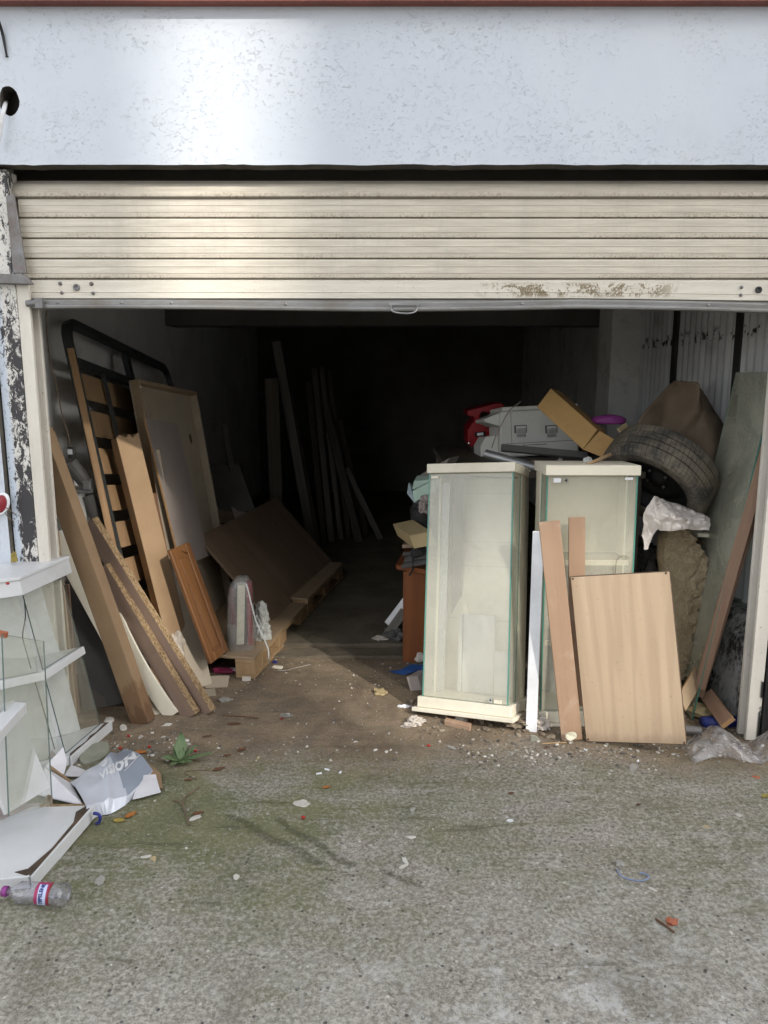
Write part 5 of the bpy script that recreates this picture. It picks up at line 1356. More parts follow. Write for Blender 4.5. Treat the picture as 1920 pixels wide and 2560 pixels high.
o = plank('white_profile', (0.623, 3.040, 0.000), (0.647, 3.160, 0.843), 0.046, 0.020, (-0.3, -1, 0.1), 'print'); tag(o, 'white aluminium profile standing between the two showcases', 'profile')
bm = boxmesh(0.003, 0.001, 1, x0=-0.012)
o = plank('reddish_strip', (0.779, 2.964, 0.000), (0.674, 3.080, 0.902), 0.086, 0.010, (-0.05, -1, 0.1), 'strip'); tag(o, 'dusty reddish board strip leaning left, longest before the right showcase', 'board')
o = plank('reddish_strip', (0.821, 3.070, 0.101), (0.793, 3.105, 0.914), 0.068, 0.010, (0, -1, 0.1), 'strip'); tag(o, 'upright reddish strip half hidden by the pale wood panel', 'board')
o = brd('wood_board', (0.832, 2.950, 0.001), (1.187, 2.800, 0.064), (0.775, 3.075, 0.671), 0.016, ('beech', 'rawedge'), bev=0.003); tag(o, 'large pale wood print panel standing against the right showcase', 'panel')
Mb = WM[o.name]; wb_, hb_ = max(v.co.x for v in o.data.vertices), max(v.co.z for v in o.data.vertices)
for xx, zz_ in ((0.012, hb_ - 0.010), (wb_ - 0.016, hb_ - 0.008), (0.010, 0.010), (wb_ - 0.010, 0.008)):
    bm = bmesh.new(); lathe(bm, ((0.0005, 0.0012), (0.004, 0.001), (0.0048, -0.002)), 12)
    obj('dowel_hole', bm, 'rawedge', o, M=Mb @ Matrix.Translation((xx, -0.0005, zz_)) @ Matrix.Rotation(R(90), 4, 'X'))

# ------------------------------------------------------------------ desk and the things on it
def desk():
    z = 0.515
    a = V((0.061, 3.876, 0.500)); b = V((0.201, 3.781, 0.500))
    t = thing('desk', (a.x + 0.1, a.y + 0.15, 0), 'low red brown desk left of the tilted showcase', 'desk')
    n = 6
    cor = [(a.x + 0.03 - 0.03 * math.cos(k / n * math.pi / 2), a.y - 0.004 - 0.035 * math.sin(k / n * math.pi / 2) + 0.03) for k in range(n + 1)]
    pts = cor + [(b.x, b.y), (b.x + 0.45, b.y - 0.02), (b.x + 0.45, b.y + 0.42), (a.x + 0.06, a.y + 0.40)]
    bm = bmesh.new(); prism(bm, pts, z - 0.024, z); obj('desk_top', bm, 'desk', t, bevel=0.003)
    l0 = V((0.099, 3.836, -0.000)); l1 = V((0.209, 3.839, 0.000))
    bm = bmesh.new(); bx(bm, (l0.x, l0.y, 0), (l1.x + 0.02, l0.y + 0.018, z - 0.0245)); obj('leg', bm, 'desk', t, bevel=0.001)
    bm = bmesh.new(); bx(bm, (l1.x + 0.4, l0.y, 0), (l1.x + 0.42, l0.y + 0.35, z - 0.0245)); obj('leg', bm, 'desk', t, bevel=0.001)
    bm = bmesh.new(); bx(bm, (l0.x + 0.05, l0.y + 0.33, 0.2), (l1.x + 0.39, l0.y + 0.345, z - 0.0245)); obj('back_board', bm, 'desk', t)
desk()
bt = thing('rubber_bundle', (0.145, 3.860, 0.554), 'bundle of grey rubber strips tied with cord on the desk', 'bundle')
for k, (a, b, w) in enumerate((((0.091, 3.840, 0.523), (0.217, 3.800, 0.557), .026), ((0.103, 3.880, 0.540), (0.226, 3.840, 0.578), .024), ((0.110, 3.920, 0.539), (0.222, 3.900, 0.575), .022), ((0.099, 3.960, 0.557), (0.223, 3.920, 0.582), .022))):
    plank('rubber_strip', a, b, w, 0.014, (0, -0.6, 1), 'darkgrey', bt)
bm = bmesh.new(); tube(bm, curve_pts([(0.128, 3.780, 0.487), (0.143, 3.800, 0.508), (0.148, 3.830, 0.554), (0.141, 3.860, 0.585), (0.167, 3.860, 0.604), (0.196, 3.840, 0.586), (0.144, 3.840, 0.574), (0.227, 3.860, 0.615)], 5), 0.005, 6); obj('cord', bm, 'black', bt)
o = hexa('wooden_offcut', (0.095, 3.950, 0.587), (0.10, 0.02, 0), (0, 0, 0.02), (0.02, 0.1, 0), 'strip'); tag(o, 'small wooden offcut under the tan box', 'offcut')
# tan box, tipped
a_ = V((0.154, 3.800, 0.620)); b_ = V((0.129, 3.840, 0.679)); c_ = V((0.237, 3.780, 0.715)); d_ = V((0.073, 4.020, 0.626))
t = thing('tan_box', a_, 'tipped tan cardboard box lying on the rubber bundle', 'box')
hexa('carton', a_, (c_ - b_), (b_ - a_), (d_ - a_) * 1.0 + V((0, 0.06, 0)), 'tan', t)
bm = bmesh.new(); bm.faces.new([bm.verts.new(p) for p in (V((0.211, 3.770, 0.636)), V((0.237, 3.760, 0.679)), V((0.238, 3.780, 0.727)), V((0.224, 3.840, 0.733)))]); o = obj('flap', bm, 'tan', t); md = o.modifiers.new('thickness', 'SOLIDIFY'); md.thickness = 0.003
# foam and rag above
t = thing('dark_lump', (0.36, 4.05, 0.52), 'black rubbish sack heaped behind the tilted showcase', 'sack')
bm = crumple((0.30, 4.10, 0.516), (0.17, 0.14, 0.26), 6, 4, 0.3, 2.0); obj('sack_body', bm, 'black', t)
def facets(name, tris, pts, mat, sub=0, amp=0.0, thick=0.004, parent=None):
    bm = bmesh.new(); vv = [bm.verts.new(p) for p in pts]
    for f in tris: bm.faces.new([vv[i] for i in f])
    bmesh.ops.recalc_face_normals(bm, faces=bm.faces[:])
    if sub:
        bmesh.ops.triangulate(bm, faces=bm.faces[:])
        bmesh.ops.subdivide_edges(bm, edges=bm.edges[:], cuts=sub, use_grid_fill=True)
        for v in bm.verts:
            d = noise.voronoi(v.co * 22)[0]
            v.co += V((0.3, -1, 0.4)) * amp * (noise.noise(v.co * 18) + 0.8 * min(1, (d[1] - d[0]) * 2) - 0.4)
    o = obj(name, bm, mat, parent)
    if thick:
        md = o.modifiers.new('thickness', 'SOLIDIFY'); md.thickness = thick
    return o
o = hexa('foam_block', (0.141, 3.820, 0.922), V((0.263, 3.700, 0.949)) - V((0.141, 3.820, 0.922)), (0.01, 0.02, 0.04), (0.02, 0.12, 0.01), 'mint'); tag(o, 'upper mint green foam block left of the tilted showcase', 'foam')
o = hexa('foam_block', (0.150, 3.740, 0.869), V((0.253, 3.700, 0.933)) - V((0.150, 3.740, 0.869)), (-0.01, 0.02, 0.05), (0.03, 0.11, 0.02), 'mint'); tag(o, 'lower mint green foam block tilted against the showcase', 'foam')
o = facets('foam_scrap', [(0, 1, 2, 3, 4, 5)], [(0.117, 3.840, 0.897), (0.151, 3.780, 0.859), (0.144, 3.800, 0.896), (0.139, 3.840, 0.915), (0.127, 3.900, 0.946), (0.121, 3.880, 0.921)], 'skyfoam', 3, 0.004, 0.02); tag(o, 'torn pale blue foam at the left of the mint foam', 'foam')
o = hexa('pale_board', (0.176, 3.950, 0.951), V((0.305, 3.750, 1.058)) - V((0.176, 3.950, 0.951)), (0.015, 0.0, 0.03), (0.06, 0.10, 0.0), 'greyboard'); tag(o, 'pale board slanting up behind the tilted showcase top', 'board')
bm = crumple((0.210, 3.720, 0.822), (0.042, 0.05, 0.055), 21, 4, 0.35, 2.4); o = obj('grey_rag', bm, 'greyboard'); tag(o, 'crumpled grey rag below the mint foam', 'rag')

# boards leaning behind the desk and rubbish at its foot
o = plank('white_board', (0.016, 4.150, 0.103), (0.117, 4.100, 0.259), 0.036, 0.012, (-0.2, -1, 0.3), 'print'); tag(o, 'short white board leaning on the back of the desk', 'board')
o = plank('grey_board', (0.006, 4.152, 0.024), (0.112, 4.100, 0.197), 0.05, 0.012, (-0.2, -1, 0.3), 'greywood'); tag(o, 'grey board below the short white board', 'board')
o = plank('black_board', (0.025, 4.180, 0.024), (0.116, 4.140, 0.209), 0.05, 0.012, (-0.2, -1, 0.3), 'black'); tag(o, 'black board between white and grey boards by the desk', 'board')
bm = crumple((0.068, 4.156, 0.020), (0.08, 0.07, 0.045), 31, 4, 0.3, 2.2); o = obj('grey_sack', bm, 'darkgrey'); tag(o, 'grey dusty sack on the floor behind the desk leg', 'sack')
bm = crumple((-0.017, 4.130, 0.022), (0.05, 0.025, 0.016), 33, 3, 0.4, 2.5); o = obj('paper_scrap', bm, 'paper'); tag(o, 'dirty paper scrap on the sill left of the grey sack', 'paper')
pts = [(0.023, 3.698, 0.004), (0.098, 3.649, 0.004), (0.155, 3.634, 0.030), (0.210, 3.645, 0.030), (0.211, 3.666, 0.050), (0.140, 3.690, 0.045), (0.086, 3.681, 0.020)]
o = facets('blue_sheet', [(0, 1, 6), (1, 2, 6), (2, 5, 6), (2, 3, 4, 5)], pts, 'blue', 3, 0.003, 0.003); tag(o, 'crumpled blue plastic sheet at the foot of the desk', 'plastic')
o = hexa('grey_box', (0.126, 3.455, 0.002), (0.055, 0.01, 0.0), (-0.02, 0.035, 0.06), (0.06, 0.08, 0.0), 'greyboard'); tag(o, 'small crushed grey box left of the tilted showcase base', 'box')
bm = crumple((0.187, 3.831, 0.010), (0.028, 0.03, 0.03), 41, 3, 0.4, 2.2); o = obj('dirty_paper', bm, 'paper'); tag(o, 'dirty paper wad against the desk foot', 'paper')

# ------------------------------------------------------------------ table behind the showcases with the copier
def table():
    t = thing('work_table', (0.72, 4.1, 0), 'dark work table behind the showcases carrying the copier', 'table')
    obj('table_top', box((0.30, 3.50, 1.02), (1.20, 4.75, 1.05)), 'darkwood', t, bevel=0.002)
    for x in (0.32, 1.14):
        for y in (3.52, 4.69):
            obj('leg', box((x, y, 0.0), (x + 0.05, y + 0.05, 1.0195)), 'darkwood', t)
table()
def copier():
    FLb = V((0.627, 4.100, 1.071)); FRb = V((1.047, 4.130, 1.091)); FLt = V((0.624, 4.120, 1.294))
    x = (FRb - FLb).normalized(); z = FLt - FLb; z = z - z.dot(x) * x; H = z.length; z.normalize(); y = z.cross(x); W = (FRb - FLb).length
    M = frame_m(FLb, x, y, z); s = H / 585.0
    def q(px, py): return ((px - 570) * s, H - (py - 215) * s + (px - 570) * s * -0.055)
    t = thing('photocopier', FLb, 'dusty grey white photocopier with two vents on the table', 'copier')
    obj('body', box((0, 0, -0.02), (W, 0.30, H)), 'copier', t, M=M, bevel=0.006)
    obj('scanner_lid', box((0.012, -0.012, H + 0.0005), (W, 0.31, H + 0.022)), 'copier', t, M=M, bevel=0.004)
    bm = bmesh.new(); prism(bm, [(-0.085, H - .035), (-0.082, H - .05), (-0.001, H - .078), (-0.001, H - 0.006)], 0.0, 0.26, 1); obj('side_tray', bm, 'copier', t, M=M, bevel=0.003)
    bm = bmesh.new(); prism(bm, [(-0.10, -0.01), (-0.001, -0.01), (-0.001, 0.10), (-0.07, 0.095), (-0.098, 0.05)], 0.06, 0.26, 1); obj('paper_feeder', bm, 'copier', t, M=M, bevel=0.003)
    for cx, wv in ((855, 1.0), (1290, 0.97)):
        x0, z0 = q(cx, 455)
        w = 0.034 * wv
        vt = obj('vent', box((x0 - w, -0.0012, z0 - 0.021), (x0 + w, 0.001, z0 + 0.021)), 'darkgrey', t, M=M)
        obj('vent_scoop', box((x0 - w * 0.72, -0.0030, z0 - 0.019), (x0 + w * 0.85, -0.0013, z0 + 0.016)), 'copier', vt, M=M)
        for k in range(8):
            xx = x0 - w * 0.62 + k * w * 0.19
            obj('vent_slot', box((xx, -0.0040, z0 - 0.018), (xx + 0.0022, -0.0031, z0 + 0.004)), 'ink', vt, M=M)
            obj('vent_slot', box((xx, -0.0016, z0 - 0.044), (xx + 0.0022, 0.0006, z0 - 0.024)), 'ink', vt, M=M)
    x0, _ = q(722, 230)
    obj('panel_seam', box((x0, -0.0008, H * 0.22), (x0 + 0.0016, 0.0005, H - 0.004)), 'ink', t, M=M)
    xa, za = q(640, 665)
    obj('panel_seam', box((xa, -0.0008, za), (W - 0.03, 0.0005, za + 0.0022)), 'ink', t, M=M)
    obj('panel_seam', box((xa, -0.0008, 0.0), (xa + 0.0016, 0.0005, za)), 'ink', t, M=M)
    xb, zb = q(880, 685)
    obj('drawer_grip', box((xb, -0.0015, zb), (xb + 0.13, 0.0005, zb + 0.003)), 'ink', t, M=M)
    bm = bmesh.new(); tube(bm, curve_pts([(0.713, 4.050, 1.350), (0.697, 4.040, 1.337), (0.655, 4.030, 1.308), (0.637, 4.030, 1.278), (0.608, 4.030, 1.222), (0.582, 4.020, 1.170), (0.561, 4.000, 1.111)], 5), 0.0032, 6); obj('cable', bm, 'greyboard', t, smooth=True)
copier()
def red_machine():
    pts = [(95, 200), (300, 150), (440, 110), (540, 95), (600, 125), (585, 165), (400, 230), (300, 215), (250, 285), (330, 320), (540, 390), (540, 580), (300, 600), (270, 690), (130, 700), (105, 640), (100, 470), (140, 400), (190, 330), (185, 285), (95, 270)]
    Y = 4.50; o0 = V((0.485, 4.500, 1.071)); sx = ((0.699, 4.500, 1.071)[0] - (0.485, 4.500, 1.071)[0]) / 505.0; sz = ((0.480, 4.500, 1.325)[2] - (0.485, 4.500, 1.071)[2]) / 605.0
    t = thing('red_machine', (o0.x + .1, Y + .1, o0.z - 0.03), 'red plastic machine with black name plate behind the copier', 'machine')
    bm = bmesh.new(); prism(bm, [(o0.x + (a - 95) * sx, o0.z + (700 - b) * sz) for a, b in pts][::-1], Y, Y + 0.22, 1)
    obj('housing', bm, 'redplastic', t, bevel=0.004)
    def q(a, b): return o0.x + (a - 95) * sx, o0.z + (700 - b) * sz
    x, z = q(275, 525); obj('name_plate', box((-0.032, -0.004, -0.014), (0.032, 0.0, 0.014)), 'ink', t, M=Matrix.Translation((x, Y - .0008, z)) @ Matrix.Rotation(R(-7), 4, 'Y'), bevel=0.001)
    np_ = obj('badge', box((-0.018, -0.0075, -0.007), (0.018, -0.0045, 0.008)), 'print', t, M=Matrix.Translation((x, Y - .0008, z)) @ Matrix.Rotation(R(-7), 4, 'Y'), bevel=0.001)
    x, z = q(365, 415); obj('catch', box((-0.013, -0.008, -0.005), (0.013, 0, 0.005)), 'greyboard', t, M=Matrix.Translation((x, Y - .0008, z)), bevel=0.002)
    x, z = q(125, 655); bm = bmesh.new(); lathe(bm, ((0.001, 0.006), (0.006, 0.005), (0.008, 0)), 12); obj('bolt', bm, 'chrome', t, M=Matrix.Translation((x, Y - .0005, z)) @ Matrix.Rotation(R(90), 4, 'X'))
    bm = bmesh.new(); tube(bm, ((o0.x + .035, Y + .05, o0.z - .02), (o0.x + .06, Y + .05, o0.z + .004)), 0.03, 10); obj('foot', bm, 'black', t)
red_machine()
o = obj('metal_tube', tube(tube(bmesh.new(), ((0.485, 3.660, 1.117), (0.716, 3.520, 1.062)), 0.022, 24, cap=False), ((0.484, 3.662, 1.117), (0.718, 3.530, 1.061)), 0.0205, 24, cap=False), 'metal', smooth=True); tag(o, 'shiny steel tube lying behind the tilted showcase top', 'tube')
o = plank('dark_board', (0.779, 3.720, 1.110), (0.782, 3.740, 1.139), 0.42, 0.02, (0, -1, 0.2), 'darkgrey'); tag(o, 'dark board standing before the photocopier', 'board')
o = plank('brown_batten', (0.686, 3.600, 1.083), (0.781, 3.450, 1.087), 0.03, 0.012, (0, -1, 0.6), 'brown'); tag(o, 'thin brown batten behind the right showcase top', 'batten')
t = thing('light_bulb', (0.787, 3.420, 1.095), 'old clear light bulb standing behind the right showcase top', 'light bulb')
c = V((0.786, 3.420, 1.112))
bm = bmesh.new(); bmesh.ops.create_uvsphere(bm, u_segments=16, v_segments=10, radius=0.0135); obj('glass_bulb', bm, 'bulb', t, M=Matrix.Translation(c), smooth=True)
bm = bmesh.new(); lathe(bm, ((0.006, -0.012), (0.0075, -0.016), (0.0075, -0.03), (0.003, -0.034)), 12); obj('screw_base', bm, 'metal', t, M=Matrix.Translation(c))
bm = crumple((0.892, 3.360, 1.103), (0.022, 0.03, 0.022), 51, 3, 0.3, 2.0); o = obj('foil_wad', bm, 'bagwhite'); tag(o, 'crumpled foil wad behind the right showcase top', 'foil')
o = plank('wood_stick', (0.854, 3.220, 1.118), (1.008, 3.400, 1.146), 0.014, 0.010, (0, -1, 0.6), 'paleply'); tag(o, 'short pale stick resting on the right showcase top', 'stick')
# amber carton
a_, b_, c_, d_ = V((0.826, 3.860, 1.423)), V((0.752, 3.820, 1.332)), V((0.937, 3.620, 1.142)), V((1.020, 3.660, 1.226))
t = thing('amber_carton', b_, 'amber cardboard carton tipped on the copier', 'box')
hexa('carton', b_, c_ - b_, a_ - b_, (0.075, 0.10, -0.02), 'amber', t)
bm = bmesh.new(); bm.faces.new([bm.verts.new(p) for p in (c_ + V((0.002, -0.001, 0)), V((1.083, 3.600, 1.085)), V((1.116, 3.640, 1.173)), d_ + V((0.003, 0, 0)))]); o = obj('flap', bm, 'amber', t); md = o.modifiers.new('thickness', 'SOLIDIFY'); md.thickness = 0.003
bm = bmesh.new(); prism(bm, [(0, 0), (0.012, 0.002), (0.010, 0.012), (0.002, 0.011)], -0.002, 0.002, 1); obj('tape_scrap', bm, 'tan', t, M=Matrix.Translation(V((0.996, 3.625, 1.184))))
bm = crumple((1.100, 3.780, 1.251), (0.088, 0.05, 0.032), 61, 4, 0.15, 1.5); o = obj('purple_toy', bm, 'purple', smooth=True); tag(o, 'purple plastic hood behind the amber carton', 'toy')
o = plank('pale_batten', (1.119, 3.660, 1.228), (1.167, 3.700, 1.251), 0.03, 0.012, (0, -1, 0.3), 'tan'); tag(o, 'chipped tan batten end between amber carton and tyre', 'batten')

# ------------------------------------------------------------------ car wheel
def wheel():
    ax = V((-0.60, -0.45, -0.66)).normalized()      # where the outer side faces
    c = V((1.278, 3.560, 1.022))
    x = ax.orthogonal().normalized(); y = ax.cross(x)
    M = frame_m(c, x, y, ax)
    t = thing('car_wheel', c, 'dusty worn tyre on black rim lying tilted in the heap', 'wheel')
    r = 0.264; hw = 0.090
    prof = [(0.170, -hw * 0.70), (0.185, -hw * 0.92), (0.215, -hw * 1.04), (0.238, -hw * 1.02), (0.254, -hw * 0.92), (r - 0.006, -hw * 0.80)]
    zz = [-0.80, -0.44, -0.43, -0.36, -0.35, -0.02, -0.01, 0.06, 0.07, 0.40, 0.41, 0.48, 0.49, 0.80]
    for i, k in enumerate(zz):
        g = (i % 4) in (2, 3) and 1 < i < 13
        prof.append((r - (0.009 if g else 0.0) - 0.004 * (k / 0.8) ** 2, hw * k))
    prof += [(r - 0.006, hw * 0.801), (0.254, hw * 0.92), (0.242, hw * 1.0), (0.238, hw * 1.035), (0.215, hw * 1.04), (0.185, hw * 0.92), (0.170, hw * 0.70)]
    bm = bmesh.new(); lathe(bm, prof, 96)
    o = obj('tyre', bm, 'tyre', t, M=M, smooth=True); o.data.set_sharp_from_angle(angle=R(32))
    bm = bmesh.new(); lathe(bm, ((0.176, hw * 0.62), (0.180, hw * 0.80), (0.173, hw * 0.84), (0.166, hw * 0.70), (0.160, hw * 0.2), (0.135, hw * 0.05), (0.120, hw * 0.22), (0.085, hw * 0.30), (0.075, hw * 0.10), (0.035, hw * 0.12), (0.030, hw * 0.35), (0.001, hw * 0.36)), 48)
    ro = obj('rim', bm, 'ink', t, M=M, smooth=True)
    for k in range(4):
        a = k * math.pi / 2 + 0.4
        bm = bmesh.new(); lathe(bm, ((0.001, 0.010), (0.006, 0.009), (0.008, 0.0)), 8)
        obj('wheel_nut', bm, 'rustmetal', ro, M=M @ Matrix.Translation((0.055 * math.cos(a), 0.055 * math.sin(a), hw * 0.14)))
wheel()
def felt():
    left = [(1.243, 3.700, 1.154), (1.204, 3.740, 1.239), (1.247, 3.740, 1.313), (1.317, 3.760, 1.379), (1.388, 3.780, 1.442), (1.421, 3.800, 1.460)]
    right = [(1.606, 3.660, 0.942), (1.662, 3.680, 1.062), (1.672, 3.700, 1.174), (1.636, 3.720, 1.270), (1.575, 3.780, 1.392), (1.512, 3.820, 1.450)]
    def at(l, v):
        s = v * (len(l) - 1); i = min(int(s), len(l) - 2); return V(l[i]).lerp(V(l[i + 1]), s - i)
    def f(u, v):
        p = at(left, v).lerp(at(right, v), u)
        p.y += -0.05 * math.sin(math.pi * u) + 0.05 * math.sin(u * 8 - 1.6 + v * 2.2) * (1 - 0.4 * v) - 0.05 * max(0.0, 1 - abs(u - 0.30 - 0.25 * v) * 8) + 0.022 * noise.noise(V((u * 5, v * 5, 2)))
        p += V((0.006, 0, 0.006)) * noise.noise(V((u * 14, v * 14, 9)))
        return p
    o = sheet('felt_sheet', f, 34, 30, 'burlap', 0.006, smooth=True); tag(o, 'stiff brown felt sheet standing behind the tyre', 'sheet')
felt()
bm = bmesh.new(); pp = curve_pts([(1.544, 3.520, 0.970), (1.555, 3.500, 0.970), (1.593, 3.490, 0.994), (1.641, 3.500, 1.021)], 5)
a = [bm.verts.new(p) for p in pp]; b = [bm.verts.new(p + V((0.0, 0.05, 0.022))) for p in pp]
for i in range(len(pp) - 1): bm.faces.new((a[i], a[i + 1], b[i + 1], b[i]))
o = obj('curled_strip', bm, 'card'); md = o.modifiers.new('thickness', 'SOLIDIFY'); md.thickness = 0.003; tag(o, 'curled brown cardboard strip right of the tyre', 'cardboard')
# white tarpaulin under the tyre
hp_ = [(840, 1375, 3.28), (770, 1500, 3.26), (765, 1760, 3.25), (800, 1755, 3.25), (870, 1610, 3.25), (950, 1625, 3.24), (1100, 1610, 3.26), (1230, 1620, 3.30), (1250, 1530, 3.34), (1190, 1490, 3.40), (1090, 1455, 3.42), (930, 1400, 3.38), (870, 1480, 3.23), (1000, 1540, 3.22), (1120, 1540, 3.26)]
pts = [(1.164, 3.280, 0.973), (1.119, 3.260, 0.900), (1.122, 3.250, 0.741), (1.143, 3.250, 0.745), (1.180, 3.250, 0.834), (1.225, 3.240, 0.827), (1.323, 3.260, 0.832), (1.419, 3.300, 0.818), (1.444, 3.340, 0.866), (1.431, 3.400, 0.880), (1.374, 3.420, 0.899), (1.256, 3.380, 0.941), (1.168, 3.230, 0.917), (1.244, 3.220, 0.883), (1.332, 3.260, 0.875)]
o = facets('tarpaulin', [(0, 1, 12), (1, 2, 3), (1, 3, 4, 12), (12, 4, 5), (0, 12, 11), (12, 13, 11), (12, 5, 13), (13, 5, 6), (13, 6, 14), (11, 13, 10), (13, 14, 10), (14, 6, 7), (14, 7, 8), (14, 8, 9), (14, 9, 10)], pts, 'cloth', 6, 0.016, 0.002); tag(o, 'crumpled white tarpaulin hanging below the tyre', 'tarpaulin')
# insulation wool batt
def wool():
    bm = bmesh.new(); bmesh.ops.create_icosphere(bm, subdivisions=6, radius=1.0)
    prof = [(0.0, 990, 1015), (0.12, 975, 1100), (0.25, 955, 1160), (0.45, 930, 1215), (0.65, 900, 1245), (0.80, 875, 1235), (0.92, 885, 1160), (1.0, 950, 1060)]
    z0, z1 = 1360.0, 175.0
    base = V((1.342, 3.300, 0.088)); top = V((1.315, 3.360, 0.819))
    def lerp_prof(s):
        for a, b in zip(prof, prof[1:]):
            if s <= b[0]:
                k = (s - a[0]) / (b[0] - a[0]); return a[1] + (b[1] - a[1]) * k, a[2] + (b[2] - a[2]) * k
        return prof[-1][1:]
    pxm = ((1.373, 3.300, 0.509)[0] - (1.313, 3.300, 0.509)[0]) / 100.0
    for v in bm.verts:
        s = max(0.0, min(1.0, (v.co.z / 0.97 + 1) / 2)); l, r_ = lerp_prof(s)
        rr = math.sqrt(max(1e-6, 1 - v.co.z ** 2)); cx = v.co.x / rr if rr > 1e-3 else 0; cy = v.co.y / rr if rr > 1e-3 else 0
        k = 1 / max(abs(cx), abs(cy), 0.3) ** 0.6
        p = base.lerp(top, s); half = (r_ - l) / 2 * pxm; mid = ((r_ + l) / 2 - 1000) * pxm
        q = V((p.x + mid + cx * half * min(k, 1.25), p.y + 0.06 + cy * 0.055 * k, p.z))
        e = max(0.0, min(1.0, (cx + 0.1) / 0.6))                 # the right side is torn open
        nz = noise.noise(q * 34) + 0.6 * noise.noise(q * 80) + 0.4 * noise.noise(q * 170)
        crack = max(0.0, 1 - abs(noise.noise(q * V((0, 0, 1)).length * 9 + V((3, 1, 2)))) * 9)
        q += V((cx, cy, 0)) * (0.003 * nz + e * (0.013 * nz - 0.018 * crack))
        v.co = q
    o = obj('insulation_batt', bm, 'wool', smooth=False); tag(o, 'torn tan insulation batt standing right of the pale wood panel', 'insulation')
wool()
for k, (a, lab) in enumerate((((1.432, 3.440, 0.758), 'white edged board end, upper of the stack beside the insulation'), ((1.478, 3.460, 0.713), 'brown board end, lower of the stack beside the insulation'))):
    o = hexa('board_end', a, (0.052, -0.012, 0.0), (0.004, 0.0, 0.018), (-0.03, 0.22, 0.0), ('cream', 'brown')[k]); tag(o, lab, 'board')
o = hexa('brown_bracket', (1.495, 3.400, 0.568), V((1.518, 3.340, 0.538)) - V((1.495, 3.400, 0.568)), (0.008, 0, 0.034), (0.02, 0.06, 0), 'brown'); tag(o, 'brown board stub behind the leaning mouldings', 'board')
bm = crumple((1.22, 3.48, 0.0), (0.16, 0.11, 0.40), 71, 4, 0.3, 2.0); o = obj('dark_lump', bm, 'black'); tag(o, 'added black lump for the darkness in the gap right of the upright showcase', 'sack')  # black lump added to make the gap beside the insulation dark
# tall old glass sheet leaning on the right wall
o = brd('glass_sheet', (1.365, 3.56, 0.002), (1.350, 3.16, 0.002), (1.605, 3.72, 1.50), 0.006, ('glass_dirty', 'gedge'), bev=0); tag(o, 'tall grimy glass sheet leaning on the corrugated right wall', 'glass')
# mouldings leaning at the right
o = plank('brown_moulding', (1.374, 3.160, 0.142), (1.573, 3.140, 1.235), 0.046, 0.022, (-0.35, -1, 0.2), 'brown'); tag(o, 'long brown moulding leaning right, nearer the insulation', 'moulding')
o = plank('brown_moulding', (1.398, 3.210, 0.082), (1.631, 3.190, 1.231), 0.034, 0.022, (-0.35, -1, 0.2), 'brown'); tag(o, 'long brown moulding leaning right, nearer the jamb', 'moulding')
o = brd('brown_offcut', (1.277, 3.050, 0.089), (1.404, 3.200, 0.159), (1.286, 3.100, 0.186), 0.008, ('mdf', 'pine')); tag(o, 'brown fibreboard offcut at the foot of the mouldings', 'offcut')
o = plank('brown_offcut', (1.423, 2.990, 0.072), (1.428, 3.220, 0.100), 0.062, 0.022, (-0.6, -0.8, 0.5), ('brown', 'pine')); tag(o, 'short brown plank fallen before the blue pipe', 'plank')
bm = bmesh.new(); tube(bm, ((1.369, 3.090, 0.017), (1.555, 3.120, 0.009)), 0.027, 18); o = obj('blue_pipe', bm, 'darkblue', smooth=True); tag(o, 'dusty dark blue pipe lying beside the right jamb', 'pipe')
bm = bmesh.new(); tube(bm, ((1.264, 3.020, 0.020), (1.326, 2.990, 0.027)), 0.0185, 18, cap=False); tube(bm, ((1.264, 3.020, 0.020), (1.326, 2.989, 0.027)), 0.0165, 18, cap=False); o = obj('steel_pipe', bm, 'rustmetal', smooth=True); tag(o, 'short grey steel pipe right of the pale wood panel', 'pipe')
o = plank('grey_offcut', (1.247, 2.944, 0.002), (1.341, 2.936, 0.006), 0.03, 0.014, (0, -0.5, 1), 'greywood'); tag(o, 'weathered grey wood offcut below the steel pipe', 'offcut')
bm = crumple((1.400, 3.187, 0.010), (0.055, 0.05, 0.030), 81, 3, 0.4, 2.2); o = obj('torn_cardboard', bm, 'tan'); tag(o, 'torn tan cardboard wad behind the blue pipe', 'cardboard')
bm = crumple((1.417, 3.300, 0.288), (0.022, 0.03, 0.03), 83, 3, 0.4, 2.4); o = obj('clear_scrap', bm, 'wrap'); tag(o, 'small clear plastic scrap stuck behind the mouldings', 'plastic')
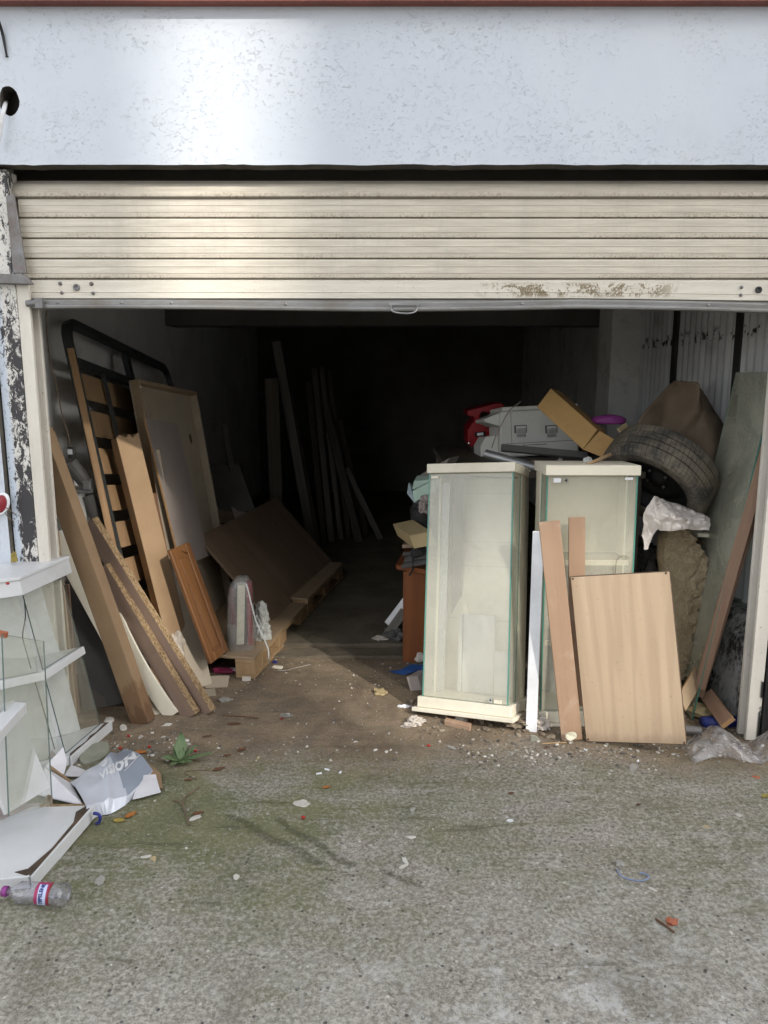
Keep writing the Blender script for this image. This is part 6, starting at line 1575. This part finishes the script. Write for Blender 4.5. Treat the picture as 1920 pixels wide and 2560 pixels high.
# clear plastic bag in front of the right jamb
def clear_bag():
    c = V((1.342, 2.824, 0.000))
    def f(u, v):
        # u from left to right, v from the front hem to the back
        x = (1.206, 2.782, 0.000)[0] + u * 0.40
        y0 = (1.249, 2.760, 0.000)[1] + 0.03 * u + 0.02 * math.sin(u * 8); y1 = y0 + 0.20 - 0.10 * abs(u - 0.35)
        yy_ = y0 + (y1 - y0) * v
        pk = max(0.0, 1 - abs(u - 0.33) / 0.33) ** 0.8 * math.sin(math.pi * min(1, v * 0.95 + 0.05)) ** 0.7
        pk2 = max(0.0, 1 - abs(u - 0.92) / 0.28) * math.sin(math.pi * min(1, v * 0.9 + 0.1)) ** 0.7
        z = 0.003 + 0.088 * pk + 0.10 * pk2 + 0.012 * math.sin(math.pi * v)
        d = noise.voronoi(V((u * 7, v * 5, 1)))[0]
        z += (0.010 * noise.noise(V((u * 9, v * 9, 4))) + 0.012 * (min(1, (d[1] - d[0]) * 2) - 0.5)) * math.sin(math.pi * v)
        return V((x + 0.01 * noise.noise(V((u * 8, v * 8, 7))), yy_, max(z, 0.003 + gh(x, yy_))))
    o = sheet('plastic_bag', f, 44, 26, 'bag_clear', 0, smooth=True); tag(o, 'clear empty plastic bag lying before the right jamb', 'bag')
clear_bag()

# ------------------------------------------------------------------ litter on the ground
def ground_pt(p): return V((p[0], p[1], gh(p[0], p[1])))
def leaf_bm(L, W, curl, seed=0):
    bm = bmesh.new(); n = 8; rows = []
    for i in range(n + 1):
        s = i / n; w = W * math.sin(math.pi * min(1, s ** 0.85 * 0.98 + 0.01)) ** 1.15 * (1 + 0.45 * noise.noise(V((s * 7, seed, 0))))
        row = []
        for k in (-1, -0.5, 0, 0.5, 1):
            row.append(bm.verts.new((k * w, s * L, curl * abs(k) ** 1.5 * W * 1.2 + 0.2 * curl * L * (s - 0.5) ** 2 + 0.002 * noise.noise(V((k * 3, s * 8, seed))))))
        rows.append(row)
    for a, b in zip(rows, rows[1:]):
        for k in range(4): bm.faces.new((a[k], a[k + 1], b[k + 1], b[k]))
    return bm
def leaf(p, L, W, ang, mat, label, curl=0.5, group=None, name='fallen_leaf'):
    q = ground_pt(p); L *= 0.8; W *= 0.8; bm = leaf_bm(L, W, curl * 0.55, p[0] * 9)
    bmesh.ops.translate(bm, verts=bm.verts, vec=(0, -L / 2, 0.003))
    o = obj(name, bm, mat, M=Matrix.Translation(q) @ Matrix.Rotation(R(ang), 4, 'Z'), smooth=True)
    md = o.modifiers.new('thickness', 'SOLIDIFY'); md.thickness = 0.0008
    return tag(o, label, 'leaf', group)
leaf((-0.897, 2.376, 0.000), 0.052, 0.016, -95, 'leaf_yellow', 'yellow orange fallen leaf below the silver carton', 0.4)
leaf((-0.867, 2.408, -0.000), 0.058, 0.015, -35, 'leaf_dry', 'curled orange fallen leaf below the silver carton', 0.9)
leaf((-0.211, 2.594, 0.000), 0.040, 0.010, -70, 'leaf_dry', 'small reddish leaf in the middle of the yard', 0.5)
leaf((-0.634, 2.728, 0.000), 0.060, 0.012, -60, 'leaf_brown', 'dark brown leaf right of the weed', 0.6)
leaf((-0.641, 2.422, 0.000), 0.050, 0.012, -70, 'leaf_brown', 'dark brown leaf beside the dry twig', 0.5)
leaf((-0.729, 2.643, 0.000), 0.034, 0.008, -80, 'leaf_brown', 'small dark leaf between weed and twig', 0.5)
leaf((-0.973, 2.846, 0.000), 0.06, 0.018, -80, 'leaf_dry', 'dry leaf behind the silver carton', 0.9)
leaf((-0.650, 3.113, 0.000), 0.075, 0.012, -82, 'leaf_brown', 'dark leaf shred before the crossed planks', 0.4)
leaf((-0.739, 2.994, 0.000), 0.05, 0.008, -75, 'leaf_brown', 'thin dark shred above the weed', 0.4)
leaf((-0.624, 2.831, 0.000), 0.040, 0.010, -60, 'leaf_brown', 'black leaf bit right of the weed leaves', 0.6)
leaf((-0.575, 2.879, 0.000), 0.042, 0.013, -50, 'leaf_brown', 'black crumpled leaf far right of the weed', 0.9)
leaf((0.900, 2.491, 0.000), 0.026, 0.007, -70, 'leaf_brown', 'tiny brown leaf in the right part of the yard', 0.4)
leaf((0.460, 2.555, 0.000), 0.030, 0.008, -80, 'leaf_brown', 'dark leaf bit below the tilted showcase', 0.3)
leaf((1.366, 2.532, 0.000), 0.045, 0.014, -60, 'leaf_yellow', 'brown yellow leaf at the right edge of the yard', 0.7)
leaf((0.661, 2.894, 0.000), 0.035, 0.008, -75, 'leaf_brown', 'dark leaf bit before the white profile', 0.4)
# berries
def berry(p, label, r=0.0065, z=None):
    q = ground_pt(p) if z is None else V(p)
    t = thing('red_berry', q, label, 'berry', 'fallen red berries')
    bm = bmesh.new(); bmesh.ops.create_icosphere(bm, subdivisions=2, radius=r); bmesh.ops.scale(bm, verts=bm.verts, vec=(1.2, 0.95, 0.85))
    obj('fruit', bm, 'berry', t, M=Matrix.Translation(q + V((0, 0, r * .8))), smooth=True)
berry((-1.065, 2.990, 0.000), 'red berry right of the white cabinet base')
berry((-1.063, 2.879, 0.000), 'red berry behind the silver carton')
berry((-0.952, 2.900, 0.000), 'red berry left above the weed')
berry((-0.758, 2.871, 0.000), 'red berry touching the weed leaves')
berry((-0.275, 2.393, 0.000), 'red berry alone in the middle of the yard')
berry((0.182, 2.914, 0.000), 'orange red berry before the tilted showcase')
q = V((-1.325, 2.620, 0.796)); berry((q.x, q.y, 0.763), 'red berry lying on the white cabinet top', 0.006, 0.763)
# chips, stones, shards
def chip(p, sx, sy, sz, seed, mat, label, cat='chip', name='plaster_chip', group=None, sub=2):
    bm = bmesh.new(); bmesh.ops.create_icosphere(bm, subdivisions=sub, radius=1.0)
    for v in bm.verts:
        k = 0.82 + 0.75 * noise.noise(v.co * 1.7 + V((seed * 3.1, 2.3 * seed, 0))); h = max(-0.4, min(0.35, v.co.z)); v.co = V((v.co.x * sx * k, v.co.y * sy * k, (h + 0.4) * sz * 0.8))
    o = obj(name, bm, mat, M=Matrix.Translation(ground_pt(p)) @ Matrix.Rotation(seed * 1.7, 4, 'Z'))
    return tag(o, label, cat, group)
chip((-0.847, 2.062, 0.000), 0.026, 0.017, 0.009, 1, 'stone', 'pale angular stone chip right of the plastic bottle', 'stone', 'stone_chip')
chip((-0.293, 2.487, 0.000), 0.032, 0.026, 0.005, 2, 'whitechip', 'broad white plaster crumb in the middle of the yard')
chip((0.066, 2.164, 0.000), 0.026, 0.008, 0.004, 3, 'whitechip', 'white plaster flake, upper of two near the yard crack')
chip((0.061, 2.136, -0.000), 0.020, 0.007, 0.004, 4, 'whitechip', 'white plaster flake, lower of two near the yard crack')
chip((0.731, 2.149, 0.000), 0.017, 0.016, 0.016, 5, 'stone', 'round grey pebble beside the blue thread', 'stone', 'pebble')
chip((0.800, 1.897, 0.000), 0.023, 0.018, 0.007, 6, 'brick', 'orange brick shard beside a twig', 'shard', 'brick_shard')
chip((0.272, 2.898, 0.000), 0.028, 0.012, 0.007, 7, 'stone', 'flat pale stone before the tilted showcase', 'stone', 'stone_chip')
chip((0.963, 2.746, 0.000), 0.034, 0.020, 0.008, 8, 'stone', 'flat grey violet stone below the pale wood panel', 'stone', 'stone_chip')
chip((1.398, 2.663, 0.000), 0.016, 0.010, 0.006, 9, 'brick', 'small brick shard below the clear bag', 'shard', 'brick_shard')
chip((0.099, 2.443, 0.000), 0.019, 0.011, 0.008, 10, 'stone', 'pale pebble left in the right half of the yard', 'stone', 'pebble')
chip((0.089, 2.288, 0.000), 0.018, 0.010, 0.005, 11, 'whitechip', 'pale plaster flake above the yard crack')
chip((0.536, 2.275, 0.000), 0.015, 0.010, 0.007, 12, 'stone', 'beige pebble in the centre right of the yard', 'stone', 'pebble')
chip((0.428, 2.377, 0.000), 0.014, 0.010, 0.006, 13, 'print', 'bright white and blue scrap on the concrete', 'scrap', 'plastic_scrap')
chip((-0.444, 2.083, 0.000), 0.014, 0.012, 0.007, 14, 'whitechip', 'white pebble in the centre left of the yard', 'stone', 'pebble')
chip((-0.747, 2.181, 0.000), 0.018, 0.009, 0.005, 15, 'whitechip', 'white plaster flake left of centre by a hollow')
chip((-0.720, 2.170, 0.000), 0.014, 0.009, 0.007, 16, 'tan', 'tan crumb beside the white flake by a hollow')
chip((0.024, 2.062, 0.000), 0.018, 0.010, 0.006, 17, 'stone', 'pinkish pebble below the yard crack', 'stone', 'pebble')
chip((0.791, 2.035, 0.000), 0.016, 0.006, 0.005, 18, 'whitechip', 'oblong white pebble below the blue thread', 'stone', 'pebble')
chip((-0.644, 2.398, -0.000), 0.026, 0.014, 0.006, 19, 'whitechip', 'white crumbs beside the dark leaf and twig')
chip((1.085, 2.358, -0.000), 0.011, 0.007, 0.005, 20, 'tan', 'tan crumb in the right part of the yard')
chip((1.221, 2.419, 0.000), 0.010, 0.012, 0.005, 21, 'whitechip', 'pale crumb near the right edge of the yard')
chip((0.630, 1.688, 0.000), 0.02, 0.012, 0.005, 22, 'stone', 'dark pebble in the near right concrete', 'stone', 'pebble')
chip((-0.198, 1.616, 0.000), 0.016, 0.010, 0.005, 23, 'stone', 'grey pebble in the near middle concrete', 'stone', 'pebble')
chip((-0.737, 3.350, 0.000), 0.030, 0.022, 0.022, 24, 'stone', 'rounded grey stone right of the crossed planks', 'stone', 'pebble')
chip((-0.019, 3.426, 0.000), 0.050, 0.040, 0.022, 25, 'tan', 'brown clod of earth before the desk', 'clod', 'earth_clod')
chip((-1.199, 3.143, 0.000), 0.026, 0.024, 0.022, 26, 'whitechip', 'pale round stone at the foot of cabinet glass', 'stone', 'pebble')
chip((-1.114, 3.072, 0.000), 0.036, 0.016, 0.012, 27, 'whitechip', 'white plaster lump before the wet cardboard tube')
chip((-0.932, 3.091, 0.000), 0.022, 0.012, 0.008, 28, 'whitechip', 'white plaster crumb before the cream sheet')
# flat mossy stone behind the carton
bm = bmesh.new(); n = 18; c = V((-1.147, 2.835, 0.012)); ring = [(c.x + (0.052 + 0.008 * noise.noise(V((math.cos(2 * math.pi * k / n), math.sin(2 * math.pi * k / n), 1)))) * math.cos(2 * math.pi * k / n), c.y + 0.085 * (1 + 0.15 * noise.noise(V((math.cos(2 * math.pi * k / n) * 1.3, math.sin(2 * math.pi * k / n), 4)))) * math.sin(2 * math.pi * k / n)) for k in range(n)]
prism(bm, ring, 0.002, 0.020); o = obj('flat_stone', bm, 'slate', bevel=0.004); tag(o, 'flat mossy stone between white cabinet base and silver carton', 'stone')
# cigarette ends
for k, (p, ang) in enumerate((((-0.247, 2.697, 0.000), 40), ((-0.219, 2.728, 0.000), -50), ((-0.167, 2.707, 0.000), 80), ((0.994, 2.789, 0.000), 75), ((0.813, 2.882, 0.000), -70), ((-0.497, 2.811, 0.000), 85))):
    q = ground_pt(p) + V((0, 0, 0.0045)); d = V((math.cos(R(ang)), math.sin(R(ang)) * 0.4, 0)) * 0.013
    bm = bmesh.new(); tube(bm, (q - d, q, q + d), 0.0038, 8)
    o = obj('cigarette_end', bm, 'tan' if k == 5 else 'print'); tag(o, ('white cigarette end, leftmost of three mid yard', 'white cigarette end, middle of three mid yard', 'white cigarette end, rightmost of three mid yard', 'white cigarette end below the pale wood panel', 'white cigarette end left below the pale wood panel', 'orange cigarette end right of the weed')[k], 'cigarette', 'cigarette ends')
# thread, twigs
def line(name, ctrl, r, mat, label, cat):
    bm = bmesh.new(); pp = curve_pts([ground_pt(p) + V((0, 0, r + 0.001 + p[2])) for p in ctrl], 6); tube(bm, pp, r, 6)
    return tag(obj(name, bm, mat), label, cat)
o = line('blue_thread', [(0.714, 2.121, 0.000), (0.716, 2.088, 0.000), (0.743, 2.072, 0.000), (0.777, 2.070, 0.000), (0.800, 2.088, 0.000), (0.792, 2.105, 0.000), (0.778, 2.107, 0.000)], 0.0018, 'threadblue', 'frayed pale blue thread on the concrete', 'thread') if False else None
MAT['threadblue'] = plain('pale blue thread', (0.22, 0.29, 0.46), (0.18, 0.24, 0.40), 10, 0.7, grime=0.1)
line('blue_thread', [(0.714, 2.121, 0.000), (0.716, 2.088, 0.000), (0.743, 2.072, 0.000), (0.777, 2.070, 0.000), (0.800, 2.088, 0.000), (0.792, 2.105, 0.000), (0.778, 2.107, 0.000)], 0.0018, 'threadblue', 'frayed pale blue thread on the concrete', 'thread')
line('twig', [(0.757, 1.908, 0.000), (0.772, 1.884, 0.000), (0.788, 1.853, 0.000)], 0.0028, 'leaf_brown', 'short dark twig beside the brick shard', 'twig')
tw = thing('dry_twig', ground_pt((-0.694, 2.458, 0.000)), 'forked dry twig below the weed on mossy concrete', 'twig')
bm = bmesh.new(); tube(bm, curve_pts([ground_pt(p) + V((0, 0, .006)) for p in ((-0.652, 2.346, -0.000), (-0.685, 2.422, 0.000), (-0.706, 2.472, 0.000), (-0.709, 2.517, 0.000), (-0.676, 2.586, -0.000))], 5), 0.0035, 6); obj('stem', bm, 'twig', tw)
bm = bmesh.new(); tube(bm, curve_pts([ground_pt(p) + V((0, 0, .006)) for p in ((-0.706, 2.472, 0.000), (-0.728, 2.494, 0.000), (-0.747, 2.499, 0.000))], 5), 0.0028, 6); obj('side_shoot', bm, 'twig', tw)
line('twig', [(-0.717, 3.192, 0.000), (-0.633, 3.183, 0.000), (-0.554, 3.165, 0.000)], 0.0025, 'leaf_brown', 'thin straight twig right of the crossed planks', 'twig')
line('twig', [(-0.698, 2.643, 0.000), (-0.754, 2.693, 0.000), (-0.741, 2.711, 0.000), (-0.672, 2.719, 0.000)], 0.0018, 'twig', 'thin pale stem lying below the weed', 'twig')
line('wood_splinter', [(-0.372, 3.443, 0.000), (-0.337, 3.501, 0.000)], 0.0035, 'twig', 'small splinter on the earth before the pallet', 'splinter')
# weed
wd = thing('weed', ground_pt((-0.792, 2.772, 0.000)), 'small green weed with broad leaves growing from the concrete', 'plant')
wb = ground_pt((-0.792, 2.772, 0.000))
for k, (ang, L, W, tilt) in enumerate(((10, 0.115, 0.024, 0.75), (-78, 0.125, 0.014, 0.14), (82, 0.078, 0.019, 0.12), (-115, 0.06, 0.014, 0.1), (45, 0.06, 0.013, 0.45), (-42, 0.085, 0.015, 0.40), (150, 0.055, 0.014, 0.08), (112, 0.05, 0.012, 0.3), (-150, 0.05, 0.011, 0.2), (-62, 0.06, 0.010, 0.6), (-12, 0.05, 0.012, 0.9))):
    bm = leaf_bm(L, W, 0.25, k)
    o = obj('leaf', bm, 'weed', wd, M=Matrix.Translation(wb + V((0, 0, 0.012))) @ Matrix.Rotation(R(ang), 4, 'Z') @ Matrix.Rotation(tilt, 4, 'X'), smooth=True)
    md = o.modifiers.new('thickness', 'SOLIDIFY'); md.thickness = 0.0009
bm = bmesh.new(); tube(bm, (wb - V((0, 0, .003)), wb + V((0.002, 0, 0.02))), 0.004, 7); obj('stem', bm, 'weed', wd)
# yellow leaf caught behind the post
bm = crumple((-1.441, 2.915, 0.772), (0.012, 0.010, 0.030), 91, 3, 0.6, 2.0); o = obj('caught_leaf', bm, 'leaf_yellow'); tag(o, 'crumpled yellow leaf caught beside the peeling post', 'leaf')
# rubbish under the showcases
o = hexa('wood_chunk', (0.259, 3.096, 0.003), V((0.364, 3.038, 0.003)) - V((0.259, 3.096, 0.003)), (0.0, 0.004, 0.022), (0.01, 0.03, 0.0), 'strip'); tag(o, 'reddish wood chunk before the tilted showcase base', 'offcut')
bm = crumple((0.138, 3.111, 0.002), (0.042, 0.034, 0.022), 101, 4, 0.5, 2.4); o = obj('paper_wad', bm, 'paper'); tag(o, 'crumpled white paper wad before the tilted showcase corner', 'paper')
bm = crumple((0.109, 3.087, 0.002), (0.034, 0.02, 0.012), 103, 3, 0.5, 2.4); o = obj('paper_wad', bm, 'paper'); tag(o, 'small dirty paper wad left of the larger wad', 'paper')
bm = crumple((0.090, 3.275, 0.002), (0.030, 0.010, 0.010), 105, 3, 0.5, 2.6); o = obj('paper_wad', bm, 'print'); tag(o, 'white paper shreds left of the tilted showcase', 'paper')
bm = crumple((0.332, 3.137, 0.002), (0.028, 0.02, 0.016), 107, 3, 0.4, 2.2); o = obj('pale_stone', bm, 'whitechip'); tag(o, 'pale lump of plaster behind the reddish wood chunk', 'rubble')
bm = crumple((0.672, 3.081, 0.002), (0.040, 0.04, 0.032), 109, 4, 0.4, 2.2); o = obj('dirty_cloth', bm, 'paper'); tag(o, 'dirty pale cloth heap under the right showcase', 'cloth')
bm = crumple((0.581, 3.114, 0.002), (0.085, 0.06, 0.03), 111, 4, 0.5, 2.6); o = obj('dirty_cloth', bm, 'litter'); tag(o, 'brown rag heap under the tilted showcase corner', 'cloth')
bm = bmesh.new(); n = 16; c = V((0.767, 2.935, 0.033)); 
vv = [bm.verts.new((c.x + 0.024 * math.cos(2 * math.pi * k / n) * (1 + .15 * noise.noise(V((k, 1, 1)))), c.y + 0.004 * math.sin(k), c.z + 0.018 * math.sin(2 * math.pi * k / n))) for k in range(n)]; bm.faces.new(vv)
o = obj('dry_peel', bm, 'ivory'); md = o.modifiers.new('thickness', 'SOLIDIFY'); md.thickness = 0.006; tag(o, 'pale round dry peel at the foot of the reddish strip', 'peel')
bm = bmesh.new(); c = V((0.621, 2.950, 0.012))
prism(bm, [(c.x + a, c.z + b) for a, b in ((-0.018, -0.012), (0.012, -0.016), (0.028, -0.012), (0.016, 0.006), (0.004, 0.016), (-0.016, 0.018))], c.y, c.y + 0.006, 1); o = obj('grey_shard', bm, 'slate', bevel=0.002); tag(o, 'grey green board shard before the white profile', 'shard')
o = line('wood_splinter', [(0.647, 2.924, 0.000), (0.697, 2.934, 0.000), (0.751, 2.944, 0.000)], 0.003, 'paleply', 'pale wood splinter below the grey green shard', 'splinter')
chip((0.701, 2.990, 0.000), 0.022, 0.02, 0.02, 31, 'litter', 'brown rubble lump left of the reddish strip', 'rubble', 'rubble_lump')
chip((0.697, 3.076, 0.000), 0.026, 0.02, 0.024, 32, 'whitechip', 'pale rubble lump under the right showcase', 'rubble', 'rubble_lump')
# red and clear sweet wrapper on the earth
bm = crumple((-0.432, 3.188, 0.002), (0.026, 0.018, 0.010), 121, 3, 0.5, 2.4); o = obj('sweet_wrapper', bm, 'wrap'); tag(o, 'clear and red sweet wrapper on the trodden earth', 'wrapper')
bm = crumple((-0.448, 3.158, 0.002), (0.008, 0.006, 0.006), 122, 2); o = obj('wrapper_end', bm, 'redbag'); tag(o, 'red wrapper end on the trodden earth', 'wrapper')

# loose grit: uncountable
def grit(name, n, rect, rr, dens, seed, mat='gravel', sub=1):
    rnd = random.Random(seed); bm = bmesh.new(); k = 0
    while k < n:
        x = rnd.uniform(rect[0], rect[1]); y = rnd.uniform(rect[2], rect[3])
        if rnd.random() > dens(x, y): continue
        r = rr[0] + (rr[1] - rr[0]) * rnd.random() ** 3
        stone(bm, (x, y, gh(x, y) + r * 0.25), r, rnd.uniform(0, 50), 0.55, sub); k += 1
    o = obj(name, bm, mat, M=Matrix()); o['kind'] = 'stuff'
    return o
def d_all(x, y): return 0.25 + 0.75 * max(0, noise.noise(V((x * 2, y * 2, 11))) + 0.3)
def d_edge(x, y):
    return max(0, 1 - abs(y - 2.88 + 0.05 * math.sin(x * 3)) / 0.18) * (1.0 if x > 0.3 or x < -0.75 else 0.12)
o = grit('loose_grit', 1500, (-1.5, 1.6, 1.0, 3.9), (0.0012, 0.0055), d_all, 3); tag(o, 'fine loose grit scattered over the yard', 'grit')
o = grit('gravel', 1300, (-1.3, 1.55, 2.66, 3.08), (0.002, 0.009), d_edge, 5); tag(o, 'loose gravel gathered along the doorway threshold', 'gravel')
def d_in(x, y): return 1.0 if noise.noise(V((x * 4, y * 4, 2))) > -0.1 else 0.2
o = grit('sawdust_crumbs', 500, (-1.0, 0.3, 3.1, 4.0), (0.0015, 0.006), d_in, 8); tag(o, 'pale crumbs of wood and plaster on the trodden earth', 'crumbs')
def d_case(x, y): return 1.0
o = grit('rubble', 260, (0.12, 0.95, 2.98, 3.35), (0.004, 0.016), d_case, 9, 'litter'); tag(o, 'rubble and litter under the glass showcases', 'rubble')
o = grit('rubble', 120, (1.2, 1.50, 2.95, 3.3), (0.004, 0.013), d_case, 10, 'litter'); tag(o, 'rubble and litter by the right jamb', 'rubble')
